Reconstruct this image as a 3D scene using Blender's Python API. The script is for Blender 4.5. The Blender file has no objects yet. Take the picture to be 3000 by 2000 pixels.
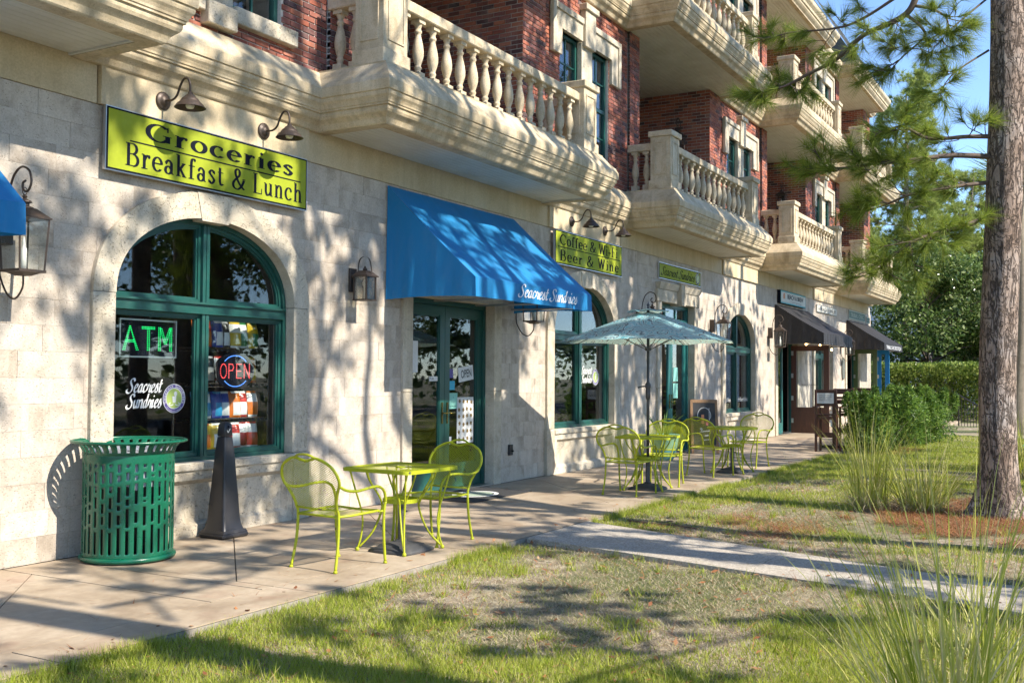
import bpy, math, random
import numpy as np
from mathutils import Matrix, Vector
random.seed(7); RNG = np.random.default_rng(11)
S = bpy.context.scene
COL = S.collection
R = math.radians

# ------------------------------------------------------------------ camera
CAM_POS = Vector((0.0, -7.4355, 1.52))
YAW, PIT, ROL, FPX = 0.516267, -0.0323469, 0.00643106, 3063.4
def _cam_rows():
    cy, sy, cp, sp, cr, sr = math.cos(YAW), math.sin(YAW), math.cos(PIT), math.sin(PIT), math.cos(ROL), math.sin(ROL)
    Ry = np.array([[cy, 0, sy], [0, 1, 0], [-sy, 0, cy]]); Rp = np.array([[1, 0, 0], [0, cp, -sp], [0, sp, cp]])
    Rr = np.array([[cr, -sr, 0], [sr, cr, 0], [0, 0, 1]])
    return Rr @ Rp @ Ry @ np.array([[0, -1, 0], [0, 0, -1], [1, 0, 0]], float)
CR = _cam_rows()
cd = bpy.data.cameras.new('camera'); cam = bpy.data.objects.new('camera', cd); COL.objects.link(cam)
cd.sensor_width = 36.0; cd.lens = FPX / 3000 * 36; cd.clip_start = .05; cd.clip_end = 2000
m = Matrix.Identity(4)
for i in range(3):
    m[i][0] = CR[0][i]; m[i][1] = -CR[1][i]; m[i][2] = -CR[2][i]; m[i][3] = CAM_POS[i]
cam.matrix_world = m; S.camera = cam
def screen(p):                       # used only to choose which pieces show largest
    c = CR @ (np.array(p, float) - np.array(CAM_POS))
    return (FPX * c[0] / c[2], FPX * c[1] / c[2], c[2]) if c[2] > .1 else (9e9, 9e9, -1)

# ------------------------------------------------------------------ light
SUN_EL, SUN_AZ = 41.0, 0.0           # the sun stands square in front of the facade
wd = bpy.data.worlds.new('World'); S.world = wd; wd.use_nodes = True
nt = wd.node_tree; bg = nt.nodes['Background']
sky = nt.nodes.new('ShaderNodeTexSky'); sky.sky_type = 'NISHITA'; sky.sun_disc = False
sky.sun_elevation = R(SUN_EL); sky.sun_rotation = R(180); sky.air_density = .75; sky.dust_density = 0.0; sky.ozone_density = 4.0
nt.links.new(sky.outputs[0], bg.inputs[0]); bg.inputs[1].default_value = .15
sl = bpy.data.lights.new('sun', 'SUN'); sl.energy = 4.0; sl.angle = R(.4); sl.color = (1, .92, .80)
so = bpy.data.objects.new('sun', sl); COL.objects.link(so)
so.rotation_euler = (R(90 - SUN_EL), 0, 0); so.location = (0, -30, 30)
vs = S.view_settings; vs.view_transform = 'Standard'; vs.look = 'None'; vs.exposure = 1.26; vs.gamma = 1.0
S.cycles.use_denoising = True; S.cycles.use_adaptive_sampling = True; S.cycles.adaptive_threshold = .02; S.cycles.max_bounces = 5; S.cycles.diffuse_bounces = 3; S.cycles.glossy_bounces = 3
S.cycles.transmission_bounces = 4; S.cycles.transparent_max_bounces = 12
S.cycles.sample_clamp_indirect = 6

# ------------------------------------------------------------------ helpers
def link(o, parent=None):
    COL.objects.link(o)
    if parent is not None:
        o.parent = parent
        o.matrix_parent_inverse = Matrix.Translation(-Vector(parent.get('_o', (0, 0, 0))))
    return o
def tag(o, label=None, cat=None, group=None, kind=None):
    if label: o['label'] = label
    if cat: o['category'] = cat
    if group: o['group'] = group
    if kind: o['kind'] = kind
    return o
ORIG = {}
def empty(name, loc=(0, 0, 0), label=None, cat=None, group=None, parent=None):
    o = bpy.data.objects.new(name, None); COL.objects.link(o); o.location = loc
    ORIG[o.name] = Vector(loc); o.empty_display_size = .1
    if parent is not None: setp(o, parent)
    return tag(o, label, cat, group)
def setp(o, parent):
    o.parent = parent
    # world-space coordinates stay as built
    w = Vector((0, 0, 0)); p = parent
    o.matrix_parent_inverse = Matrix.Translation(-ORIG.get(parent.name, Vector((0, 0, 0))))
def copy_tree(o, parent=None):
    c = o.copy(); COL.objects.link(c)
    if parent is not None: c.parent = parent; c.matrix_parent_inverse = o.matrix_parent_inverse.copy()
    for ch in list(KIDS.get(o.name, [])): copy_tree(ch, c)
    return c
KIDS = {}

def mesh_np(name, V, F):
    me = bpy.data.meshes.new(name)
    V = np.asarray(V, np.float32); F = np.asarray(F, np.int32); k = F.shape[1]
    me.vertices.add(len(V)); me.vertices.foreach_set('co', V.ravel())
    me.loops.add(F.size); me.loops.foreach_set('vertex_index', F.ravel())
    me.polygons.add(len(F)); me.polygons.foreach_set('loop_start', np.arange(0, F.size, k, dtype=np.int32))
    me.polygons.foreach_set('loop_total', np.full(len(F), k, np.int32))
    me.update(calc_edges=True); return me
def obj_me(name, me, mat, parent=None, smooth=False, loc=None):
    o = bpy.data.objects.new(name, me)
    if mat and not me.materials:
        for q in (mat if isinstance(mat, (list, tuple)) else [mat]): me.materials.append(q)
    COL.objects.link(o)
    if parent is not None:
        setp(o, parent); KIDS.setdefault(parent.name, []).append(o)
    if loc is not None: o.location = loc
    if smooth: me.polygons.foreach_set('use_smooth', [True] * len(me.polygons))
    return o

class MB:
    def __init__(s): s.v = []; s.f = []; s.mi = []; s.cur = 0
    def add(s, vs, fs):
        n = len(s.v); s.v.extend([tuple(map(float, p)) for p in vs])
        for f in fs: s.f.append(tuple(i + n for i in f)); s.mi.append(s.cur)
        return s
    def box(s, x0, x1, y0, y1, z0, z1):
        if x0 > x1: x0, x1 = x1, x0
        if y0 > y1: y0, y1 = y1, y0
        if z0 > z1: z0, z1 = z1, z0
        return s.add([(x0, y0, z0), (x1, y0, z0), (x1, y1, z0), (x0, y1, z0), (x0, y0, z1), (x1, y0, z1), (x1, y1, z1), (x0, y1, z1)],
                     [(0, 3, 2, 1), (4, 5, 6, 7), (0, 1, 5, 4), (1, 2, 6, 5), (2, 3, 7, 6), (3, 0, 4, 7)])
    def cbox(s, x0, x1, y0, y1, z0, z1, c=.008):          # box with all edges chamfered
        X = (x0, x1); Y = (y0, y1); Z = (z0, z1); vs = {}; out = []
        for i in (0, 1):
            for j in (0, 1):
                for k in (0, 1):
                    sx, sy, sz = (1, -1)[i], (1, -1)[j], (1, -1)[k]
                    b = (X[i], Y[j], Z[k])
                    for a in range(3):
                        p = [b[0] + sx * c, b[1] + sy * c, b[2] + sz * c]; p[a] = b[a]
                        vs[(i, j, k, a)] = len(out); out.append(tuple(p))
        g = lambda i, j, k, a: vs[(i, j, k, a)]
        fs = []
        fs += [(g(0,0,0,0), g(0,0,1,0), g(0,1,1,0), g(0,1,0,0)), (g(1,0,0,0), g(1,1,0,0), g(1,1,1,0), g(1,0,1,0))]
        fs += [(g(0,0,0,1), g(1,0,0,1), g(1,0,1,1), g(0,0,1,1)), (g(0,1,0,1), g(0,1,1,1), g(1,1,1,1), g(1,1,0,1))]
        fs += [(g(0,0,0,2), g(0,1,0,2), g(1,1,0,2), g(1,0,0,2)), (g(0,0,1,2), g(1,0,1,2), g(1,1,1,2), g(0,1,1,2))]
        for i in (0, 1):
            for j in (0, 1):
                fs.append((g(i,j,0,0), g(i,j,1,0), g(i,j,1,1), g(i,j,0,1)))
                fs.append((g(i,0,j,0), g(i,1,j,0), g(i,1,j,2), g(i,0,j,2)))
                fs.append((g(0,i,j,1), g(1,i,j,1), g(1,i,j,2), g(0,i,j,2)))
                for k in (0, 1): fs.append((g(i,j,k,0), g(i,j,k,1), g(i,j,k,2)))
        return s.add(out, fs)
    def prism(s, poly, y0, y1, axis='Y'):                  # poly in (x,z) extruded in y, or (x,y) extruded in z, or (y,z) in x
        n = len(poly)
        mp = {'Y': lambda p, t: (p[0], t, p[1]), 'Z': lambda p, t: (p[0], p[1], t), 'X': lambda p, t: (t, p[0], p[1])}[axis]
        vs = [mp(p, y0) for p in poly] + [mp(p, y1) for p in poly]
        fs = [tuple(range(n)), tuple(range(2 * n - 1, n - 1, -1))]
        for i in range(n):
            j = (i + 1) % n; fs.append((i, i + n, j + n, j))
        return s.add(vs, fs)
    def ring(s, A, B, y0, y1):                             # closed frame between outlines A (outer) and B (inner), in (x,z)
        n = len(A)
        vs = [(p[0], y0, p[1]) for p in A] + [(p[0], y0, p[1]) for p in B] + [(p[0], y1, p[1]) for p in A] + [(p[0], y1, p[1]) for p in B]
        fs = []
        for i in range(n):
            j = (i + 1) % n
            fs += [(i, j, n + j, n + i), (2*n + i, 3*n + i, 3*n + j, 2*n + j), (i, 2*n + i, 2*n + j, j), (n + i, n + j, 3*n + j, 3*n + i)]
        return s.add(vs, fs)
    def tube(s, pts, r, n=8, closed=False, cap=True, rx=None):
        P = [Vector(p) for p in pts]; m = len(P)
        rs = r if isinstance(r, (list, tuple)) else [r] * m
        T = []
        for i in range(m):
            a = P[(i - 1) % m] if (closed or i > 0) else P[i]; b = P[(i + 1) % m] if (closed or i < m - 1) else P[i]
            T.append((b - a).normalized())
        up = Vector((0, 0, 1)) if abs(T[0].z) < .9 else Vector((1, 0, 0))
        N = (up - T[0] * up.dot(T[0])).normalized(); vs = []
        for i in range(m):
            N = (N - T[i] * N.dot(T[i]))
            N = N.normalized() if N.length > 1e-6 else T[i].orthogonal().normalized()
            B = T[i].cross(N)
            for k in range(n):
                a = 2 * math.pi * k / n; vs.append(P[i] + (N * math.cos(a) + B * math.sin(a)) * rs[i])
        fs = []
        for i in range(m if closed else m - 1):
            j = (i + 1) % m
            for k in range(n):
                l = (k + 1) % n; fs.append((i * n + k, i * n + l, j * n + l, j * n + k))
        if cap and not closed: fs += [tuple(range(n - 1, -1, -1)), tuple((m - 1) * n + k for k in range(n))]
        return s.add(vs, fs)
    def lathe(s, prof, c=(0, 0, 0), n=16, capb=True, capt=True, sq=None):
        vs = []
        for r, z in prof:
            for k in range(n):
                a = 2 * math.pi * k / n; vs.append((c[0] + r * math.cos(a), c[1] + r * math.sin(a), c[2] + z))
        fs = []
        for i in range(len(prof) - 1):
            for k in range(n):
                l = (k + 1) % n; fs.append((i * n + k, i * n + l, (i + 1) * n + l, (i + 1) * n + k))
        if capb: fs.append(tuple(range(n - 1, -1, -1)))
        if capt: fs.append(tuple((len(prof) - 1) * n + k for k in range(n)))
        return s.add(vs, fs)
    def frustum(s, c, w0, d0, w1, d1, z0, z1):
        x, y = c
        q = [(x - w0, y - d0, z0), (x + w0, y - d0, z0), (x + w0, y + d0, z0), (x - w0, y + d0, z0), (x - w1, y - d1, z1), (x + w1, y - d1, z1), (x + w1, y + d1, z1), (x - w1, y + d1, z1)]
        return s.add(q, [(0, 3, 2, 1), (4, 5, 6, 7), (0, 1, 5, 4), (1, 2, 6, 5), (2, 3, 7, 6), (3, 0, 4, 7)])
    def build(s, name, mat, parent=None, smooth=False, loc=None):
        me = bpy.data.meshes.new(name); me.from_pydata(s.v, [], s.f); me.update()
        if isinstance(mat, (list, tuple)): me.polygons.foreach_set('material_index', s.mi)
        return obj_me(name, me, mat, parent, smooth, loc)

def curve_pts(pts, k=6):                                   # Catmull-Rom through points
    P = [Vector(p) for p in pts]; out = []
    for i in range(len(P) - 1):
        a = P[max(i - 1, 0)]; b = P[i]; c = P[i + 1]; d = P[min(i + 2, len(P) - 1)]
        for j in range(k):
            t = j / k
            out.append(.5 * ((2 * b) + (c - a) * t + (2 * a - 5 * b + 4 * c - d) * t * t + (3 * b - a - 3 * c + d) * t ** 3))
    out.append(P[-1]); return out
def inset(poly, d):                                        # inset a convex outline given counter-clockwise or clockwise
    n = len(poly); A = sum(poly[i][0] * poly[(i + 1) % n][1] - poly[(i + 1) % n][0] * poly[i][1] for i in range(n)); sg = 1 if A > 0 else -1
    out = []
    for i in range(n):
        p0, p1, p2 = poly[i - 1], poly[i], poly[(i + 1) % n]
        e0 = Vector((p1[0] - p0[0], p1[1] - p0[1])).normalized(); e1 = Vector((p2[0] - p1[0], p2[1] - p1[1])).normalized()
        n0 = Vector((-e0.y, e0.x)) * sg; n1 = Vector((-e1.y, e1.x)) * sg
        b = n0 + n1; k = max(.35, 1 + n0.dot(n1)); out.append((p1[0] + b.x * d / k, p1[1] + b.y * d / k))
    return out
def simple(name, shapes, mat, parent=None, **kw):
    b = MB()
    for sh in shapes: b.box(*sh)
    return b.build(name, mat, parent, **kw)

# ------------------------------------------------------------------ materials
class NT:
    def __init__(s, name):
        s.m = bpy.data.materials.new(name); s.m.use_nodes = True; s.t = s.m.node_tree
        s.b = s.t.nodes['Principled BSDF']; s.out = s.t.nodes['Material Output']
    def n(s, typ, **kw):
        q = s.t.nodes.new('ShaderNode' + typ)
        for k, v in kw.items():
            if k.startswith('i_'):
                key = k[2:]; key = int(key) if key.isdigit() else key.replace('_', ' ')
                q.inputs[key].default_value = v
            else: setattr(q, k, v)
        return q
    def l(s, a, b): s.t.links.new(a, b)
    def coord(s, jitter=True):
        tc = s.n('TexCoord')
        if not jitter: return tc.outputs['Object']
        oi = s.n('ObjectInfo'); ml = s.n('Math', operation='MULTIPLY'); ml.inputs[1].default_value = 37.3
        s.l(oi.outputs['Random'], ml.inputs[0]); ad = s.n('VectorMath', operation='ADD')
        s.l(tc.outputs['Object'], ad.inputs[0]); s.l(ml.outputs[0], ad.inputs[1]); return ad.outputs[0]
    def noise(s, vec, scale, detail=4, rough=.55, dist=0, mapping=None):
        if mapping:
            mp = s.n('Mapping'); mp.inputs['Scale'].default_value = mapping; s.l(vec, mp.inputs['Vector']); vec = mp.outputs[0]
        q = s.n('TexNoise'); q.inputs['Scale'].default_value = scale; q.inputs['Detail'].default_value = detail
        q.inputs['Roughness'].default_value = rough; q.inputs['Distortion'].default_value = dist
        s.l(vec, q.inputs['Vector']); return q.outputs[0]
    def ramp(s, fac, stops, interp='LINEAR'):
        q = s.n('ValToRGB'); e = q.color_ramp.elements; q.color_ramp.interpolation = interp
        while len(e) < len(stops): e.new(.5)
        for el, (p, c) in zip(e, stops): el.position = p; el.color = (*c, 1) if len(c) == 3 else c
        s.l(fac, q.inputs[0]); return q.outputs[0]
    def mix(s, fac, a, b, mode='MIX'):
        q = s.n('Mix', data_type='RGBA', blend_type=mode)
        for inp, v in ((q.inputs[0], fac), (q.inputs[6], a), (q.inputs[7], b)):
            if isinstance(v, (int, float)): inp.default_value = v
            elif isinstance(v, tuple): inp.default_value = (*v, 1) if len(v) == 3 else v
            else: s.l(v, inp)
        return q.outputs[2]
    def math(s, op, a, b=None):
        q = s.n('Math', operation=op)
        for i, v in enumerate((a, b)):
            if v is None: continue
            if isinstance(v, (int, float)): q.inputs[i].default_value = v
            else: s.l(v, q.inputs[i])
        return q.outputs[0]
    def rnd(s):
        oi = s.n('ObjectInfo'); g = s.n('NewGeometry')
        return s.math('FRACT', s.math('ADD', oi.outputs['Random'], g.outputs['Random Per Island']))
    def bump(s, h, strength=.3, dist=.01, prev=None):
        q = s.n('Bump'); q.inputs['Strength'].default_value = strength; q.inputs['Distance'].default_value = dist
        s.l(h, q.inputs['Height'])
        if prev is not None: s.l(prev, q.inputs['Normal'])
        return q.outputs[0]
    def done(s, col=None, rough=.6, normal=None, metal=0, spec=.5):
        if col is not None:
            if isinstance(col, tuple): s.b.inputs['Base Color'].default_value = (*col, 1)
            else: s.l(col, s.b.inputs['Base Color'])
        if isinstance(rough, (int, float)): s.b.inputs['Roughness'].default_value = rough
        else: s.l(rough, s.b.inputs['Roughness'])
        if normal is not None: s.l(normal, s.b.inputs['Normal'])
        s.b.inputs['Metallic'].default_value = metal; s.b.inputs['Specular IOR Level'].default_value = spec
        return s.m
def paint(name, col, rough=.4, metal=0, dirt=.25, dcol=(.08, .06, .04), scale=9, bump=.08):
    k = NT(name); v = k.coord(); a = k.noise(v, scale, 4, .65); b = k.noise(v, scale * 5, 3, .6)
    f = k.math('MULTIPLY', k.ramp(a, [(.45, (0, 0, 0)), (.75, (1, 1, 1))]), dirt)
    c = k.mix(f, col, dcol); c = k.mix(.18, c, k.ramp(b, [(.3, tuple(x * .6 for x in col)), (.7, tuple(min(1, x * 1.3) for x in col))]))
    rr = k.ramp(a, [(.3, (rough * .8,) * 3), (.8, (min(1, rough * 1.5),) * 3)])
    return k.done(c, rr, k.bump(b, bump, .004), metal)
def flat(name, col, rough=.6, metal=0, spec=.5):
    return NT(name).done(col, rough, None, metal, spec)
def stone(name, cols, scale=3.0, pit=0, bump=.25, rough=.85, var=.25, streak=0, scol=(.2, .16, .1), fine=60):
    k = NT(name); v = k.coord()
    a = k.noise(v, scale, 5, .64, .4); n2 = k.noise(v, fine, 3, .7)
    c = k.ramp(a, [(.28 + .44 * i / max(1, len(cols) - 1), cc) for i, cc in enumerate(cols)])
    c = k.mix(.35, c, k.ramp(n2, [(.3, (.35, .35, .35)), (.7, (1, 1, 1))]), 'MULTIPLY')
    if var:
        r = k.rnd(); c = k.mix(var, c, k.ramp(r, [(0, (.62, .58, .52)), (.35, (.95, .93, .9)), (.7, (1, .93, .82)), (1, (1.0, 1.0, 1.0))]), 'MULTIPLY')
    if streak:
        sn = k.noise(v, 1.0, 4, .65, .3, mapping=(7, 7, .55))
        c = k.mix(k.math('MULTIPLY', k.ramp(sn, [(.45, (0, 0, 0)), (.72, (1, 1, 1))]), streak), c, scol)
    nb = k.bump(n2, bump, .004); nb = k.bump(a, bump * .6, .012, nb)
    if pit:
        w = k.n('TexVoronoi'); w.inputs['Scale'].default_value = 42; mp = k.n('Mapping'); mp.inputs['Scale'].default_value = (1, 1, 1.9)
        k.l(v, mp.inputs[0]); k.l(k.noise(mp.outputs[0], 30, 3), w.inputs['Vector']) if False else k.l(mp.outputs[0], w.inputs['Vector'])
        pn = k.noise(v, 24, 4, .7); hole = k.math('MULTIPLY', k.ramp(w.outputs['Distance'], [(.16, (1, 1, 1)), (.34, (0, 0, 0))]), k.ramp(pn, [(.47, (0, 0, 0)), (.56, (1, 1, 1))]))
        nb = k.bump(k.math('SUBTRACT', 1.0, hole), pit, .012, nb)
        c = k.mix(k.math('MULTIPLY', hole, .55), c, tuple(x * .5 for x in cols[0]))
    return k.done(c, rough, nb)

LIME_ST = stone('limestone_tile', [(.37, .31, .245), (.58, .505, .42), (.665, .60, .515)], 3.2, .5, .3, .8, .26, .35, (.27, .21, .15))
CASE_ST = stone('pitted_casing_stone', [(.44, .375, .275), (.62, .55, .43), (.70, .63, .51)], 4.0, 1.0, .5, .9, .3, .2)
TRIM_ST = stone('cast_trim_stone', [(.44, .34, .20), (.63, .515, .34), (.71, .61, .44)], 2.2, .12, .2, .8, .12, .6, (.24, .19, .12))
BAL_ST = stone('baluster_stone', [(.44, .35, .22), (.65, .545, .38), (.73, .64, .48)], 5, .45, .3, .85, .2, .2)
FRIEZE_ST = stone('smooth_frieze_render', [(.55, .43, .26), (.65, .53, .345), (.69, .585, .41)], 1.3, 0, .08, .85, .08, .35, (.33, .26, .16))
MORTAR = stone('mortar', [(.46, .42, .38), (.60, .56, .51)], 14, 0, .3, .95, 0)
def brick_mat():
    k = NT('brick_clay'); v = k.coord(); r = k.rnd(); n = k.noise(v, 38, 5, .7); n2 = k.noise(v, 5, 4, .6)
    c = k.ramp(r, [(0, (.075, .045, .05)), (.14, (.16, .062, .052)), (.26, (.28, .085, .058)), (.5, (.36, .105, .062)), (.75, (.43, .15, .082)), (.9, (.31, .115, .088)), (1, (.19, .07, .068))])
    c = k.mix(.45, c, k.ramp(n, [(.3, (.35, .35, .35)), (.7, (1.2, 1.2, 1.2))]), 'MULTIPLY')
    c = k.mix(k.math('MULTIPLY', k.ramp(n2, [(.5, (0, 0, 0)), (.75, (1, 1, 1))]), .22), c, (.5, .42, .38))
    return k.done(c, .88, k.bump(n, .5, .004))
BRICK = brick_mat()
def soffit_mat():
    k = NT('soffit_paint'); v = k.coord(False); n = k.noise(v, 2.5, 5, .6)
    c = k.ramp(n, [(.3, (.56, .53, .44)), (.7, (.68, .66, .58))]); return k.done(c, .6, k.bump(k.noise(v, 30), .05, .003))
SOFFIT = soffit_mat()
GREEN = paint('green_frame_paint', (.011, .074, .060), .35, 0, .35, (.05, .10, .09), 7)
TEAL = paint('teal_door_paint', (.018, .125, .118), .35, 0, .2, (.04, .12, .11), 6)
BRONZE = paint('aged_bronze', (.075, .058, .048), .45, .5, .4, (.15, .09, .055), 20)
BLACKM = paint('black_metal', (.025, .024, .024), .45, .3, .3, (.07, .06, .055), 20)
BLACKP = paint('black_plastic', (.022, .022, .026), .38, 0, .25, (.07, .065, .06), 7)
CANG = paint('green_can_enamel', (.003, .10, .052), .28, 0, .15, (.02, .09, .05), 8, .05)
def worn_enamel(name, col):
    k = NT(name); v = k.coord(); a = k.noise(v, 17, 5, .7); b = k.noise(v, 4, 3, .6)
    c = k.mix(.3, col, k.ramp(b, [(.3, tuple(x * .62 for x in col)), (.7, tuple(min(1, x * 1.15) for x in col))])); chip = k.ramp(a, [(.61, (0, 0, 0)), (.65, (1, 1, 1))])
    c = k.mix(chip, c, k.ramp(b, [(.4, (.16, .06, .02)), (.6, (.06, .055, .05))])); return k.done(c, k.ramp(a, [(.3, (.32, .32, .32)), (.7, (.7, .7, .7))]), k.bump(a, .12, .003))
LIME = worn_enamel('lime_enamel', (.39, .43, .010))
LIMEW = paint('worn_lime_edge', (.40, .43, .015), .45, 0, .9, (.10, .05, .02), 22, .2)
SIGNL = paint('lime_sign_face', (.29, .34, .008), .65, 0, .1, (.27, .33, .01), 3, .01)
INK = flat('sign_ink', (.010, .012, .020), .9, 0, .08)
WHITE = paint('white_paint', (.78, .78, .76), .5, 0, .12, (.5, .48, .44), 8)
SILVER = flat('aluminium', (.6, .6, .6), .3, 1)
BRASS = flat('brass', (.55, .38, .10), .25, 1)
RUBBER = paint('dark_rubber', (.035, .035, .037), .8, 0, .3, (.09, .085, .08), 12)
BROWNW = None
def wood(name, a, b, rough=.45):
    k = NT(name); v = k.coord(); n = k.noise(v, 3, 6, .6, 1.2, mapping=(14, 14, 1.2)); n2 = k.noise(v, 50, 3)
    return k.done(k.ramp(n, [(.3, a), (.7, b)]), rough, k.bump(n2, .1, .003))
BROWNW = wood('stained_dark_wood', (.045, .016, .010), (.11, .040, .022))
PALEW = wood('pale_wood', (.20, .11, .05), (.34, .20, .10), .6)
def glass_mat(name, tint=(.92, .95, .95), refl=.038):
    k = NT(name); tr = k.n('BsdfTransparent'); tr.inputs[0].default_value = (*tint, 1)
    gl = k.n('BsdfGlossy'); gl.inputs['Roughness'].default_value = .015; gl.inputs[0].default_value = (.95, .97, 1, 1)
    lw = k.n('LayerWeight'); lw.inputs[0].default_value = .5
    v = k.coord(False); k.l(k.bump(k.noise(v, 1.7, 2), .02, .02), gl.inputs['Normal'])
    mx = k.n('MixShader'); f = k.math('ADD', k.math('MULTIPLY', k.math('POWER', lw.outputs['Facing'], 4.0), .8), refl); k.l(f, mx.inputs[0])
    k.l(tr.outputs[0], mx.inputs[1]); k.l(gl.outputs[0], mx.inputs[2]); k.l(mx.outputs[0], k.out.inputs[0]); k.t.nodes.remove(k.b); return k.m
GLASS = glass_mat('window_glass')
LGLASS = glass_mat('lantern_glass', (.93, .95, .94), .03)
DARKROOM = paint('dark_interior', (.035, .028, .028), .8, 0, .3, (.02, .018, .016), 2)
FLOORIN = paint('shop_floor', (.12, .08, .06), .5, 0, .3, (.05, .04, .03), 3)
def emit(name, col, st):
    k = NT(name); k.b.inputs['Emission Color'].default_value = (*col, 1); k.b.inputs['Emission Strength'].default_value = st
    return k.done(tuple(x * .3 for x in col), .4)
# ================================================================== BUILDING
XE = 39.6; XS = -3.0                                         # ends of the facade
ZS = 3.80                                                    # top of the stone tiles
MOD = 8.28
WIN = [(7.26 + MOD * i) for i in range(-1, 4)]               # arched shop windows
WIN[2] = 15.5; WIN[3] = 23.88; WIN[4] = 32.2
DOOR = [3.2, 11.555, 19.78, 28.05, 36.4]
BALC = [3.1, 11.42, 19.75, 28.07, 36.35]; BW = 2.69          # balcony centres and half width at the base
FL = [4.13, 7.71]                                            # undersides of the two cornice levels
BY = -.95; WY = -.06                                         # balcony front and wall base line of the cornice
BLD = empty('commercial_building', (20, 0, 0), 'long three storey brick and limestone building with stone balconies over arched shopfronts', 'building')

# ---- openings ---------------------------------------------------------------
WA, RISE, ZI, ZSILL = 1.135, .775, 2.21, .69                 # half width, arch rise, impost, sill
CA, CRISE = 1.37, 1.02                                       # casing outer
def arch_pts(c, a, rise, n=28, zi=ZI):
    return [(c - a * math.cos(math.pi * i / n), zi + rise * math.sin(math.pi * i / n) ** .92) for i in range(n + 1)]
def arch_half(a, rise, z):
    if z <= ZI: return a
    t = (z - ZI) / rise
    return 0 if t >= 1 else a * math.cos(math.asin(min(1, t ** (1 / .92))))
DW, DH, DC = .985, 2.49, .19
DW_ALL = [.985, .985, .92, 1.0, 1.0]
DH_ALL = [2.49, 2.49, 2.95, 2.55, 2.55]

# ---- backing wall -------------------------------------------------------------
def backing():
    b = MB(); y0, y1 = .03, .26
    ev = sorted([(c - WA - .02, c + WA + .02, 'w', i) for i, c in enumerate(WIN)] + [(c - DW_ALL[i] - .02, c + DW_ALL[i] + .02, 'd', i) for i, c in enumerate(DOOR)])
    x = XS
    for a0, a1, k, i in ev:
        if a0 < XS: x = max(x, a1); continue
        b.box(x, a0, y0, y1, 0, FL[0]); x = a1
        if k == 'w':
            b.box(a0, a1, y0, y1, 0, ZSILL - .02)
            ar = arch_pts(WIN[i], WA + .02, RISE + .02)
            for p, q in zip(ar[:-1], ar[1:]): b.prism([p, q, (q[0], FL[0]), (p[0], FL[0])], y0, y1)
        else: b.box(a0, a1, y0, y1, DH_ALL[i] + .02, FL[0])
    b.box(x, XE, y0, y1, 0, FL[0])
    return b.build('ground_floor_wall', MORTAR, BLD)
backing()
simple('end_wall', [(XE - .25, XE, .26, 9, 0, 11.0)], LIME_ST, BLD)

# ---- limestone tiles ------------------------------------------------------------
def intervals(z0, z1):
    cut = []
    for c in WIN:
        if z1 <= ZSILL + .3 and z0 < ZSILL: h = CA - .04
        elif z1 <= ZI + .02: h = WA + .13
        else:
            hi, ho = arch_half(WA, RISE, z0), arch_half(CA, CRISE, z1)
            if ho <= 0 and hi <= 0: continue
            h = max(hi + .01, min(ho, hi + .14)) if ho > 0 else hi + .01
        cut.append((c - h, c + h))
    for i, c in enumerate(DOOR):
        if z0 < DH_ALL[i] + .05: cut.append((c - DW_ALL[i] - .09, c + DW_ALL[i] + .09))
    return cut
CH = .2111
tiles = []
rt = random.Random(3)
for r in range(18):
    z0, z1 = r * CH, (r + 1) * CH; cut = intervals(z0, z1); x = XS - rt.random() * .4
    while x < XE:
        w = .42 * rt.choice((1, 1, 1, 1.05, .72)); segs = [(x, min(x + w, XE))]
        for a, bb in cut:
            ns = []
            for s0, s1 in segs:
                if s1 <= a or s0 >= bb: ns.append((s0, s1)); continue
                if s0 < a - .02: ns.append((s0, a))
                if s1 > bb + .02: ns.append((bb, s1))
            segs = ns
        for s0, s1 in segs:
            if s1 - s0 > .03: tiles.append((s0, s1, z0, z1))
        x += w
def in_view(p, mu=1560, mv=1060):
    u, v, d = screen(p); return d > 0 and abs(u) < mu and abs(v) < mv
vis = sorted([t for t in tiles if in_view(((t[0] + t[1]) / 2, 0, (t[2] + t[3]) / 2))], key=lambda t: t[0])
solo = set(vis[:300]); rest = MB()
for t in tiles:
    d = rt.uniform(-.0022, .0022); b = MB() if t in solo else rest; g = .0006
    b.cbox(t[0] + g, t[1] - g, d, .034, t[2] + g, t[3] - g, .0007)
    if t in solo: b.build('limestone_tile', LIME_ST, BLD)
tag(rest.build('limestone_tiling', LIME_ST, BLD), kind='stuff')

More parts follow.
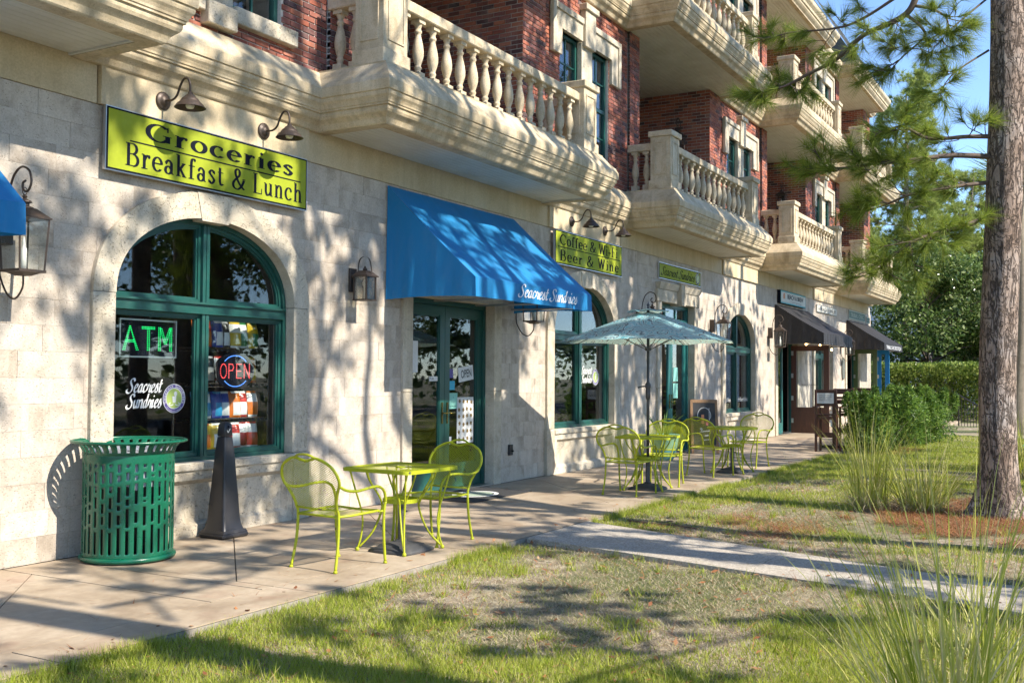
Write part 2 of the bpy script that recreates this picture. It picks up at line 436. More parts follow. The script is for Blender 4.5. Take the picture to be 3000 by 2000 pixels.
# ---- arched windows ---------------------------------------------------------------
def sash(c, poly, parent, name='sash', w=.034, y=.10):
    b = MB(); i1 = inset(poly, w); i2 = inset(poly, w + .016)
    b.ring(poly, i1, y, y + .05); b.ring(i1, i2, y + .016, y + .05)
    b.build(name, GREEN, parent); g = MB(); g.prism(i2, y + .032, y + .037); g.build('pane', GLASS, parent)
def arched_window(c, i):
    fr = MB(); o = [(c - WA, ZSILL)] + arch_pts(c, WA, RISE, 28) + [(c + WA, ZSILL)]; n = inset(o, .042)
    fr.ring(o, n, .075, .17)
    zt = 2.14
    fr.box(c - WA + .04, c + WA - .04, .06, .155, zt - .035, zt + .035)
    fr.box(c - WA + .04, c + WA - .04, .035, .155, zt + .035, zt + .055); fr.box(c - WA + .04, c + WA - .04, .05, .155, zt - .055, zt - .035)
    top = ZI + RISE - .05
    fr.box(c - .042, c - .004, .065, .16, ZSILL + .04, zt - .055); fr.box(c + .004, c + .042, .065, .16, ZSILL + .04, zt - .055)
    fr.box(c - .042, c - .004, .065, .16, zt + .055, top); fr.box(c + .004, c + .042, .065, .16, zt + .055, top)
    w = fr.build('arched_window', GREEN, BLD)
    L0, L1, R0, R1 = c - WA + .044, c - .043, c + .043, c + WA - .044
    for a, b in ((L0, L1), (R0, R1)): sash(c, [(a, ZSILL + .044), (b, ZSILL + .044), (b, zt - .056), (a, zt - .056)], w)
    ai = [p for p in inset([(c - WA, ZI - .2)] + arch_pts(c, WA, RISE, 40) + [(c + WA, ZI - .2)], .044)][1:-1]
    zb = zt + .056
    lp = [p for p in ai if p[0] < L1 and p[1] > zb + .012]; rp = [p for p in ai if p[0] > R0 and p[1] > zb + .012]
    def zat(x):
        for p, q in zip(ai[:-1], ai[1:]):
            if p[0] <= x <= q[0]: return p[1] + (q[1] - p[1]) * (x - p[0]) / (q[0] - p[0] + 1e-9)
        return ZI + RISE - .06
    sash(c, [(lp[0][0], zb)] + lp[2:] + [(L1, zat(L1)), (L1, zb)], w, w=.03)
    sash(c, [(R0, zb), (R0, zat(R0))] + rp[:-2] + [(rp[-1][0], zb)], w, w=.03)
    # casing stones
    yf = -.045; yb = .075
    for s in (-1, 1):
        b = MB(); b.cbox(*sorted((c + s * WA, c + s * CA)), yf, yb, ZSILL + .012, ZI - .002, .006); b.build('casing_stone', CASE_ST, w)
        b = MB(); b.cbox(*sorted((c + s * WA * 1.01, c + s * (CA + .025))), yf - .012, yb, .001, ZSILL + .008, .006); b.build('casing_stone', CASE_ST, w)
    n = 40; A = arch_pts(c, WA, RISE, n); B = arch_pts(c, CA, CRISE, n); kz = 2
    mid = n // 2
    for k0, k1 in ((0, mid - kz), (mid + kz, n)):
        b = MB()
        for k in range(k0, k1):
            pass
        poly = A[k0:k1 + 1] + B[k0:k1 + 1][::-1]; b.prism([(p[0], p[1] + .002) for p in poly], yf, yb); b.build('casing_stone', CASE_ST, w)
    b = MB(); g = .006
    ka, kb = A[mid - kz], A[mid + kz]; oa, ob = B[mid - kz], B[mid + kz]
    b.prism([(ka[0] + g, ka[1] - .02), (kb[0] - g, kb[1] - .02), (ob[0] + .02, ob[1] + .008), (oa[0] - .02, oa[1] + .008)], yf - .008, yb); b.build('keystone', CASE_ST, w)
    # sill and apron panel
    b = MB(); b.cbox(c - WA * 1.01 + .003, c + WA * 1.01 - .003, -.07, .10, .615, ZSILL, .008); b.build('sill', CASE_ST, w)
    b = MB(); x0, x1 = c - WA * 1.01 + .003, c + WA * 1.01 - .003
    b.box(x0, x1, .005, .06, 0, .61)
    fo = [(x0, .001), (x1, .001), (x1, .612), (x0, .612)]; fi = [(x0 + .09, .11), (x1 - .09, .11), (x1 - .09, .53), (x0 + .09, .53)]; f2 = [(x0 + .13, .14), (x1 - .13, .14), (x1 - .13, .49), (x0 + .13, .49)]
    b.ring(fo, fi, -.045, .004)
    nn = len(fi); b.add([(p[0], -.045, p[1]) for p in fi] + [(p[0], .004, p[1]) for p in f2], [(k, (k + 1) % nn, nn + (k + 1) % nn, nn + k) for k in range(nn)])
    b.build('apron_panel', CASE_ST, w)
    return w
WOBJ = [arched_window(c, i) for i, c in enumerate(WIN) if c > 0]

# ---- door surrounds -----------------------------------------------------------------
def door_leaf(x0, x1, y, z0, z1, mat, parent, hinge_right=False, kick=.30, rail=.12):
    b = MB(); o = [(x0, z0), (x1, z0), (x1, z1), (x0, z1)]; i = [(x0 + rail, z0 + kick), (x1 - rail, z0 + kick), (x1 - rail, z1 - rail * 1.1), (x0 + rail, z1 - rail * 1.1)]
    b.ring(o, i, y, y + .045); i2 = inset(i, .02); b.ring(i, i2, y + .012, y + .04)
    b.box(x0 + rail + .03, x1 - rail - .03, y - .006, y, z0 + .09, z0 + kick - .06)
    d = b.build('door', mat, parent); g = MB(); g.prism(i2, y + .022, y + .027); g.build('pane', GLASS, d); return d
def handle(x, y, z, parent):
    b = MB(); b.cbox(x - .018, x + .018, y - .012, y, z - .14, z + .14, .003); b.tube([(x, y, z), (x, y - .05, z), (x + .03, y - .06, z), (x + .11, y - .06, z + .004)], .008, 6)
    return b.build('handle', BRASS, parent, True)
LEAF = {}
for i, c in enumerate(DOOR):
    hw, dh = DW_ALL[i], DH_ALL[i]; yf = -.04
    head = dh
    fr = MB(); yd = .14
    zt = dh if i != 2 else 2.60
    fr.box(c - hw, c - hw + .05, yd - .03, yd + .07, 0.02, dh); fr.box(c + hw - .05, c + hw, yd - .03, yd + .07, .02, dh); fr.box(c - hw + .05, c + hw - .05, yd - .03, yd + .07, dh - .06, dh)
    if i == 2: fr.box(c - hw + .05, c + hw - .05, yd - .03, yd + .07, zt - .05, zt + .05)
    mat = GREEN if i < 2 else TEAL
    d = fr.build('door_frame', mat, BLD)
    for s in (-1, 1):
        b = MB(); b.cbox(*sorted((c + s * hw, c + s * (hw + .2))), yf, yd - .03, .001, 1.30, .006); b.build('casing_stone', CASE_ST, d)
        b = MB(); b.cbox(*sorted((c + s * hw, c + s * (hw + .2))), yf, yd - .03, 1.304, dh + .002, .006); b.build('casing_stone', CASE_ST, d)
    b = MB()
    if i == 2:
        b.cbox(c - hw - .26, c - .13, yf - .015, yd - .03, dh + .004, dh + .24, .006); b.cbox(c + .13, c + hw + .26, yf - .015, yd - .03, dh + .004, dh + .24, .006)
        b.frustum(((c - hw - .2 + c - .15) / 2, .0), (hw + .05) / 2, .07, (hw + .17) / 2, .12, dh + .245, dh + .37)
        b.frustum(((c + hw + .2 + c + .15) / 2, .0), (hw + .05) / 2, .07, (hw + .17) / 2, .12, dh + .245, dh + .37)
        b.prism([(c - .10, dh - .03), (c + .10, dh - .03), (c + .145, dh + .40), (c - .145, dh + .40)], yf - .10, yd - .03)
    else: b.cbox(c - hw - .2, c + hw + .2, yf, yd - .03, dh + .006, dh + .2, .006)
    b.build('lintel', CASE_ST, d)
    simple('threshold', [(c - hw, c + hw, -.03, yd + .1, .004, .022)], SILVER, d)
    if i == 2:
        for q in range(3):
            a0 = c - hw + .055 + q * (2 * hw - .11) / 3; a1 = a0 + (2 * hw - .11) / 3 - .004
            b = MB(); b.ring([(a0, zt + .054), (a1, zt + .054), (a1, dh - .064), (a0, dh - .064)], [(a0 + .02, zt + .075), (a1 - .02, zt + .075), (a1 - .02, dh - .084), (a0 + .02, dh - .084)], yd, yd + .04); b.build('transom_light', TEAL, d)
            simple('pane', [(a0 + .02, a1 - .02, yd + .018, yd + .023, zt + .075, dh - .084)], GLASS, d)
    if i in (0, 1, 2):
        z1 = zt - .064 if i != 2 else zt - .054
        for x0, x1, s in ((c - hw + .054, c - .004, -1), (c + .004, c + hw - .054, 1)):
            q = door_leaf(x0, x1, yd, .026, z1, mat, BLD, rail=.115); LEAF.setdefault(i, []).append(q)
            handle(c + s * .06, yd, 1.02, q)

# ---- dark shop interior --------------------------------------------------------------
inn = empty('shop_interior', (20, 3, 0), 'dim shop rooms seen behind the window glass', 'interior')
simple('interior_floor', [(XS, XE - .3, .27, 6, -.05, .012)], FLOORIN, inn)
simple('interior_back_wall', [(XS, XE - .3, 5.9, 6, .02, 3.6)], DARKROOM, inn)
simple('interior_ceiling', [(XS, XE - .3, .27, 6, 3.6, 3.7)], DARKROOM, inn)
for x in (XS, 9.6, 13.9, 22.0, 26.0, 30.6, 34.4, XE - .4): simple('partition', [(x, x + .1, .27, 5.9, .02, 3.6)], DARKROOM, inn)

# ---- frieze and cornices ----------------------------------------------------------------
PROF = [(-.05, -.001), (.0, 0), (.012, .012), (.022, .035), (.035, .06), (.06, .085), (.085, .105), (.098, .13), (.10, .15), (.098, .168), (.118, .172), (.118, .19), (.128, .196), (.132, .215), (.145, .24), (.162, .262), (.168, .285), (.166, .305), (.182, .31), (.186, .34), (.186, .412), (.15, .47), (.0, .65), (-.3, .655)]
def sweep(path, prof, zb, name, mat, parent, mit0=None, mit1=None, yz=1.0):
    # path: axis-parallel plan points, outward = right hand side
    P = [Vector(p) for p in path]; n = len(P); D = []
    dirs = [(P[i + 1] - P[i]).normalized() for i in range(n - 1)]
    rt_ = lambda d: Vector((d.y, -d.x))
    for i in range(n):
        if i == 0: a = rt_(dirs[0]) if mit0 is None else rt_(dirs[0]) + rt_(Vector(mit0))
        elif i == n - 1: a = rt_(dirs[-1]) if mit1 is None else rt_(dirs[-1]) + rt_(Vector(mit1))
        else: a = rt_(dirs[i - 1]) + rt_(dirs[i])
        D.append(a)
    b = MB(); m_ = len(prof)
    vs = [(P[i].x + D[i].x * p, P[i].y + D[i].y * p, zb + z * yz) for i in range(n) for p, z in prof]
    fs = [(i * m_ + k, (i + 1) * m_ + k, (i + 1) * m_ + k + 1, i * m_ + k + 1) for i in range(n - 1) for k in range(m_ - 1)]
    b.add(vs, fs); return b.build(name, mat, parent)
FR_Y = -.012
def bay_edges():
    e = [(XS, None)]
    for c in BALC: e.append((c - BW, c + BW))
    return e
for lv, zb in enumerate(FL):
    prev = XS - 8
    for bi, c in enumerate(BALC + [None]):
        x1 = (c - BW) if c is not None else XE + .06
        if x1 - prev > .3:
            m1 = (0, -1) if c is not None else None; m0 = (0, 1) if bi > 0 else None
            path = [(prev, WY), (x1, WY)] + ([(XE + .06, 5)] if c is None else [])
            sweep(path, PROF, zb, 'cornice', TRIM_ST, BLD, m0, m1)
        if c is not None: prev = c + BW
# frieze band over the tiles
x = XS
for c in BALC:
    simple('frieze', [(max(XS, c - BW - .12), c + BW + .12, FR_Y, .03, ZS + .003, FL[0] + .05)], FRIEZE_ST, BLD)
for c in WIN:
    if c > 0: simple('frieze', [(c - 1.33, c + 1.33, FR_Y - .035, .03, ZS + .003, FL[0] + .05)], FRIEZE_ST, BLD)
# ---- balconies ------------------------------------------------------------------------------
BALP = [(.052, 0), (.052, .10), (.05, .104), (.034, .106), (.032, .13), (.042, .15), (.042, .165), (.034, .172), (.034, .19), (.05, .235), (.064, .29), (.066, .345), (.058, .41), (.045, .47), (.034, .515), (.032, .545), (.043, .555), (.043, .575), (.034, .585), (.032, .61), (.046, .64), (.052, .66)]
bme = MB(); bme.box(-.058, .058, -.058, .058, 0, .10); bme.lathe([p for p in BALP if p[1] > .101], (0, 0, 0), 14, True, False); bme.box(-.06, .06, -.06, .06, .655, .70)
_o = bme.build('baluster', BAL_ST); BAL_ME = _o.data; bpy.data.objects.remove(_o)
sm = [len(p.vertices) == 4 and abs(p.normal.z) < .98 and p.index > 5 for p in BAL_ME.polygons]; sm[-6:] = [False] * 6; BAL_ME.polygons.foreach_set('use_smooth', sm)
def balcony(c, zb, lv, idx):
    x0, x1 = c - BW, c + BW
    bal = sweep([(x0, WY), (x0, BY), (x1, BY), (x1, WY)], PROF, zb, 'balcony', TRIM_ST, BLD, (1, 0), (1, 0))
    zt = zb + .65
    b = MB(); b.box(x0 - .005, x1 + .005, BY - .005, 2.0 if lv else .02, zt - .05, zt + .012); b.build('deck', TRIM_ST, bal)
    # underside: stone border and grooved boards
    b = MB(); w = .15
    b.box(x0 + .003, x1 - .003, BY + .003, BY + w, zb - .002, zb + .10); b.box(x0 + .003, x0 + w, BY + w, -.02, zb - .002, zb + .10); b.box(x1 - w, x1 - .003, BY + w, -.02, zb - .002, zb + .10)
    b.build('soffit_border', TRIM_ST, bal)
    b = MB(); y = BY + w + .004; yb = 2.0 if lv else -.016; pw = .085
    n = int((yb - y) / pw); pw = (yb - y) / n
    for k in range(n):
        if lv and y + pw * k >= -.02: a0, a1 = c - 2.1, c + 1.9
        else: a0, a1 = x0 + w + .004, x1 - w - .004
        b.cbox(a0, a1, y + pw * k + .003, y + pw * (k + 1) - .003, zb + .022, zb + .05, .005)
    b.box(x0 + w, x1 - w, BY + w, -.018, zb + .046, zb + .06)
    if lv: b.box(c - 2.1, c + 1.9, -.018, 2, zb + .046, zb + .06)
    tag(b.build('soffit_boards', SOFFIT, bal), kind='stuff')
    b = MB(); g = .022
    b.box(x0 + w + .002, x1 - w - .002, BY + w + .002, BY + w + g, zb + .004, zb + .03); b.box(x0 + w + .002, x0 + w + g, BY + w + g, -.02, zb + .005, zb + .03); b.box(x1 - w - g, x1 - w - .002, BY + w + g, -.02, zb + .005, zb + .03)
    b.build('soffit_trim', SOFFIT, bal)
    # piers
    yf = BY + .07; pw = .43; zp = zt + .012
    for px0 in (x0 + .05, x1 - .05 - pw):
        b = MB(); b.cbox(px0 - .03, px0 + pw + .03, yf - .02, yf + .40, zp, zp + .16, .006); b.cbox(px0, px0 + pw, yf, yf + .38, zp + .16, zp + .93, .006)
        b.ring([(px0 + .07, zp + .26), (px0 + pw - .07, zp + .26), (px0 + pw - .07, zp + .84), (px0 + .07, zp + .84)], [(px0 + .09, zp + .28), (px0 + pw - .09, zp + .28), (px0 + pw - .09, zp + .82), (px0 + .09, zp + .82)], yf - .012, yf - .001)
        for sx in (px0 - .012, px0 + pw + .001):
            b.box(sx, sx + .011, yf + .07, yf + .31, zp + .26, zp + .28); b.box(sx, sx + .011, yf + .07, yf + .31, zp + .82, zp + .84); b.box(sx, sx + .011, yf + .07, yf + .09, zp + .28, zp + .82); b.box(sx, sx + .011, yf + .29, yf + .31, zp + .28, zp + .82)
        b.cbox(px0 - .035, px0 + pw + .035, yf - .035, yf + .415, zp + .93, zp + 1.03, .01); b.build('pier', BAL_ST, bal)
    ra, rb = x0 + .05 + pw, x1 - .05 - pw; yc = yf + .17; zb0 = zp + .03
    b = MB(); b.cbox(ra - .01, rb + .01, yc - .085, yc + .085, zp - .002, zb0, .004); b.cbox(ra - .01, rb + .01, yc - .09, yc + .09, zb0 + .70, zb0 + .83, .012)
    for sx in (x0 + .26, x1 - .26): b.cbox(sx - .085, sx + .085, yf + .40, -.01, zp - .001, zb0, .004); b.cbox(sx - .09, sx + .09, yf + .40, -.01, zb0 + .70, zb0 + .83, .012)
    b.build('rail', BAL_ST, bal)
    n = 15 if idx == 1 else 14
    for k in range(n): obj_me('baluster', BAL_ME, None, bal, loc=(ra + (rb - ra) * (k + .5) / n, yc, zb0))
    for sx in (x0 + .26, x1 - .26):
        for yy in (yf + .53, yf + .75): obj_me('baluster', BAL_ME, None, bal, loc=(sx, yy, zb0))
    return bal
for lv, zb in enumerate(FL):
    for i, c in enumerate(BALC):
        if lv == 1 and i == 0: continue
        if i == 0 and lv == 0: balcony(c, zb, 0, 0)
        else: balcony(c, zb, lv, i)

# ---- brick walls ---------------------------------------------------------------------------------
BL_, BH_, BD_, JT = .203, .067, .05, .012
ub = MB(); ub.cbox(0, BL_ - JT, 0, BD_, 0, BH_ - JT, .003); _o = ub.build('brick', BRICK); BRICK_ME = _o.data; bpy.data.objects.remove(_o)
bricks = []                                                  # (x0,x1,y,z,axis,full)
def brick_panel(x0, x1, z0, z1, y, holes=(), axis='x'):
    r = 0; z = z0
    while z < z1 - .02:
        h = min(BH_, z1 - z); x = x0 - (BL_ / 2 if r % 2 else 0)
        while x < x1:
            segs = [(max(x, x0), min(x + BL_, x1))]
            for a, bb, c0, c1 in holes:
                if z + h <= c0 + .01 or z >= c1 - .01: continue
                ns = []
                for s0, s1 in segs:
                    if s1 <= a or s0 >= bb: ns.append((s0, s1)); continue
                    if s0 < a: ns.append((s0, a))
                    if s1 > bb: ns.append((bb, s1))
                segs = ns
            for s0, s1 in segs:
                if s1 - s0 > .03: bricks.append((s0, s1, y, z, h, axis))
            x += BL_
        z += BH_; r += 1
LV = [(FL[0] + .655, FL[1] + .03), (FL[1] + .655, 11.05)]
WIN_UP = [(c + .02) for c in WIN]
bk = MB()
def surround_holes(c, zf):
    return [(c - .93, c + .93, zf + .33, zf + 2.2)]
for lv, (za, zc) in enumerate(LV):
    for i, c in enumerate(WIN):
        if c < 0: continue
        bl = BALC[i - 1] if i > 0 else -5; br = BALC[i] if i < len(BALC) else XE + 3
        x0, x1 = BALC[i - 1] + 2.6 if i > 0 else XS, (BALC[i] - 2.5)
        x0 = BALC[i - 1] + 2.58; x1 = BALC[i] - 2.5
        brick_panel(x0, x1, za, zc, 0, surround_holes(c, za))
        h = surround_holes(c, za)[0]
        for q in ((x0, h[0]), (h[1], x1)): bk.box(q[0], q[1], .012, .2, za - .1, zc + .2)
        bk.box(h[0], h[1], .012, .2, za - .1, h[2]); bk.box(h[0], h[1], .012, .2, h[3], zc + .2)
    for i, c in enumerate(BALC):
        if i == 0 and lv == 1: continue
        a0, a1, b0, b1 = c - 2.5, c - 2.05, c + 1.86, c + 2.58
        brick_panel(a0, a1, za, zc, -.05); brick_panel(b0, b1, za, zc, -.05)
        bk.box(a0 + .006, a1 - .006, -.038, .19, za - .1, zc + .2); bk.box(b0 + .006, b1 - .006, -.038, .19, za - .1, zc + .2)
        brick_panel(-.05 + .0, 2.0, za, zc, b0, (), 'y')     # side wall of the loggia that faces the camera
        bk.box(b0 + .012, b0 + .2, .19, 2.0, za - .1, zc + .2)
        bk.box(a1 - .2, a1, .19, 2.0, za - .1, zc + .2)
        brick_panel(a1, b0, za, zc, 2.0, [(c - 1.4, c + .9, za, za + 2.25)])
        bk.box(a1, c - 1.4, 2.012, 2.2, za - .1, zc + .1); bk.box(c + .9, b0, 2.012, 2.2, za - .1, zc + .1); bk.box(c - 1.4, c + .9, 2.012, 2.2, za + 2.25, zc + .1)
# end return wall of brick on the far corner
x1 = XE - .02; brick_panel(BALC[-1] + 2.58, x1, LV[0][0], LV[0][1], 0); brick_panel(BALC[-1] + 2.58, x1, LV[1][0], LV[1][1], 0)
for za, zc in LV: bk.box(BALC[-1] + 2.58, x1, .012, .2, za - .1, zc + .2)
bk.box(XS, XE - .3, 2.3, 2.4, 3.9, 11.2)
bk.build('upper_wall', MORTAR, BLD)
def bc(b): return ((b[0] + b[1]) / 2, b[2], b[3]) if b[5] == 'x' else (b[2], (b[0] + b[1]) / 2, b[3])
vis = sorted([b for b in bricks if in_view(bc(b)) and abs(b[1] - b[0] - BL_) < .002 and abs(b[4] - BH_) < .002 and b[2] < 1.5 and b[5] == 'x'], key=lambda b: screen(bc(b))[2])
solo = set(vis[:300]); rest = MB(); rb = random.Random(5)
for b in bricks:
    d = rb.uniform(-.003, .003); s0, s1, y, z, h, ax = b
    if b in solo: obj_me('brick', BRICK_ME, None, BLD, loc=(s0 + JT / 2, y + d, z)); continue
    if h - JT < .012: continue
    if ax == 'x': rest.box(s0 + JT / 2, s1 - JT / 2, y + d, y + BD_, z, z + h - JT)
    else: rest.box(y + d, y + BD_, s0 + JT / 2, s1 - JT / 2, z, z + h - JT)
tag(rest.build('brickwork', BRICK, BLD), kind='stuff')

# ---- upper windows ------------------------------------------------------------------------------------
def upper_window(c, zf):
    za, zb = zf + .33, zf + 2.2; y = .06
    b = MB()
    for x0, x1 in ((c - .93, c - .22), (c + .22, c + .93)):
        o = [(x0, za), (x1, za), (x1, zb), (x0, zb)]; b.ring(o, inset(o, .055), y, y + .07)
        mx = (x0 + x1) / 2; b.box(mx - .012, mx + .012, y + .02, y + .05, za + .055, zb - .055)
        for k in (.25, .5, .75): b.box(x0 + .055, x1 - .055, y + (.0 if k == .5 else .02), y + .05, za + (zb - za) * k - (.03 if k == .5 else .012), za + (zb - za) * k + (.03 if k == .5 else .012))
    w = b.build('upper_window', GREEN, BLD)
    for x0, x1 in ((c - .93, c - .22), (c + .22, c + .93)): simple('pane', [(x0 + .05, x1 - .05, y + .03, y + .035, za + .05, zb - .05)], GLASS, w)
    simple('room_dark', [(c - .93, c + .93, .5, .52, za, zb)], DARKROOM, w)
    yf = -.055
    b = MB(); b.cbox(c - .2, c + .2, yf + .02, .06, za - .06, zb - .004, .008); b.build('mullion_stone', CASE_ST, w)
    for s in (-1, 1):
        b = MB(); p = [(c + s * .95, zb - .42), (c + s * 1.27, zb - .42), (c + s * 1.27, zb + .34), (c + s * .2, zb + .34), (c + s * .2, zb), (c + s * .95, zb)]
        b.prism(p, yf, .06); b.build('surround_stone', CASE_ST, w)
        b = MB(); b.cbox(*sorted((c + s * 1.20, c + s * 1.30)), yf - .03, -.02, zb - .44, zb + .37, .006); b.cbox(*sorted((c + s * .21, c + s * 1.20)), yf - .03, -.02, zb + .27, zb + .37, .006); b.build('surround_edge', CASE_ST, w)
        b = MB(); b.cbox(*sorted((c + s * .2, c + s * 1.1)), yf - .03, .07, za - .17, za - .003, .008); b.build('sill', CASE_ST, w)
    b = MB(); b.cbox(c - .195, c + .195, yf - .05, .06, zb - .08, zb + .52, .008); b.cbox(c - .24, c + .24, yf - .09, .04, zb + .52, zb + .62, .008); b.build('keystone', CASE_ST, w)
    b = MB(); b.cbox(c - .19, c + .19, yf - .06, .07, za - .28, za - .06, .008); b.build('sill_block', CASE_ST, w)
for za, zc in LV:
    for i, c in enumerate(WIN):
        if c > 0: upper_window(c + .0, za)
    for i, c in enumerate(BALC):
        if i == 0: continue
        b = MB(); o = [(c - 1.4, za), (c + .9, za), (c + .9, za + 2.25), (c - 1.4, za + 2.25)]; b.ring(o, inset(o, .08), 2.02, 2.1); b.box(c - .29, c - .21, 2.02, 2.1, za + .08, za + 2.17)
        w = b.build('terrace_door', GREEN, BLD); simple('pane', [(c - 1.35, c + .85, 2.06, 2.065, za + .05, za + 2.2)], GLASS, w)
# ---- eaves and roof -----------------------------------------------------------------------------------
EP = [(-.1, 0), (.0, 0), (.01, .03), (.06, .08), (.09, .12), (.09, .17), (.12, .18), (.13, .24), (.19, .31), (.20, .34), (.20, .42), (.10, .44), (-.3, .46)]
ZE = 11.05
SHING = paint('slate_shingle', (.085, .09, .085), .8, 0, .5, (.16, .16, .13), 12, .3)
prev = XS
for i, c in enumerate(BALC + [None]):
    if i == 0: prev = BALC[0] + 2.6; continue
    x1 = (c - 2.55) if c is not None else XE + .05
    sweep([(prev, -.10), (x1, -.10)] + ([(XE + .05, 6)] if c is None else []), EP, ZE, 'eave', TRIM_ST, BLD, (0, 1), (0, -1) if c is not None else None)
    if c is not None:
        sweep([(x1, -.10), (x1, -.62), (c + 2.6, -.62), (c + 2.6, -.10)], EP, ZE, 'eave', TRIM_ST, BLD, (1, 0), (1, 0))
        b = MB(); n = 30
        for k in range(n):
            y0 = -.58 + k * .0865
            b.cbox(c - 2.5, c + 2.55, y0 + .003, y0 + .083, ZE + .012, ZE + .04, .005)
        b.box(c - 2.5, c + 2.55, -.58, 2.0, ZE + .036, ZE + .05); tag(b.build('eave_boards', SOFFIT, BLD), kind='stuff')
        b = MB()
        for k in range(16):
            y0 = -.62 - .12 + k * .10; z0 = ZE + .44 + k * .17
            b.add([(c - 2.62, y0, z0), (c + 2.67, y0, z0), (c + 2.67, y0 + .1, z0 + .17), (c - 2.62, y0 + .1, z0 + .17), (c - 2.62, y0 - .012, z0 - .01), (c + 2.67, y0 - .012, z0 - .01)], [(4, 5, 2, 3), (0, 1, 5, 4)])
        b.add([(c - 2.62, -.74, ZE + .44), (c - 2.62, .95, ZE + 3.16), (c - 2.62, 2.5, ZE + 3.16), (c - 2.62, 2.5, ZE + .44)], [(0, 1, 2, 3)])
        tag(b.build('shingled_roof', SHING, BLD), kind='stuff'); prev = c + 2.6
b = MB(); b.add([(XS, -.25, ZE + .45), (XE + .2, -.25, ZE + .45), (XE + .2, 1.6, ZE + 3.1), (XS, 1.6, ZE + 3.1), (XS, 6, ZE + 3.1), (XE + .2, 6, ZE + 3.1), (XE + .2, 6, ZE + .45)], [(0, 1, 2, 3), (3, 2, 5, 4), (1, 6, 5, 2)])
b.build('roof', SHING, BLD)
# ================================================================== LETTERING
def arc(cx, cy, rx, ry, a0, a1, n=18):
    return [(cx + rx * math.cos(R(a0 + (a1 - a0) * i / n)), cy + ry * math.sin(R(a0 + (a1 - a0) * i / n))) for i in range(n + 1)]
def cv(*p): return [(q.x, q.y) for q in curve_pts([(a, b, 0) for a, b in p], 6)]
def st(x, y0, y1): return [(x, y0), (x, y1)]
def sf(x0, x1, y): return ('s', x0, x1, y)
def dot(x, y, r=.09): return ('d', x, y, r)
GL = {
 'G': (1.02, [arc(.5, .5, .42, .46, 42, 325), st(.86, .08, .42), sf(.66, 1.02, .43), ('t', .86, .66, .92)]),
 'C': (.95, [arc(.5, .5, .42, .46, 42, 320), ('t', .86, .66, .92)]),
 'r': (.58, [st(.2, .02, .62), sf(.03, .4, .02), sf(.04, .2, .63), cv((.22, .40), (.33, .58), (.46, .62)), dot(.49, .56, .085)]),
 'o': (.74, [arc(.37, .33, .27, .31, 0, 360, 28)]),
 'c': (.66, [arc(.35, .33, .26, .31, 50, 318), dot(.53, .51, .08)]),
 'e': (.68, [arc(.35, .33, .26, .31, 4, 320), [(.1, .36), (.61, .36)]]),
 'i': (.40, [st(.2, .02, .62), sf(.04, .37, .02), sf(.04, .2, .63), dot(.2, .88, .09)]),
 's': (.58, [cv((.46, .50), (.30, .64), (.13, .51), (.28, .36), (.45, .18), (.28, .0), (.10, .14)), ('t', .47, .46, .62), ('t', .09, .03, .19)]),
 'B': (.86, [st(.2, .02, .98), arc(.44, .76, .24, .225, 90, -90), arc(.47, .265, .29, .26, 90, -90), sf(.03, .46, .98), sf(.2, .48, .53), sf(.03, .48, .02)]),
 'a': (.66, [arc(.27, .18, .18, .17, 20, 340), st(.47, .04, .44), cv((.12, .50), (.28, .63), (.45, .52), (.47, .40)), sf(.47, .62, .03), dot(.14, .49, .07)]),
 'k': (.72, [st(.18, .02, .98), sf(.03, .34, .02), sf(.03, .18, .98), [(.52, .60), (.22, .27)], [(.30, .36), (.57, .02)], sf(.44, .70, .02), sf(.40, .64, .61)]),
 'f': (.52, [[(.22, .02), (.22, .72)] + cv((.22, .72), (.28, .92), (.45, .95))[1:], dot(.45, .90, .075), sf(.04, .46, .61), sf(.05, .42, .02)]),
 't': (.50, [[(.20, .84), (.20, .18)] + cv((.20, .18), (.28, .02), (.44, .08))[1:], sf(.04, .44, .61)]),
 '&': (1.0, [cv((.90, .48), (.74, .20), (.46, .0), (.17, .06), (.11, .28), (.32, .50), (.55, .68), (.56, .90), (.40, .98), (.26, .86), (.32, .62), (.58, .26), (.92, .02)), sf(.78, 1.0, .52)]),
 'L': (.78, [st(.2, .02, .98), sf(.03, .38, .98), sf(.03, .72, .02), ('t', .70, .02, .28)]),
 'u': (.76, [[(.17, .60), (.17, .20)] + cv((.17, .20), (.28, .02), (.46, .10), (.55, .22))[1:], st(.56, .02, .62), sf(.03, .17, .62), sf(.42, .56, .62), sf(.56, .72, .02)]),
 'n': (.76, [st(.18, .02, .62), cv((.18, .44), (.32, .62), (.50, .60), (.56, .42)) + [(.56, .02)], sf(.03, .34, .02), sf(.42, .72, .02), sf(.04, .18, .63)]),
 'h': (.76, [st(.18, .02, .98), cv((.18, .44), (.32, .62), (.50, .60), (.56, .42)) + [(.56, .02)], sf(.03, .34, .02), sf(.42, .72, .02), sf(.04, .18, .98)]),
 'W': (1.22, [[(.14, .98), (.38, .02)], [(.38, .02), (.60, .90)], [(.60, .98), (.84, .02)], [(.84, .02), (1.08, .98)], sf(.0, .30, .98), sf(.46, .74, .98), sf(.94, 1.22, .98)]),
 'F': (.74, [st(.2, .02, .98), sf(.03, .66, .98), sf(.2, .5, .52), sf(.03, .38, .02), ('t', .65, .74, .98), ('t', .5, .42, .62)]),
 '-': (.56, [('d2', .06, .50, .34, .055)]), ' ': (.40, []),
}
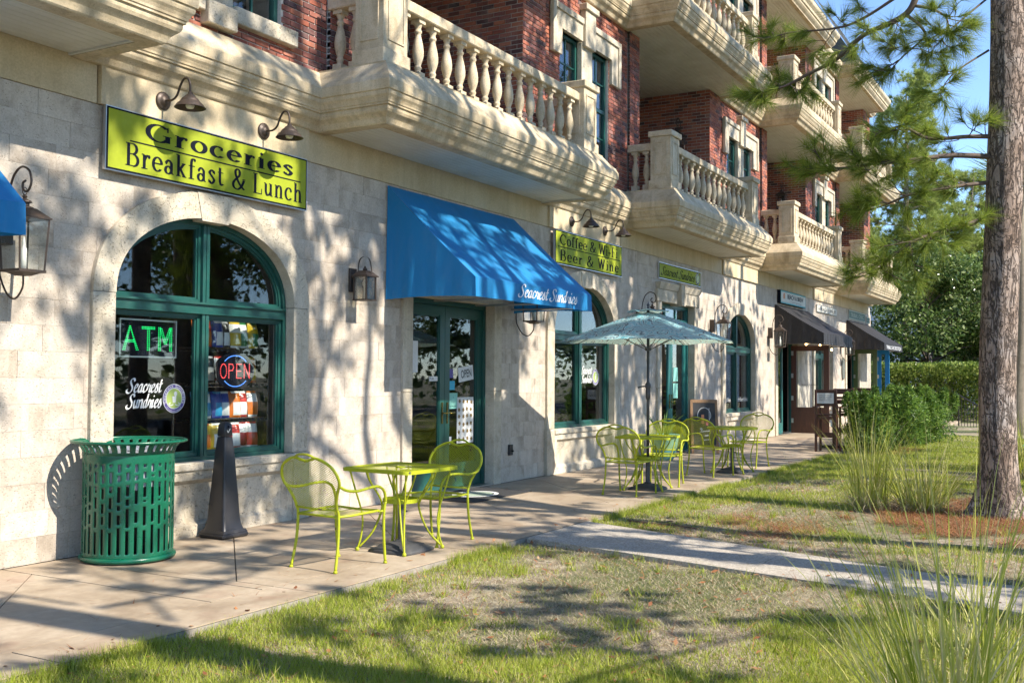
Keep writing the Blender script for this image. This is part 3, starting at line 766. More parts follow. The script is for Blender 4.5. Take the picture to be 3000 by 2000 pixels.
SC = {   # sloping brush script
 'S': (.70, [cv((.66, .80), (.56, .98), (.34, .97), (.22, .80), (.34, .58), (.50, .38), (.46, .10), (.22, -.04), (.0, .02), (-.06, .18), (.06, .22))]),
 'e': (.46, [cv((.06, .26), (.30, .38), (.36, .52), (.24, .60), (.10, .44), (.08, .16), (.22, .0), (.46, .16))]),
 'a': (.54, [cv((.40, .52), (.24, .60), (.07, .36), (.09, .08), (.22, .02), (.36, .22)), cv((.41, .60), (.37, .2), (.40, .02), (.54, .12))]),
 'c': (.44, [cv((.36, .48), (.26, .60), (.09, .42), (.08, .14), (.20, .0), (.44, .16))]),
 'r': (.44, [cv((.02, .14), (.12, .60), (.16, .46), (.34, .52), (.34, .36), (.32, .10), (.38, .01), (.48, .12))]),
 's': (.42, [cv((.02, .10), (.20, .62), (.24, .46), (.35, .20), (.24, .0), (.06, .06)), ]),
 't': (.38, [cv((.20, .92), (.14, .40), (.13, .10), (.22, .0), (.38, .14)), [(.0, .60), (.36, .62)]]),
 'u': (.54, [cv((.06, .58), (.07, .18), (.18, .0), (.36, .26)), cv((.40, .60), (.37, .2), (.40, .02), (.54, .12))]),
 'n': (.54, [cv((.06, .60), (.08, .3), (.06, .0)), cv((.08, .34), (.28, .60), (.40, .46), (.38, .12), (.44, .0), (.54, .10))]),
 'd': (.56, [cv((.38, .52), (.24, .58), (.07, .36), (.09, .08), (.22, .02), (.36, .24)), cv((.44, 1.02), (.39, .5), (.37, .15), (.42, .02), (.54, .12))]),
 'i': (.30, [cv((.10, .60), (.08, .2), (.12, .0), (.28, .14)), ('d', .14, .84, .065)]), ' ': (.34, []),
}
def nib(poly, w, h, ang):
    L = []; Rr = []; n = len(poly); ca, sa = math.cos(ang), math.sin(ang)
    for i in range(n):
        a = poly[max(i - 1, 0)]; b = poly[min(i + 1, n - 1)]
        if n > 3 and i in (0, n - 1) and abs(poly[0][0] - poly[-1][0]) + abs(poly[0][1] - poly[-1][1]) < 1e-6: a, b = poly[-2], poly[1]
        dx, dy = b[0] - a[0], b[1] - a[1]; l = math.hypot(dx, dy) or 1; nx, ny = -dy / l, dx / l
        u, v = nx * ca + ny * sa, -nx * sa + ny * ca; q = math.sqrt((w * u) ** 2 + (h * v) ** 2) or 1
        ou, ov = w * w * u / q, h * h * v / q; ox, oy = ou * ca - ov * sa, ou * sa + ov * ca
        L.append((poly[i][0] + ox, poly[i][1] + oy)); Rr.append((poly[i][0] - ox, poly[i][1] - oy))
    return L, Rr
def letters(text, font, size, sx=1, w=.075, h=.026, ang=0, slant=0, track=0.0):
    """flat outlines: list of polygons in (x, z), total width"""
    polys = []; x = 0
    for ch in text:
        adv, strokes = font[ch]
        T = lambda p: ((x + (p[0] * sx + p[1] * slant)) * size, p[1] * size)
        for s in strokes:
            if s[0] == 's': polys.append([T((s[1], s[3] - .022)), T((s[2], s[3] - .022)), T((s[2], s[3] + .022)), T((s[1], s[3] + .022))]); continue
            if s[0] == 't': polys.append([T((s[1] - .03, s[2])), T((s[1] + .03, s[2])), T((s[1] + .03, s[3])), T((s[1] - .03, s[3]))]); continue
            if s[0] == 'd': polys.append([T((s[1] + s[3] * math.cos(a * .628) / sx ** .5, s[2] + s[3] * math.sin(a * .628))) for a in range(10)]); continue
            if s[0] == 'd2': polys.append([T((s[1], s[3] - s[4])), T((s[2], s[3] - s[4])), T((s[2], s[3] + s[4])), T((s[1], s[3] + s[4]))]); continue
            A, B = nib(s, w / sx ** .3, h, ang)
            for i in range(len(A) - 1): polys.append([T(A[i]), T(A[i + 1]), T(B[i + 1]), T(B[i])])
        x += (adv + track) * sx
    return polys, (x - track * sx) * size
def put_letters(text, font, box, y, mat, parent, name='lettering', each=False, **kw):
    """fit the text into box (x0,x1,z0): width fixed, size given by kw['size']"""
    x0, x1, z0 = box; p, wdt = letters(text, font, **kw); k = (x1 - x0) / wdt
    if each:
        x = 0; tot = wdt / kw['size']
        for ch in text:
            kk = dict(kw); kk['track'] = 0; pp, _ = letters(ch, font, **kk); b = MB()
            for j, q in enumerate(pp): b.add([(x0 + (x * kw['size'] + a) * k, y - .00004 * (j % 7), z0 + c) for a, c in q], [tuple(range(len(q)))])
            if pp: b.build('letter', mat, parent)
            x += (font[ch][0] + kw.get('track', 0)) * kw.get('sx', 1)
        return
    b = MB()
    for j, q in enumerate(p): b.add([(x0 + a * k, y - .00004 * (j % 7), z0 + c) for a, c in q], [tuple(range(len(q)))])
    return tag(b.build(name, mat, parent), kind='stuff')
def text_mesh(txt, h, bold=0.0):
    cu = bpy.data.curves.new('t', 'FONT'); cu.body = txt; cu.size = 1; cu.align_x = 'LEFT'; cu.offset = bold; cu.resolution_u = 3
    o = bpy.data.objects.new('t', cu); COL.objects.link(o); dg = bpy.context.evaluated_depsgraph_get(); dg.update()
    me = bpy.data.meshes.new_from_object(o.evaluated_get(dg)); bpy.data.objects.remove(o); bpy.data.curves.remove(cu)
    V = np.array([v.co[:] for v in me.vertices]); return V, [tuple(p.vertices) for p in me.polygons], me
def plain_text(txt, x0, x1, z0, h, y, mat, parent, bold=.0, frame=None, name='lettering'):
    """block letters fitted in width x0..x1 and cap height h on the plane Y=y (or in a frame (origin, xdir, zdir))"""
    V, F, me = text_mesh(txt, h, bold); bpy.data.meshes.remove(me)
    V = V - [V[:, 0].min(), 0, 0]; w = V[:, 0].max(); V[:, 0] *= (x1 - x0) / w; V[:, 1] *= h / .72
    b = MB()
    if frame is None: b.add([(x0 + p[0], y, z0 + p[1]) for p in V], F)
    else:
        o, xd, zd = (Vector(q) for q in frame); b.add([o + xd * (x0 + p[0]) + zd * (z0 + p[1]) for p in V], F)
    return tag(b.build(name, mat, parent), kind='stuff')

# ================================================================== SIGNS
def board(name, x0, x1, z0, z1, face, label, cat='sign', t=.035, edge=INK, yb=-.004, bw=.016, rim=SILVER):
    s = empty(name, ((x0 + x1) / 2, yb, z0), label, cat)
    simple('sign_panel', [(x0, x1, yb - t, yb, z0, z1)], rim, s)
    y = yb - t - .0015; f = MB(); f.box(x0 + .008, x1 - .008, y - .001, y + .0012, z0 + .008, z1 - .008); f.build('border', edge, s)
    f = MB(); f.box(x0 + .008 + bw, x1 - .008 - bw, y - .003, y - .0014, z0 + .008 + bw, z1 - .008 - bw); f.build('sign_face', face, s)
    return s, y - .005
s, y = board('shop_sign', 5.95, 8.52, 3.245, 3.795, SIGNL, 'long lime green sign reading Groceries Breakfast & Lunch above the arched window', yb=-.05)
put_letters('Groceries', GL, (6.37, 8.30, 3.575), y, INK, s, each=True, size=.165, sx=1.5, w=.115, h=.036, track=.10)
simple('rule', [(6.20, 8.41, y - .0005, y + .001, 3.527, 3.539)], INK, s)
put_letters('Breakfast & Lunch', GL, (6.15, 8.44, 3.315), y, INK, s, each=True, size=.20, sx=.98, w=.088, h=.032, track=.08)
s, y = board('shop_sign', 14.27, 16.83, 3.25, 3.782, SIGNL, 'lime green sign reading Coffee & Wi-Fi Beer & Wine beside the blue awning', yb=-.05)
put_letters('Coffee & Wi-Fi', GL, (14.43, 16.64, 3.555), y, INK, s, each=True, size=.17, sx=1.0, w=.085, h=.032, track=.04)
simple('rule', [(14.36, 16.75, y - .0005, y + .001, 3.517, 3.529)], INK, s)
put_letters('Beer & Wine', GL, (14.43, 16.68, 3.31), y, INK, s, each=True, size=.17, sx=1.1, w=.088, h=.032, track=.14)
s, y = board('shop_sign', 18.70, 21.05, 3.40, 3.705, SIGNL, 'small lime green sign with script shop name over the second green door')
put_letters('Seacrest Sundries', SC, (18.80, 20.66, 3.475), y, INK, s, size=.165, w=.07, h=.025, ang=.5, slant=.28)
PURPLE = flat('logo_purple', (.09, .06, .26), .5); LOGOG = flat('logo_green', (.38, .48, .12), .5); LOGOW = flat('logo_white', (.75, .75, .72), .5)
def disc(b, cx, cz, rx, rz, y, n=28): b.add([(cx + rx * math.cos(2 * math.pi * i / n), y, cz + rz * math.sin(2 * math.pi * i / n)) for i in range(n)], [tuple(range(n))])
def annulus(b, cx, cz, r0, r1, y, n=32):
    for i in range(n):
        a, c = 2 * math.pi * i / n, 2 * math.pi * (i + 1) / n
        b.add([(cx + r0 * math.cos(a), y, cz + r0 * math.sin(a)), (cx + r1 * math.cos(a), y, cz + r1 * math.sin(a)), (cx + r1 * math.cos(c), y, cz + r1 * math.sin(c)), (cx + r0 * math.cos(c), y, cz + r0 * math.sin(c))], [(0, 1, 2, 3)])
def roundel(cx, cz, r, y, parent, dark=PURPLE):
    b = MB(); disc(b, cx, cz, r, r, y); b.build('logo_ring', dark, parent)
    b = MB(); annulus(b, cx, cz, r * .96, r, y - .0012); annulus(b, cx, cz, r * .68, r * .73, y - .0012); 
    # white cup with a straw and small curls
    c = r * .42; b.add([(cx - c * .45, y - .0036, cz + c * .35), (cx + c * .45, y - .0036, cz + c * .35), (cx + c * .28, y - .0036, cz - c * .7), (cx - c * .28, y - .0036, cz - c * .7)], [(0, 1, 2, 3)])
    disc(b, cx + c * .25, cz + c * .75, c * .35, c * .42, y - .0036, 12)
    for sg in (-1, 1):
        pts = [(cx + sg * c * q[0], cz + c * q[1]) for q in ((.2, -.95), (.7, -1.15), (1.15, -.9), (.8, -.7))]
        A, B = nib(cv(*pts), r * .03, r * .03, 0)
        for i in range(len(A) - 1): b.add([(A[i][0], y - .0036, A[i][1]), (A[i + 1][0], y - .0036, A[i + 1][1]), (B[i + 1][0], y - .0036, B[i + 1][1]), (B[i][0], y - .0036, B[i][1])], [(0, 1, 2, 3)])
    b.build('logo_marks', LOGOW, parent)
    b = MB(); disc(b, cx, cz, r * .68, r * .68, y - .0024); b.build('logo_disc', LOGOG, parent)
    # ring lettering
    for txt, up in (('Seacrest Sundries', True), ('beach neighborhood market & cafe', False)):
        V, F, me = text_mesh(txt, 1); bpy.data.meshes.remove(me); V = V - [V[:, 0].min(), 0, 0]; V[:, 0] /= V[:, 0].max()
        h = r * (.20 if up else .10) / .72; b = MB(); out = []
        for p in V:
            if up: a = R(205 - 230 * p[0]); rr = r * .76 + p[1] * h
            else: a = R(222 + 96 * p[0]); rr = r * .90 - p[1] * h
            out.append((cx + rr * math.cos(a), y - .0018, cz + rr * math.sin(a)))
        b.add(out, F); b.build('logo_lettering', LOGOW, parent)
roundel(20.86, 3.553, .125, y, s, INK)
CREAMS = paint('pale_sign_face', (.62, .60, .52), .5, 0, .1, (.5, .47, .4), 4, .01); AQUA = flat('aqua_edge', (.05, .32, .33), .5); SAGE = paint('sage_sign_face', (.10, .16, .13), .5, 0, .2, (.2, .25, .2), 5)
GREY = flat('grey_ink', (.10, .10, .09), .6); TERRA = flat('terracotta', (.55, .2, .06), .5); PALE = flat('pale_letter', (.52, .55, .45), .6)
s, y = board('shop_sign', 27.10, 29.70, 3.45, 3.80, CREAMS, 'cream and aqua sign reading Beach & Brew over the first black awning', edge=AQUA, bw=.035, t=.09, rim=INK)
plain_text('BEACH & BREW', 27.75, 29.42, 3.60, .12, y, INK, s, .02); plain_text('A CRAFT TAP ROOM', 28.05, 29.2, 3.515, .04, y, GREY, s)
b = MB(); disc(b, 27.42, 3.66, .10, .075, y, 16); b.box(27.33, 27.51, y - .001, y + .0005, 3.58, 3.66); b.build('pineapple_mark', TERRA, s)
s, y = board('shop_sign', 31.28, 33.90, 3.455, 3.68, CREAMS, 'thin cream sign reading Arriaga Jewelry between the two black awnings', edge=GREY, bw=.012)
plain_text('ARRIAGA JEWELRY', 31.40, 33.78, 3.505, .125, y, INK, s, .0)
s, y = board('shop_sign', 35.70, 38.35, 3.475, 3.77, SAGE, 'dark sage sign reading Tribal Chic over the farthest black awning', edge=PALE, bw=.02)
plain_text('TRIBAL CHIC', 35.95, 38.1, 3.555, .14, y, PALE, s, .0)
s, y = board('shop_sign', 38.62, 39.25, 3.46, 3.68, SAGE, 'tiny sage sign at the far corner of the building', edge=PALE, bw=.015)
plain_text('BOUTIQUE', 38.74, 39.12, 3.55, .05, y, PALE, s, .0)
b = MB(); n = 24
for k, (ra, rb, yy, zz) in enumerate(((.30, .15, -.045, .03),)): b.prism([(34.87 + .2 * math.cos(2 * math.pi * i / n), 1.81 + .36 * math.sin(2 * math.pi * i / n)) for i in range(n)], -.045, -.002)
tag(b.build('oval_plaque', paint('oval_plaque_metal', (.16, .17, .15), .5, .3, .4, (.3, .3, .25), 9)), 'grey oval plaque on the stone wall near the blue door', 'plaque')

# ================================================================== AWNINGS
def cloth(name, c1, folds=.5):
    k = NT(name); v = k.coord(False); n = k.noise(v, 1.3, 4, .6, 0, mapping=(2.2, 1, .5)); n2 = k.noise(v, 300, 2); n3 = k.noise(v, 5, 5, .7, .5, mapping=(2, 1, .4))
    c = k.mix(.3, c1, k.ramp(n, [(.3, tuple(x * .75 for x in c1)), (.7, tuple(min(1, x * 1.25) for x in c1))]))
    c = k.mix(k.math('MULTIPLY', k.ramp(n3, [(.5, (0, 0, 0)), (.75, (1, 1, 1))]), .3), c, tuple(min(1, x * .8 + .10) for x in c1))
    m_ = k.done(c, .62, k.bump(n2, .15, .001, k.bump(n3, .3, .02, k.bump(n, .35, .04)))); tr = k.n('BsdfTranslucent'); k.l(c, tr.inputs[0]); mx = k.n('MixShader'); mx.inputs[0].default_value = .22
    k.l(k.b.outputs[0], mx.inputs[1]); k.l(tr.outputs[0], mx.inputs[2]); k.l(mx.outputs[0], k.out.inputs[0]); return m_
BLUEC = cloth('blue_awning_canvas', (.012, .23, .52)); BLACKC = cloth('black_awning_canvas', (.028, .027, .03))
def awning(x0, x1, yo, zt, zv, zb, mat, label, seams=1, scallop=False, text=None):
    a = empty('awning', ((x0 + x1) / 2, 0, zb), label, 'awning'); nx = 36
    b = MB(); V = []; F = []; ny = 12
    for j in range(ny + 1):
        t = j / ny; sag = -.018 * math.sin(math.pi * t)
        for i in range(nx + 1):
            u = i / nx; w = -.036 * abs(math.sin(u * 3 * math.pi)) * math.sin(math.pi * t) ** .8 + .005 * math.sin(u * 31 + t * 7) * math.sin(math.pi * t)
            V.append((x0 + (x1 - x0) * u, -.02 + (yo + .02) * t, zt + (zv - zt) * t + sag + w))
    for j in range(ny):
        for i in range(nx): F.append((j * (nx + 1) + i, (j + 1) * (nx + 1) + i, (j + 1) * (nx + 1) + i + 1, j * (nx + 1) + i + 1))
    b.add(V, F); b.build('canopy', mat, a, True)
    b = MB()                                                   # front valance
    n2 = 60; V = []
    for i in range(n2 + 1):
        u = i / n2; wv = (.022 * math.sin(u * 70) if scallop else .005 * math.sin(u * 23)); dz = (.012 * math.sin(u * 70 + 1) if scallop else 0)
        V += [(x0 + (x1 - x0) * u, yo, zv), (x0 + (x1 - x0) * u, yo - .004 + wv * .5, (zv + zb) / 2), (x0 + (x1 - x0) * u, yo - .006 + wv, zb + dz)]
    b.add(V, [(3 * i + k, 3 * i + k + 1, 3 * i + k + 4, 3 * i + k + 3) for i in range(n2) for k in (0, 1)]); b.build('valance', mat, a, True)
    for xs, sg in ((x0, -1), (x1, 1)):                          # side panels with gentle folds
        b = MB(); V = []; F = []; n = 26; mz = 12
        for i in range(n + 1):
            t = i / n; y = -.02 + (yo + .02) * t; top = zt + (zv - zt) * t - .018 * math.sin(math.pi * t)
            for k in range(mz + 1):
                q = k / mz; z = top + (zb + .02 * math.sin(math.pi * t) - top) * q
                V.append((xs + sg * (.012 * math.sin(t * 46 + q * 2.5) * q ** 1.5 * (1 - t * .7) + .010 * math.sin(t * 21 + 2) * q), y, z))
        for i in range(n):
            for k in range(mz): F.append((i * (mz + 1) + k, (i + 1) * (mz + 1) + k, (i + 1) * (mz + 1) + k + 1, i * (mz + 1) + k + 1))
        b.add(V, F); b.build('side_panel', mat, a, True)
    b = MB(); r = .014
    for x in [x0 + .03 + (x1 - x0 - .06) * k / 3 for k in range(4)]:
        b.tube([(x, -.03, zt - .05), (x, yo + .03, zv - .03), (x, yo + .02, zb + .03)], r, 6); b.tube([(x, yo + .02, zb + .05), (x, -.01, zb + .05)], r, 6)
    b.tube([(x0 + .02, yo + .02, zb + .03), (x1 - .02, yo + .02, zb + .03)], r, 6); b.tube([(x0 + .02, yo + .02, zv - .03), (x1 - .02, yo + .02, zv - .03)], r, 6); b.build('frame', SILVER, a)
    for k in range(seams):
        x = x0 + (x1 - x0) * (k + 1) / (seams + 1) - .1; b = MB()
        for j in range(ny):
            t0, t1 = j / ny, (j + 1) / ny; f = lambda t: (-.02 + (yo + .02) * t, zt + (zv - zt) * t - .018 * math.sin(math.pi * t) + .006)
            p, q = f(t0), f(t1); b.add([(x - .008, p[0], p[1]), (x + .008, p[0], p[1]), (x + .008, q[0], q[1]), (x - .008, q[0], q[1])], [(0, 1, 2, 3)])
        b.build('seam', mat, a)
    return a
aw = awning(10.04, 13.10, -1.257, 3.77, 2.632, 2.41, BLUEC, 'bright blue canvas awning with white script lettering over the double door', 1)
CANW = flat('white_canvas_print', (.78, .80, .82), .6)
put_letters('Seacrest Sundries', SC, (11.02, 12.62, 2.475), -1.2695, CANW, aw, size=.155, w=.075, h=.026, ang=.5, slant=.28)
awning(1.2, 4.38, -1.257, 3.77, 2.632, 2.42, BLUEC, 'blue canvas awning cut off by the left edge of the picture', 1)
awning(26.85, 30.3, -1.25, 3.40, 2.64, 2.36, BLACKC, 'black canvas awning with wavy valance above the brown door', 1, True)
aw = awning(35.45, 38.9, -1.2, 3.42, 2.66, 2.42, BLACKC, 'black canvas awning with white lettering above the blue door at the far end', 1)
plain_text('TRIBAL CHIC BOUTIQUE', 35.8, 38.6, 2.47, .12, -1.212, CANW, aw)

# ================================================================== GOOSENECK LAMPS
BULB = flat('frosted_bulb', (.8, .78, .7), .3)
def gooseneck(x, z, label):
    g = empty('gooseneck_lamp', (x, 0, z), label, 'lamp', 'gooseneck sign lamps'); y0 = -.05
    b = MB(); V = []
    for rr, yy in ((.082, y0), (.082, y0 - .012), (.066, y0 - .02), (.045, y0 - .024), (.042, y0 - .04), (.0, y0 - .042)): V.append((rr, yy))
    n = 20; vs = [(x + r_ * math.cos(2 * math.pi * k / n), yy, z + r_ * math.sin(2 * math.pi * k / n)) for r_, yy in V for k in range(n)]
    b.add(vs, [(i * n + k, (i + 1) * n + k, (i + 1) * n + (k + 1) % n, i * n + (k + 1) % n) for i in range(len(V) - 1) for k in range(n)]); b.build('wall_plate', BRONZE, g, True)
    p = curve_pts([(x, y0 - .03, z), (x, y0 - .12, z - .005), (x, y0 - .18, z + .03), (x, y0 - .22, z + .11), (x, y0 - .265, z + .165), (x, y0 - .315, z + .16), (x, y0 - .34, z + .11), (x, y0 - .345, z + .03)], 6)
    b = MB(); b.tube(p, .010, 8); b.build('arm', BRONZE, g, True)
    c = (x, y0 - .345, z - .105)
    b = MB(); pr = [(.138, 0), (.132, .006), (.118, .028), (.098, .048), (.086, .056), (.083, .066), (.07, .084), (.056, .092), (.052, .098), (.04, .112), (.024, .122), (.02, .14), (.012, .145)]
    b.lathe(pr, c, 24, False, True); b.lathe([(r_ - .004, z_ - .002) for r_, z_ in pr[:-1]], c, 24, False, False); b.build('lamp_shade', BRONZE, g, True)
    b = MB(); b.lathe([(.004, -.008), (.03, -.002), (.04, .018), (.034, .045), (.02, .07)], c, 12); b.build('bulb', BULB, g, True)
gooseneck(6.59, 3.975, 'bronze gooseneck lamp above the G of the Groceries sign'); gooseneck(7.89, 3.97, 'bronze gooseneck lamp above the right end of the Groceries sign')
gooseneck(14.91, 3.975, 'bronze gooseneck lamp with rust streak above the left of the Coffee sign'); gooseneck(16.18, 3.98, 'bronze gooseneck lamp above the right of the Coffee sign')

# ================================================================== CARRIAGE LANTERNS
CANDLE = flat('candle_tube', (.75, .74, .68), .5)
def lantern(x, zc, label, yw=0.0, side=0, name='wall_lantern'):
    """zc: centre of the glass body; hangs .3 m off the wall"""
    g = empty(name, (x, yw, zc - .45), label, 'lantern', 'carriage lanterns'); yc = yw - .30
    if side: ax = lambda p: (x - (p[1] - yw) * 0 + (p[0] - x) * 0 - (yw - p[1]) * side, yw + (p[0] - x), p[2])
    else: ax = lambda p: p
    def fin(b, nm, mt, sm=False):
        b.v = [ax(p) for p in b.v]; return b.build(nm, mt, g, sm)
    b = MB(); b.cbox(x - .055, x + .055, yw - .10, yw - .001, zc - .02, zc + .25, .006); fin(b, 'wall_box', BRONZE)
    b = MB(); p = curve_pts([(x, yw - .09, zc + .2), (x, yw - .11, zc + .36), (x, yw - .16, zc + .50), (x, yw - .25, zc + .565), (x, yw - .345, zc + .53), (x, yw - .375, zc + .44), (x, yw - .335, zc + .375), (x, yw - .28, zc + .39), (x, yw - .275, zc + .44), (x, yw - .305, zc + .455)], 5)
    b.tube(p, .009, 7); b.tube([(x + .02 * math.cos(a * .7), yc, zc + .375 + .03 * math.sin(a * .7)) for a in range(9)], .004, 5, True); fin(b, 'scroll_bracket', BRONZE, True)
    b = MB(); b.lathe([(.012, .345), (.02, .335), (.012, .32), (.05, .30), (.055, .29), (.035, .285), (.035, .265), (.07, .25), (.075, .24)], (x, yc, zc), 12); b.frustum((x, yc), .135, .135, .06, .06, zc + .175, zc + .245); b.frustum((x, yc), .14, .14, .14, .14, zc + .163, zc + .174); fin(b, 'roof', BRONZE)
    b = MB(); t0, t1 = .105, .125
    for sx in (-1, 1):
        for sy in (-1, 1): b.tube([(x + sx * t0, yc + sy * t0, zc - .23), (x + sx * t1, yc + sy * t1, zc + .165)], .009, 4)
    b.frustum((x, yc), .115, .115, .115, .115, zc - .245, zc - .225); b.frustum((x, yc), .04, .04, .09, .09, zc - .27, zc - .245); fin(b, 'cage', BRONZE)
    b = MB()
    for sx, sy in ((1, 0), (-1, 0), (0, 1), (0, -1)):
        w0, w1 = t0 - .008, t1 - .008
        if sx: q = [(x + sx * t0, yc - w0, zc - .224), (x + sx * t0, yc + w0, zc - .224), (x + sx * t1, yc + w1, zc + .16), (x + sx * t1, yc - w1, zc + .16)]
        else: q = [(x - w0, yc + sy * t0, zc - .224), (x + w0, yc + sy * t0, zc - .224), (x + w1, yc + sy * t1, zc + .16), (x - w1, yc + sy * t1, zc + .16)]
        b.add(q, [(0, 1, 2, 3)])
    fin(b, 'glass', LGLASS)
    b = MB(); b.lathe([(.022, -.225), (.022, -.06), (.012, -.05), (.014, -.02), (.004, .03)], (x, yc, zc), 10); fin(b, 'candle', CANDLE, True)
    b = MB(); b.tube(curve_pts([(x, yc, zc - .26), (x, yc + .005, zc - .36), (x, yc + .09, zc - .44), (x, yc + .19, zc - .40), (x, yw - .03, zc - .28), (x, yw - .012, zc - .2), (x, yw - .012, zc - .02)], 5), .008, 6); fin(b, 'tail_tube', BRONZE, True)
lantern(5.05, 2.52, 'large bronze carriage lantern beside the blue awning at the left edge')
lantern(13.2, 2.53, 'bronze carriage lantern half hidden beneath the lettered blue awning')
lantern(17.72, 2.48, 'bronze carriage lantern rising behind the patterned umbrella')
lantern(21.80, 2.50, 'bronze carriage lantern right of the umbrella beside an arched window')
lantern(26.29, 2.52, 'bronze carriage lantern left of the first black awning')
lantern(34.6, 2.5, 'bronze carriage lantern left of the farthest black awning')
for i, (c, zf, lb) in enumerate(((BALC[2], LV[0][0], 'dark lantern on the brick loggia wall above the small script sign'), (BALC[3], LV[0][0], 'dark lantern on the brick loggia wall of the balcony over the brown door'))):
    lantern(c + 1.86 - .05, zf + 1.75, lb, .55, side=1)
RIPPLE = glass_mat('water_glass', (.8, .8, .76), .12)
g = empty('wall_lantern', (9.40, 0, 2.2), 'small square bronze lantern with looped handle left of the blue awning', 'lantern'); x, zc, yc = 9.40, 2.50, -.19
b = MB(); b.cbox(x - .06, x + .06, -.03, -.001, zc - .05, zc + .22, .004); b.box(x - .02, x + .02, -.12, -.03, zc + .12, zc + .15); b.build('wall_plate', BRONZE, g)
b = MB(); b.frustum((x, yc), .105, .105, .05, .05, zc + .13, zc + .185); b.frustum((x, yc), .11, .11, .11, .11, zc + .115, zc + .13); b.lathe([(.02, .185), (.03, .2), (.012, .225), (.005, .24)], (x, yc, zc), 10); b.build('roof', BRONZE, g)
b = MB()
for sx in (-1, 1):
    for sy in (-1, 1): b.box(x + sx * .085 - .008, x + sx * .085 + .008, yc + sy * .085 - .008, yc + sy * .085 + .008, zc - .15, zc + .115)
b.frustum((x, yc), .097, .097, .097, .097, zc - .152, zc - .138)
b.build('cage', BRONZE, g)
b = MB(); b.box(x - .078, x + .078, yc - .086, yc - .083, zc - .14, zc + .115); b.box(x - .078, x + .078, yc + .083, yc + .086, zc - .14, zc + .115); b.box(x - .086, x - .083, yc - .078, yc + .078, zc - .14, zc + .115); b.box(x + .083, x + .086, yc - .078, yc + .078, zc - .14, zc + .115); b.build('glass', RIPPLE, g)
b = MB(); b.lathe([(.016, -.14), (.016, .0), (.028, .02), (.03, .05), (.01, .09)], (x, yc, zc), 10); b.build('bulb', CANDLE, g, True)
b = MB(); pts = curve_pts([(x, -.09, zc + .16), (x, -.10, zc + .27), (x, -.13, zc + .33), (x, yc, zc + .345), (x, -.25, zc + .31), (x, -.28, zc + .2), (x, -.285, zc + .12)], 5)
for i in range(len(pts) - 1): p, q = pts[i], pts[i + 1]; b.add([(x - .012, p.y, p.z), (x + .012, p.y, p.z), (x + .012, q.y, q.z), (x - .012, q.y, q.z)], [(0, 1, 2, 3)])
b.build('handle_strap', BRONZE, g)

# ================================================================== THINGS IN THE FIRST WINDOW
yg = .126
ledg = emit('led_green', (.01, 1.0, .22), .6); ledr = emit('led_red', (1.0, .12, .12), .7); ledb = emit('led_blue', (.15, .4, 1.0), .7)
g = empty('led_sign', (6.72, .2, 1.74), 'framed LED sign showing ATM in green dots inside the arched window', 'sign'); x0, x1, z0, z1 = 6.36, 7.02, 1.66, 2.01
b = MB(); o = [(x0, z0), (x1, z0), (x1, z1), (x0, z1)]; b.ring(o, inset(o, .014), .19, .215); b.build('frame', SILVER, g)
simple('backing_panel', [(x0 + .012, x1 - .012, .205, .212, z0 + .012, z1 - .012)], INK, g)
b = MB()
def dots(b, pts, y, s=.0048, step=.0165):
    for a, c in zip(pts[:-1], pts[1:]):
        l = math.hypot(c[0] - a[0], c[1] - a[1]); n = max(1, int(l / step))
        for k in range(n + 1):
            px, pz = a[0] + (c[0] - a[0]) * k / n, a[1] + (c[1] - a[1]) * k / n; b.box(px - s, px + s, y - .004, y, pz - s * .8, pz + s * .8)
u = lambda X, Z: (x0 + .05 + X * .56, z0 + .07 + Z * .21)
for dx in (0, .035):
    dots(b, [u(.0 + dx, 0), u(.125 + dx * .4, 1)], .203); dots(b, [u(.13 + dx * .3, 1), u(.27 - dx + .03, 0)], .203); dots(b, [u(.06, .34 + dx * 2), u(.21, .34 + dx * 2)], .203)
    dots(b, [u(.38, .93 + dx * 2), u(.63, .93 + dx * 2)], .203); dots(b, [u(.49 + dx, 0), u(.49 + dx, .92)], .203)
    dots(b, [u(.72 + dx, 0), u(.72 + dx, 1)], .203); dots(b, [u(.96 + dx, 0), u(.96 + dx, 1)], .203); dots(b, [u(.75 + dx, .95), u(.845 + dx, .3)], .203); dots(b, [u(.845 + dx, .3), u(.94 + dx, .95)], .203)
b.build('dot_letters', ledg, g)
g = empty('led_sign', (7.83, .2, 1.42), 'oval OPEN sign with red dots and blue arcs inside the arched window', 'sign'); cx, cz = 7.80, 1.545
b = MB(); n = 36; b.prism([(cx + .27 * math.cos(2 * math.pi * i / n), cz + .185 * math.sin(2 * math.pi * i / n)) for i in range(n)], .20, .225); b.build('backing_panel', INK, g)
b = MB(); dots(b, arc(cx, cz, .19, .155, 40, 140, 20), .199, .005, .013); dots(b, arc(cx, cz, .19, .155, 220, 320, 20), .199, .005, .013); b.build('blue_dots', ledb, g)
b = MB(); u = lambda X, Z: (cx - .205 + X * .41 + Z * .0, cz - .07 + Z * .14)
for q in (arc(*u(.1, .5), .042, .07, 0, 360, 22), [u(.28, 0), u(.28, 1)], [u(.28, 1), u(.40, .98), u(.44, .78), u(.40, .55), u(.28, .52)], [u(.54, 0), u(.54, 1)], [u(.54, 1), u(.70, 1)], [u(.54, .5), u(.68, .5)], [u(.54, 0), u(.70, 0)], [u(.80, 0), u(.80, 1)], [u(.80, 1), u(.98, 0)], [u(.98, 0), u(.98, 1)]): dots(b, q, .199, .0048, .012)
b.build('red_dots', ledr, g)
g = tag(empty('window_decal', (6.7, .12, 1.2)), 'white script shop name and round purple logo on the left pane of the first window', 'decal')
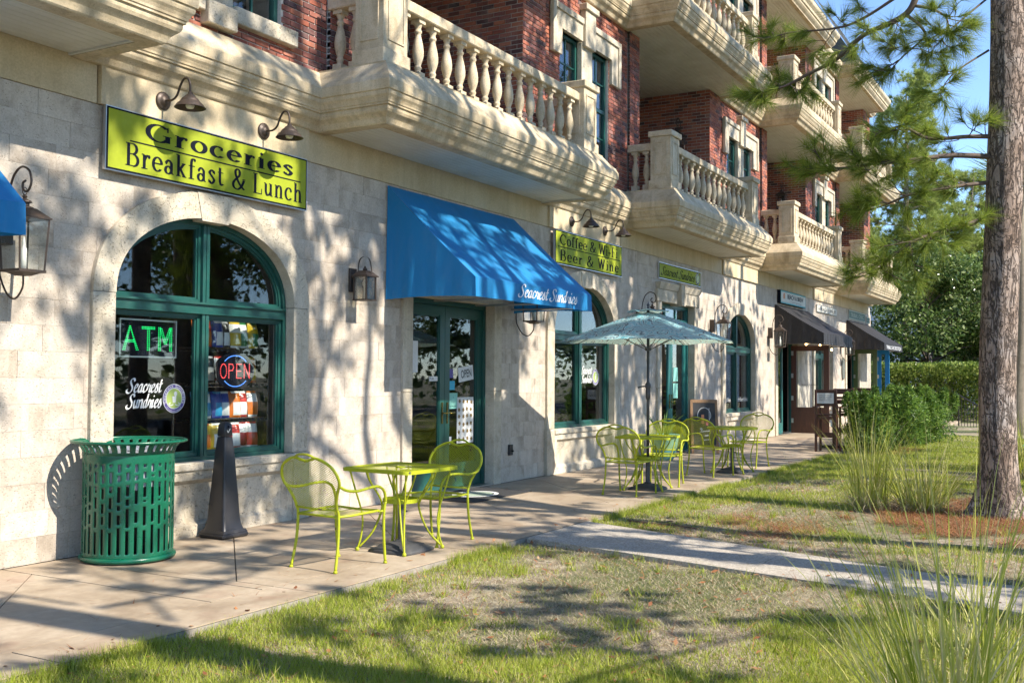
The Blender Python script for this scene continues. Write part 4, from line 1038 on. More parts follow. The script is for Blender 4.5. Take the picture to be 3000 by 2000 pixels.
put_letters('Seacrest', SC, (6.40, 6.79, 1.345), .1305, LOGOW, g, size=.125, w=.09, h=.03, ang=.5, slant=.28); put_letters('Sundries', SC, (6.40, 6.79, 1.205), .1305, LOGOW, g, size=.125, w=.09, h=.03, ang=.5, slant=.28)
roundel(6.945, 1.285, .135, .1305, g)
g = tag(empty('window_decal', (15.9, .12, 1.2)), 'white script shop name and round logo on the window right of the blue awning', 'decal')
put_letters('Seacrest', SC, (15.67, 16.06, 1.555), .1305, LOGOW, g, size=.125, w=.09, h=.03, ang=.5, slant=.28); put_letters('Sundries', SC, (15.67, 16.06, 1.405), .1305, LOGOW, g, size=.125, w=.09, h=.03, ang=.5, slant=.28)
roundel(16.22, 1.50, .135, .1305, g)
g = tag(empty('window_decal', (24.2, .12, .9)), 'white words Bottled Wine and Craft Beer & Soda low on the third arched window', 'decal')
plain_text('Bottled Wine', 23.0, 23.6, .94, .10, .1305, LOGOW, g); plain_text('Craft Beer & Soda', 24.05, 24.95, .94, .10, .1305, LOGOW, g)
# wire rack with bags
CHROME = flat('chrome_wire', (.35, .35, .36), .25, 1)
g = empty('wire_rack', (8.0, .55, 0), 'wire shelf rack holding snack bags behind the right pane of the first window', 'rack')
SH = [.36, .74, 1.06, 1.42, 1.78]; rx0, rx1, ry0, ry1 = 7.46, 8.42, .33, .70
for x in (rx0, rx1):
    for y in (ry0, ry1): b = MB(); b.tube([(x, y, .012), (x, y, 2.05)], .011, 8); b.build('post', CHROME, g)
for z in SH:
    b = MB()
    for y in (ry0, ry1):
        b.tube([(rx0, y, z), (rx1, y, z)], .004, 5); b.tube([(rx0, y, z - .035), (rx1, y, z - .035)], .004, 5)
        b.tube([(rx0 + (rx1 - rx0) * k / 30, y, z - (.035 if k % 2 else 0)) for k in range(31)], .003, 4)
    for k in range(24): x = rx0 + (rx1 - rx0) * (k + .5) / 24; b.tube([(x, ry0, z + .002), (x, ry1, z + .002)], .0022, 4)
    b.build('shelf', CHROME, g)
def bagmat(n, c): return NT(n).done(c, .28)
BC = {'white': bagmat('bag_white', (.80, .79, .76)), 'red': bagmat('bag_red', (.55, .04, .03)), 'orange': bagmat('bag_orange', (.62, .16, .02)), 'blue': bagmat('bag_blue', (.03, .26, .48)), 'yellow': bagmat('bag_yellow', (.68, .46, .03)), 'green': bagmat('bag_green', (.05, .22, .08)), 'maroon': bagmat('bag_maroon', (.24, .02, .025)), 'navy': bagmat('bag_navy', (.03, .06, .30)), 'black': bagmat('bag_black', (.03, .03, .03))}
def chip_bag(x, y, z, w, h, main, band, label, rz=0, lean=0.0):
    b = MB(); nu, nv = 9, 12; V = []; rr = random.Random(int(x * 991 + z * 77))
    for side in (-1, 1):
        for j in range(nv + 1):
            for i in range(nu + 1):
                u, v = i / nu, j / nv; bul = (math.sin(math.pi * u) ** .6) * (math.sin(math.pi * v) ** .5); wr = .004 * math.sin(u * 21 + v * 9 + x * 40) * bul
                V.append(((u - .5) * w * (1 - .06 * math.sin(math.pi * v)), side * (.045 * bul + wr) + .012 * math.sin(u * 5 + z), v * h))
    N = (nu + 1) * (nv + 1)
    for s_ in (0, 1):
        for j in range(nv):
            b.cur = 1 if (.62 < (j + .5) / nv < .93 or (j + .5) / nv < .12) else 0
            for i in range(nu): a = s_ * N + j * (nu + 1) + i; b.add([], []); b.f.append((a, a + 1, a + nu + 2, a + nu + 1)); b.mi.append(b.cur if i > 1 or band == 'white' else 1)
    ca, sa = math.cos(rz), math.sin(rz)
    b.v = [(x + p[0] * ca - p[1] * sa, y + p[0] * sa + p[1] * ca + lean * p[2], z + p[2]) for p in V]
    o = b.build('snack_bag', [BC[main], BC[band]], None, True); tag(o, label, 'snack bag', 'snack bags on the wire rack')
zl = ['bottom', 'second', 'third', 'fourth', 'top']
rows = [(0, [('navy', 'white'), ('blue', 'white'), ('red', 'white'), ('red', 'yellow')]), (1, [('yellow', 'orange'), ('orange', 'yellow'), ('white', 'yellow'), ('white', 'maroon'), ('white', 'red'), ('maroon', 'white'), ('red', 'white')]),
        (2, [('white', 'blue'), ('blue', 'white'), ('blue', 'navy'), ('white', 'navy'), ('white', 'orange'), ('white', 'red'), ('orange', 'white')]), (3, [('yellow', 'green'), ('white', 'black'), ('red', 'white'), ('white', 'maroon'), ('yellow', 'white'), ('yellow', 'orange')]), (4, [('red', 'orange'), ('orange', 'red'), ('white', 'navy'), ('white', 'black'), ('yellow', 'white'), ('green', 'white'), ('green', 'yellow')])]
for r_, lst in rows:
    for k, (mn, bd) in enumerate(lst):
        w = (rx1 - rx0 - .06) / len(lst); x = rx0 + .03 + w * (k + .5)
        pos = ['leftmost', 'second from left', 'third from left', 'fourth from left', 'fifth from left', 'sixth from left', 'rightmost'][k if k < len(lst) - 1 else 6]
        chip_bag(x, .45 + .03 * (k % 2), SH[r_] + .006, w * 1.08, .27 if r_ else .24, mn, bd, '%s and %s snack bag, %s on the %s shelf of the rack' % (mn, bd, pos, zl[r_]), random.uniform(-.12, .12), .12)

# ================================================================== DOOR PAPERS
PAPER = paint('paper', (.70, .70, .68), .7, 0, .1, (.6, .58, .52), 8, .02); CYAN = flat('cyan_card', (.03, .38, .55), .5); MINT = flat('mint_card', (.22, .52, .44), .5); LEAFB = flat('leaf_brown', (.16, .10, .02), .6)
c = DOOR[1]; yd = .14 + .02
def card(name, x0, x1, z0, z1, mat, label, y=yd, tilt=0):
    o = MB(); cx, cz = (x0 + x1) / 2, (z0 + z1) / 2; ca, sa = math.cos(tilt), math.sin(tilt)
    o.box(x0 - cx, x1 - cx, y - .001, y, z0 - cz, z1 - cz); o.v = [(cx + p[0] * ca - p[2] * sa, p[1], cz + p[0] * sa + p[2] * ca) for p in o.v]
    q = o.build(name, mat); tag(q, label, 'notice'); return q
q = card('open_card', 11.92, 12.30, 1.44, 1.64, PAPER, 'hand painted OPEN card tilted on the right door leaf', tilt=.12)
fr = ((12.11, yd - .003, 1.54), (math.cos(.12), 0, math.sin(.12)), (-math.sin(.12), 0, math.cos(.12)))
plain_text('OPEN', -.13, .14, -.05, .11, 0, GREY, q, .02, fr)
card('notice_sheet', 10.73, 10.96, 1.55, 1.95, PAPER, 'sheet of paper taped inside the left door leaf')
q = card('pull_sticker', 11.22, 11.42, 1.44, 1.50, PAPER, 'small white Pull sticker on the left door leaf'); plain_text('Pull', 11.235, 11.32, 1.457, .03, yd - .002, INK, q)
card('blue_sticker', 11.69, 11.79, 1.48, 1.60, PURPLE, 'small dark blue round-logo sticker at the top left of the right door leaf'); card('cyan_card', 11.69, 11.83, 1.32, 1.44, CYAN, 'bright cyan square sticker on the right door leaf')
q = card('restroom_card', 11.69, 11.90, 1.07, 1.28, MINT, 'mint card reading no public restrooms on the right door leaf')
for k, t in enumerate(('NO', 'PUBLIC', 'RESTROOMS')): plain_text(t, 11.80 - .035 * (k + .3), 11.80 + .03 * (k + .3), 1.21 - .06 * k, .022, yd - .002, INK, q)
q = card('leaf_print', 11.89, 12.31, .60, 1.22, PAPER, 'white paper with brown leaf prints on the right door leaf')
b = MB(); rr = random.Random(4)
for i in range(4):
    for j in range(6):
        cx, cz = 11.95 + .10 * i + rr.uniform(-.01, .01), .66 + .1 * j + rr.uniform(-.012, .012); a0 = rr.uniform(0, 6); n = 12
        b.add([(cx + (.038 if k % 2 else .02) * math.cos(a0 + k * 6.283 / n), yd - .002 - .0001 * (i % 2), cz + (.038 if k % 2 else .02) * math.sin(a0 + k * 6.283 / n)) for k in range(n)], [tuple(range(n))])
b.build('leaf_marks', LEAFB, q)
card('red_sticker', 11.69, 11.76, .60, .70, PAPER, 'tiny white sticker with red print low on the right door leaf')
card('menu_sheet', 19.98, 20.24, 1.42, 1.70, MINT, 'pale teal notice on the second green door, upper one'); card('menu_sheet', 19.98, 20.24, 1.08, 1.38, MINT, 'pale teal notice on the second green door, lower one')
q = card('logo_sticker', 19.02, 19.22, 1.62, 1.86, MINT, 'mint card on the left leaf of the second green door')

# ================================================================== FAR DOORS STANDING OPEN
def open_leaf(X, y0, y1, z1, mat, label, parent=None, name='open_door', kick=.72, letters_=None):
    g = empty(name, (X, (y0 + y1) / 2, .02), label, 'door'); rail = .14
    b = MB(); o = [(y0, .03), (y1, .03), (y1, z1), (y0, z1)]; i_ = [(y0 - rail, kick), (y1 + rail, kick), (y1 + rail, z1 - rail), (y0 - rail, z1 - rail)] if y0 > y1 else None
    n = 4; vs = [(X - .025, p[0], p[1]) for p in o] + [(X - .025, p[0], p[1]) for p in i_] + [(X + .025, p[0], p[1]) for p in o] + [(X + .025, p[0], p[1]) for p in i_]; fs = []
    for k in range(n):
        j = (k + 1) % n; fs += [(k, j, n + j, n + k), (2*n + k, 3*n + k, 3*n + j, 2*n + j), (k, 2*n + k, 2*n + j, j), (n + k, n + j, 3*n + j, 3*n + k)]
    b.add(vs, fs)
    if kick > .5:
        a0, a1 = y0 - .17, y1 + .17; b.box(X - .034, X - .0255, a1, a0, .16, kick - .12); b.box(X - .042, X - .0345, a1 + .05, a0 - .05, .21, kick - .17)
    b.build('leaf_frame', mat, g); simple('pane', [(X - .003, X + .003, y1 + rail, y0 - rail, kick, z1 - rail)], GLASS, g)
    b = MB()
    for z in (.3, .9, 1.5, 2.1): b.box(X - .035, X - .0255, y0 - .06, y0 - .005, z, z + .12)
    b.build('hinges', SILVER, g); return g
BLUEP = paint('bright_blue_paint', (.01, .22, .55), .35, 0, .1, (.02, .15, .4), 6)
q = open_leaf(28.2, -.08, -1.08, 2.36, BROWNW, 'dark brown wooden door with tall glass standing open under the black awning')
plain_text('BEACH & BREW', 0, .42, 0, .04, 0, GREY, q, 0, ((28.165, -.36, 1.30), (0, -1, 0), (0, 0, 1)))
OLIVE = paint('olive_green_paint', (.06, .10, .03), .4, 0, .1, (.1, .12, .05), 6)
open_leaf(36.3, -.06, -.82, 2.46, OLIVE, 'olive green framed door leaf standing open left of the blue one', kick=.3)
open_leaf(37.4, -.62, -1.02, 2.46, BLUEP, 'narrow bright blue door leaf standing open at the far shop', kick=.3)
b = MB(); b.ring([(27.15, .03), (28.0, .03), (28.0, 2.46), (27.15, 2.46)], [(27.25, .3), (27.9, .3), (27.9, 2.36), (27.25, 2.36)], .10, .15); d = b.build('teal_side_door', TEAL, BLD); simple('pane', [(27.25, 27.9, .12, .125, .3, 2.36)], GLASS, d)
BULBE = emit('warm_bulb', (1, .6, .25), 5)
for k, (x, y, z) in enumerate(((27.9, -.55, 2.42), (28.6, -.75, 2.40), (29.3, -.9, 2.3))):
    g = empty('string_bulb', (x, y, z), ['lit bulb nearest the wall under the first black awning', 'lit bulb in the middle under the first black awning', 'lit bulb farthest out under the first black awning'][k], 'bulb', 'bulbs under the black awning')
    b = MB(); b.lathe([(.005, -.06), (.025, -.045), (.03, -.02), (.012, .02)], (x, y, z), 10); b.build('bulb', BULBE, g, True); b = MB(); b.lathe([(.013, .018), (.013, .05)], (x, y, z), 8); b.tube([(x, y, z + .05), (x, y, 2.62 + .06)], .004, 4); b.build('socket', INK, g)
# ================================================================== LITTER BIN
CX, CY = 5.97, -.425
g = empty('litter_bin', (CX, CY, 0), 'green slotted steel litter bin with flared rim by the arched window', 'bin')
def bin_wall():
    n = 34; V = []; F = []; zs = [.045 + .825 * i / 66 for i in range(67)]; fl = [(.357, .87), (.36, .885), (.366, .90), (.376, .918), (.39, .934), (.408, .948), (.43, .958), (.446, .962)]
    rings = [(.355, z) for z in zs] + fl; sub = [0, .30, .36, .64, .70]
    na = n * 4; ang = []
    for k in range(n):
        for s_ in (0, .2, .36, .70): ang.append((k + s_) / n * 2 * math.pi)
    for r_, z in rings:
        for a in ang: V.append((CX + r_ * math.cos(a), CY + r_ * math.sin(a), z))
    def hole(k, z):
        ph = k % 12; w = abs(ph - 6) / 6.0
        brk = [.30 - .03 * (k % 2) + .02 * w, .395 + .06 * w + (.03 if k % 2 else 0), .50 - .05 * w + (.06 if k % 2 else 0), .625 + .05 * w, .72 + .03 * (k % 2)]
        if z < .085 or (.80 < z < .868): return False
        return all(abs(z - q) > .016 for q in brk)
    m_ = len(rings)
    for i in range(m_ - 1):
        zc = (rings[i][1] + rings[i + 1][1]) / 2
        for j in range(na):
            slot = j % 4 in (1, 2) and j % 4 == 2
            k = j // 4
            if slot and (hole(k, zc) if zc < .87 else (.878 < zc < .952)): continue
            j2 = (j + 1) % na; F.append((i * na + j, i * na + j2, (i + 1) * na + j2, (i + 1) * na + j))
    me = mesh_np('slotted_shell', V, F); o = obj_me('slotted_shell', me, CANG, g, True)
    md = o.modifiers.new('s', 'SOLIDIFY'); md.thickness = .005; md.offset = 0
bin_wall()
b = MB(); b.tube([(CX + .447 * math.cos(2 * math.pi * k / 48), CY + .447 * math.sin(2 * math.pi * k / 48), .964) for k in range(48)], .012, 8, True); b.build('rim', CANG, g, True)
b = MB(); b.tube([(CX + .358 * math.cos(2 * math.pi * k / 48), CY + .358 * math.sin(2 * math.pi * k / 48), .03) for k in range(48)], .022, 8, True); b.build('base_ring', CANG, g, True)
b = MB(); b.lathe([(.30, .06), (.315, .80), (.325, .86), (.30, .855), (.29, .2), (.0, .1)], (CX, CY, 0), 28, True, False); b.build('liner', paint('bin_liner', (.02, .02, .022), .5), g, True)
b = MB(); rr = random.Random(2); n = 60
b.add([(CX + (.325 + rr.uniform(0, .018)) * math.cos(2 * math.pi * k / n), CY + (.325 + rr.uniform(0, .018)) * math.sin(2 * math.pi * k / n), z + rr.uniform(-.02, .02)) for z in (.60, .68, .76, .84, .90) for k in range(n)], [(i * n + k, i * n + (k + 1) % n, (i + 1) * n + (k + 1) % n, (i + 1) * n + k) for i in range(4) for k in range(n)])
b.build('bag', flat('clear_bag_plastic', (.32, .33, .36), .25), g)
# ================================================================== SMOKERS POST
px, py = 7.20, -.27
g = empty('cigarette_post', (px, py, 0), 'black tapered plastic cigarette disposal post in front of the sill', 'ash bin')
b = MB(); b.cbox(px - .165, px + .165, py - .165, py + .165, .004, .05, .015); b.frustum((px, py), .155, .155, .14, .14, .05, .075); b.build('foot', BLACKP, g)
b = MB(); P = [(.138, .075), (.122, .12), (.112, .18), (.104, .3), (.085, .55), (.066, .80), (.052, .93)]; n = 16
def sq(r_, z, e=.22): return [(px + r_ * (abs(math.cos(a)) ** e) * (1 if math.cos(a) > 0 else -1), py + r_ * (abs(math.sin(a)) ** e) * (1 if math.sin(a) > 0 else -1), z) for a in [2 * math.pi * (k + .5) / n for k in range(n)]]
V = [];
for r_, z in P: V += sq(r_, z)
b.add(V, [(i * n + k, i * n + (k + 1) % n, (i + 1) * n + (k + 1) % n, (i + 1) * n + k) for i in range(len(P) - 1) for k in range(n)]); b.build('tapered_body', BLACKP, g, True)
b = MB(); P = [(.050, .935), (.055, .945), (.052, 1.0), (.048, 1.04), (.036, 1.062), (.014, 1.072)]; V = []
for r_, z in P: V += sq(r_, z, .35)
b.add(V, [(i * n + k, i * n + (k + 1) % n, (i + 1) * n + (k + 1) % n, (i + 1) * n + k) for i in range(len(P) - 1) for k in range(n)] + [tuple((len(P) - 1) * n + k for k in range(n))]); b.build('head', BLACKP, g, True)
fx = px - .0535; b = MB(); vd = Vector((-.62, -.78, 0)).normalized(); sd = Vector((vd.y, -vd.x, 0)) * -1
ctr = Vector((px, py, 1.005)) + Vector((-.012, -.0565, 0))
b = MB(); b.add([(ctr.x + .013 * math.cos(a * .5236), ctr.y, ctr.z + .02 + .013 * math.sin(a * .5236)) for a in range(12)], [tuple(range(12))]); b.build('port_hole', INK, g)
b = MB()
for p in ([(-.018, -.012), (-.006, -.034)], [(-.006, -.034), (.022, .002)]):
    A, B = nib(p, .004, .004, 0); b.add([(ctr.x + q[0], ctr.y - .0006, ctr.z + q[1]) for q in (A[0], A[1], B[1], B[0])], [(0, 1, 2, 3)])
b.build('check_mark', LOGOW, g)

# ================================================================== LIME CAFE CHAIRS AND TABLES
def lattice(b, inside, to3d, ext, px_=.030, pz=.0145, w=.0016, seg=.03):
    a0, a1, c0, c1 = ext; up = Vector
    k0 = int(a0 / px_ + c0 / pz) - 2; k1 = int(a1 / px_ + c1 / pz) + 2
    for fam in (1, -1):
        lo = int(min(a0 / px_ + fam * c0 / pz, a0 / px_ + fam * c1 / pz)) - 1; hi = int(max(a1 / px_ + fam * c0 / pz, a1 / px_ + fam * c1 / pz)) + 1
        for k in range(lo, hi + 1):
            run = []
            for i in range(int((a1 - a0) / seg) + 2):
                a = a0 + i * seg; c = fam * (k - a / px_) * pz
                ok = c0 <= c <= c1 and inside(a, c)
                if ok: run.append((a, c))
                if (not ok or i == int((a1 - a0) / seg) + 1) and run:
                    # extend the ends to the border by bisection
                    def ext_(p, s_):
                        t0, t1 = 0, seg
                        for _ in range(6):
                            t = (t0 + t1) / 2; q = (p[0] + s_ * t, fam * (k - (p[0] + s_ * t) / px_) * pz)
                            if c0 <= q[1] <= c1 and inside(*q): t0 = t
                            else: t1 = t
                        return (p[0] + s_ * t0, fam * (k - (p[0] + s_ * t0) / px_) * pz)
                    pts = [ext_(run[0], -1)] + run + [ext_(run[-1], 1)]; V = []
                    l = math.hypot(px_, pz); na, nc = (fam * pz / l) * w, (px_ / l) * w
                    for p in pts: V += [to3d(p[0] + na, p[1] + nc), to3d(p[0] - na, p[1] - nc)]
                    b.add(V, [(2 * q, 2 * q + 1, 2 * q + 3, 2 * q + 2) for q in range(len(pts) - 1)]); run = []
def make_chair():
    root = empty('cafe_chair', (0, 0, 0))
    bx = lambda z: -.235 - .30 * max(0, z - .42) - .08 * max(0, z - .42) ** 2
    half = curve_pts([(0, .215, .475), (0, .225, .54), (0, .262, .62), (0, .298, .68), (0, .296, .745), (0, .258, .81), (0, .185, .855), (0, .11, .875), (0, .055, .862), (0, 0, .85)], 5)
    left = [(bx(p.z), p.y, p.z) for p in half]; loop = left + [(x, -y, z) for x, y, z in left[::-1][1:]]
    b = MB(); b.tube(loop, .0115, 8); b.tube([(bx(.475), .215, .475), (bx(.475) - .01, 0, .470), (bx(.475), -.215, .475)], .009, 6); b.build('back_frame', LIME, root, True)
    b = MB(); b.tube(curve_pts([(bx(.872), .115, .873), (bx(.895) - .01, .06, .898), (bx(.9) - .012, 0, .904), (bx(.895) - .01, -.06, .898), (bx(.872), -.115, .873)], 5), .0095, 7); b.build('hand_grip', LIMEW, root, True)
    hs = sorted([(p.z, p.y) for p in half if p.z <= .876], key=lambda q: q[0])
    def hw(z):
        best = 0
        for p, q in zip(half[:-1], half[1:]):
            if min(p.z, q.z) <= z <= max(p.z, q.z) and p.y > .04: best = max(best, p.y + (q.y - p.y) * ((z - p.z) / (q.z - p.z + 1e-9)))
        return best
    ztop = lambda y: .872 - .022 * math.exp(-(y / .06) ** 2)
    b = MB(); lattice(b, lambda y, z: abs(y) < hw(z) - .002 and z < ztop(y), lambda y, z: (bx(z) - .015 * (1 - (y / .31) ** 2), y, z), (-.31, .31, .476, .876)); b.build('backrest', LIME, root)
    # seat
    so = [(-.235, .215), (-.1, .235), (.12, .25), (.215, .235), (.245, .19), (.25, 0)]; so = so + [(x, -y) for x, y in so[::-1][1:]]
    zz = lambda x, y: .425 - .012 * (1 - (y / .25) ** 2) + .004 * math.sin(x * 9)
    b = MB(); b.tube([(x, y, zz(x, y)) for x, y in so], .010, 7, True); b.build('seat_frame', LIME, root, True)
    def ins(x, y):
        w_ = .215 + (x + .235) * .09 if x < .12 else .25 - (x - .12) * .2
        return -.233 < x < .247 and abs(y) < w_ - .004
    b = MB(); lattice(b, lambda y, x: ins(x, y), lambda y, x: (x, y, zz(x, y) + .002), (-.26, .26, -.24, .25)); b.build('seat', LIME, root)
    for s_ in (1, -1):
        b = MB(); b.tube(curve_pts([(bx(.475), s_ * .215, .475), (-.235, s_ * .216, .42), (-.245, s_ * .222, .22), (-.285, s_ * .235, .012)], 5), .0115, 8); b.lathe([(.016, 0), (.017, .014), (.012, .02)], (-.285, s_ * .235, 0), 8); b.build('leg', LIME, root, True)
        b = MB(); b.tube(curve_pts([(.252, s_ * .272, .50), (.245, s_ * .262, .42), (.25, s_ * .258, .22), (.275, s_ * .255, .012)], 5), .0115, 8); b.lathe([(.016, 0), (.017, .014), (.012, .02)], (.275, s_ * .255, 0), 8); b.tube([(.20, s_ * .24, .42), (.246, s_ * .262, .425)], .008, 6); b.build('leg', LIME, root, True)
        b = MB(); b.tube(curve_pts([(bx(.665), s_ * .294, .665), (-.24, s_ * .31, .63), (-.12, s_ * .31, .618), (.05, s_ * .30, .632), (.16, s_ * .285, .625), (.225, s_ * .28, .58), (.252, s_ * .272, .50)], 6), .0115, 8); b.build('arm', LIME, root, True)
    return root
def make_table(name, rnd=False):
    root = empty(name, (0, 0, 0)); a = .37; z = .715
    if rnd:
        o = [(.40 * math.cos(2 * math.pi * k / 40), .40 * math.sin(2 * math.pi * k / 40)) for k in range(40)]; ins = lambda x, y: x * x + y * y < .388 ** 2 and x * x + y * y > .03 ** 2
    else:
        o = [];
        for cx, cy, a0 in ((a - .06, a - .06, 0), (-a + .06, a - .06, 90), (-a + .06, -a + .06, 180), (a - .06, -a + .06, 270)):
            for k in range(7): o.append((cx + .06 * math.cos(R(a0 + 15 * k)), cy + .06 * math.sin(R(a0 + 15 * k))))
        ins = lambda x, y: max(abs(x), abs(y)) < a - .008 and abs(x) + abs(y) < 2 * a - .055 and x * x + y * y > .03 ** 2
    b = MB(); n = len(o)
    for r_, z0, z1 in ((1.0, z - .026, z + .004),):
        i_ = [(x * .97, y * .97) for x, y in o]
        V = [(x, y, z0) for x, y in o] + [(x, y, z1) for x, y in o] + [(x, y, z1) for x, y in i_] + [(x, y, z0) for x, y in i_]
        b.add(V, [(q * n + k, q * n + (k + 1) % n, ((q + 1) % 4) * n + (k + 1) % n, ((q + 1) % 4) * n + k) for q in range(4) for k in range(n)])
    b.tube([(.036 * math.cos(k * .5236), .036 * math.sin(k * .5236), z) for k in range(12)], .007, 6, True); b.build('rim', LIME, root)
    b = MB(); lattice(b, ins, lambda x, y: (x, y, z - .004 + .004 * math.sin(x * 16) * math.cos(y * 14)), (-.41, .41, -.41, .41), .022, .012, .0019, .05)
    for k in (-.18, .18): b.box(k - .008, k + .008, -.36, .36, z - .022, z - .012)
    b.build('tabletop', LIME, root)
    for q in range(4):
        an = R(45 + 90 * q); ca, sa = math.cos(an), math.sin(an); f = lambda r_, t, zz: (r_ * ca - t * sa, r_ * sa + t * ca, zz)
        b = MB()
        b.tube(curve_pts([f(.30, .10, z - .02), f(.27, .08, .60), f(.175, .03, .44), f(.165, .02, .34), f(.24, .01, .16), f(.355, 0, .03)], 6), .0085, 7)
        b.tube(curve_pts([f(.30, -.10, z - .02), f(.27, -.08, .60), f(.175, -.03, .44), f(.165, -.02, .34), f(.24, -.01, .16), f(.355, 0, .03)], 6), .0085, 7)
        b.tube(curve_pts([f(.44 if not rnd else .37, 0, z - .02), f(.40, 0, .55), f(.33, 0, .30), f(.34, 0, .12), f(.37, 0, .02)], 6), .0085, 7); b.lathe([(.016, .0), (.018, .02), (.01, .03)], f(.37, 0, 0), 8); b.build('leg', LIME, root, True)
    b = MB()
    V = [(r_ * math.cos(k * .2618), r_ * math.sin(k * .2618), zz) for r_, zz in ((.155, .41), (.155, .445), (.148, .445), (.148, .41)) for k in range(24)]
    b.add(V, [(q * 24 + k, q * 24 + (k + 1) % 24, ((q + 1) % 4) * 24 + (k + 1) % 24, ((q + 1) % 4) * 24 + k) for q in range(4) for k in range(24)])
    lattice(b, lambda x, y: .036 ** 2 < x * x + y * y < .15 ** 2, lambda x, y: (x, y, .415), (-.16, .16, -.16, .16), .019, .0105, .0019, .03); b.build('lower_tray', LIME, root)
    return root
ch = make_chair()
spots = [((6.63, -2.09), -4, 'lime mesh chair with its back to the bin, left of the nearest table'), ((8.03, -2.06), 176, 'lime mesh chair at the nearest table, in front of the double door'),
         ((12.56, -2.06), -2, 'lime mesh chair left of the umbrella table'), ((13.88, -2.02), 192, 'lime mesh chair right of the umbrella table, before the planter'),
         ((15.58, -2.11), -12, 'lime mesh chair at the round table, before the chalkboard'), ((17.45, -2.16), 172, 'lime mesh chair at the round table farthest along the pavement')]
for i, ((x, y), rz, lb) in enumerate(spots):
    o = ch if i == 0 else copy_tree(ch); o.location = (x, y, 0); o.rotation_euler = (0, 0, R(rz)); tag(o, lb, 'chair', 'lime mesh cafe chairs')
tb = make_table('cafe_table'); tb2 = copy_tree(tb); tb3 = make_table('cafe_table', True)
for o, (x, y), rz, lb in ((tb, (7.50, -2.07), -4, 'square lime mesh table nearest the camera'), (tb2, (13.2, -2.06), 8, 'square lime mesh table holding the umbrella pole'), (tb3, (16.27, -2.25), 0, 'round lime mesh table farthest along the pavement')):
    o.location = (x, y, 0); o.rotation_euler = (0, 0, R(rz)); tag(o, lb, 'table', 'lime mesh cafe tables')
def umb_base(x, y, stub, label):
    g = empty('umbrella_base', (x, y, 0), label, 'umbrella base', 'cast umbrella bases')
    b = MB(); n = 24; P = [(.235, 0), (.24, .012), (.225, .03), (.17, .05), (.16, .062), (.10, .075), (.045, .085), (.04, .10)]; V = []
    for r_, z in P:
        for k in range(n):
            a = 2 * math.pi * k / n; q = 1 / max(abs(math.cos(a)), abs(math.sin(a))) ** .7; V.append((x + r_ * q * math.cos(a) * .95, y + r_ * q * math.sin(a) * .95, z))
    b.add(V, [(i * n + k, i * n + (k + 1) % n, (i + 1) * n + (k + 1) % n, (i + 1) * n + k) for i in range(len(P) - 1) for k in range(n)] + [tuple((len(P) - 1) * n + k for k in range(n))]); b.build('weight', paint('cast_base', (.05, .05, .052), .6, 0, .5, (.12, .11, .1), 14), g, True)
    b = MB(); b.tube([(x, y, .09), (x, y, stub)], .031, 14); b.tube([(x, y - .03, stub * .8), (x, y - .06, stub * .8)], .008, 6); b.build('socket_tube', paint('grey_socket', (.09, .095, .105), .45, .4, .2, (.15, .14, .13), 14), g)
umb_base(7.45, -2.12, .43, 'black umbrella base with an empty grey tube under the nearest table'); umb_base(13.2, -2.06, .40, 'black weighted base carrying the patterned umbrella'); umb_base(16.27, -2.25, .40, 'black umbrella base under the round table')
# ================================================================== PATTERNED UMBRELLA
ux, uy = 13.2, -2.06
def agate():
    k = NT('agate_print_canvas'); v = k.coord(False); w = k.n('TexVoronoi'); w.inputs['Scale'].default_value = 2.5; mp = k.n('Mapping'); mp.inputs['Scale'].default_value = (1, 1, 1.5)
    nz = k.n('TexNoise'); nz.inputs['Scale'].default_value = 5; nz.inputs['Detail'].default_value = 3; k.l(v, nz.inputs['Vector']); sc = k.n('VectorMath', operation='SCALE'); sc.inputs['Scale'].default_value = .22; k.l(nz.outputs['Color'], sc.inputs[0])
    ad = k.n('VectorMath', operation='ADD'); k.l(v, ad.inputs[0]); k.l(sc.outputs[0], ad.inputs[1]); k.l(ad.outputs[0], w.inputs['Vector'])
    ring = k.math('FRACT', k.math('MULTIPLY', w.outputs['Distance'], 5.5))
    c = k.ramp(ring, [(0, (.015, .08, .13)), (.16, (.025, .14, .21)), (.22, (.60, .76, .76)), (.42, (.10, .50, .58)), (.58, (.62, .76, .74)), (.64, (.04, .22, .30)), (.72, (.12, .48, .56)), (.92, (.55, .70, .70))])
    c = k.mix(k.ramp(w.outputs['Distance'], [(.05, (1, 1, 1)), (.2, (0, 0, 0))]), c, (.10, .45, .50)); m_ = k.done(c, .7)
    tr = k.n('BsdfTranslucent'); k.l(k.mix(.45, c, (.75, .72, .45)), tr.inputs[0]); mx = k.n('MixShader'); mx.inputs[0].default_value = .38; k.l(k.b.outputs[0], mx.inputs[1]); k.l(tr.outputs[0], mx.inputs[2]); k.l(mx.outputs[0], k.out.inputs[0]); return m_
AG = agate(); UR, UZ, UT, NS = 1.13, 1.975, 2.40, 8
g = empty('patio_umbrella', (ux, uy, 0), 'open patio umbrella with teal agate print canopy on a grey pole', 'umbrella')
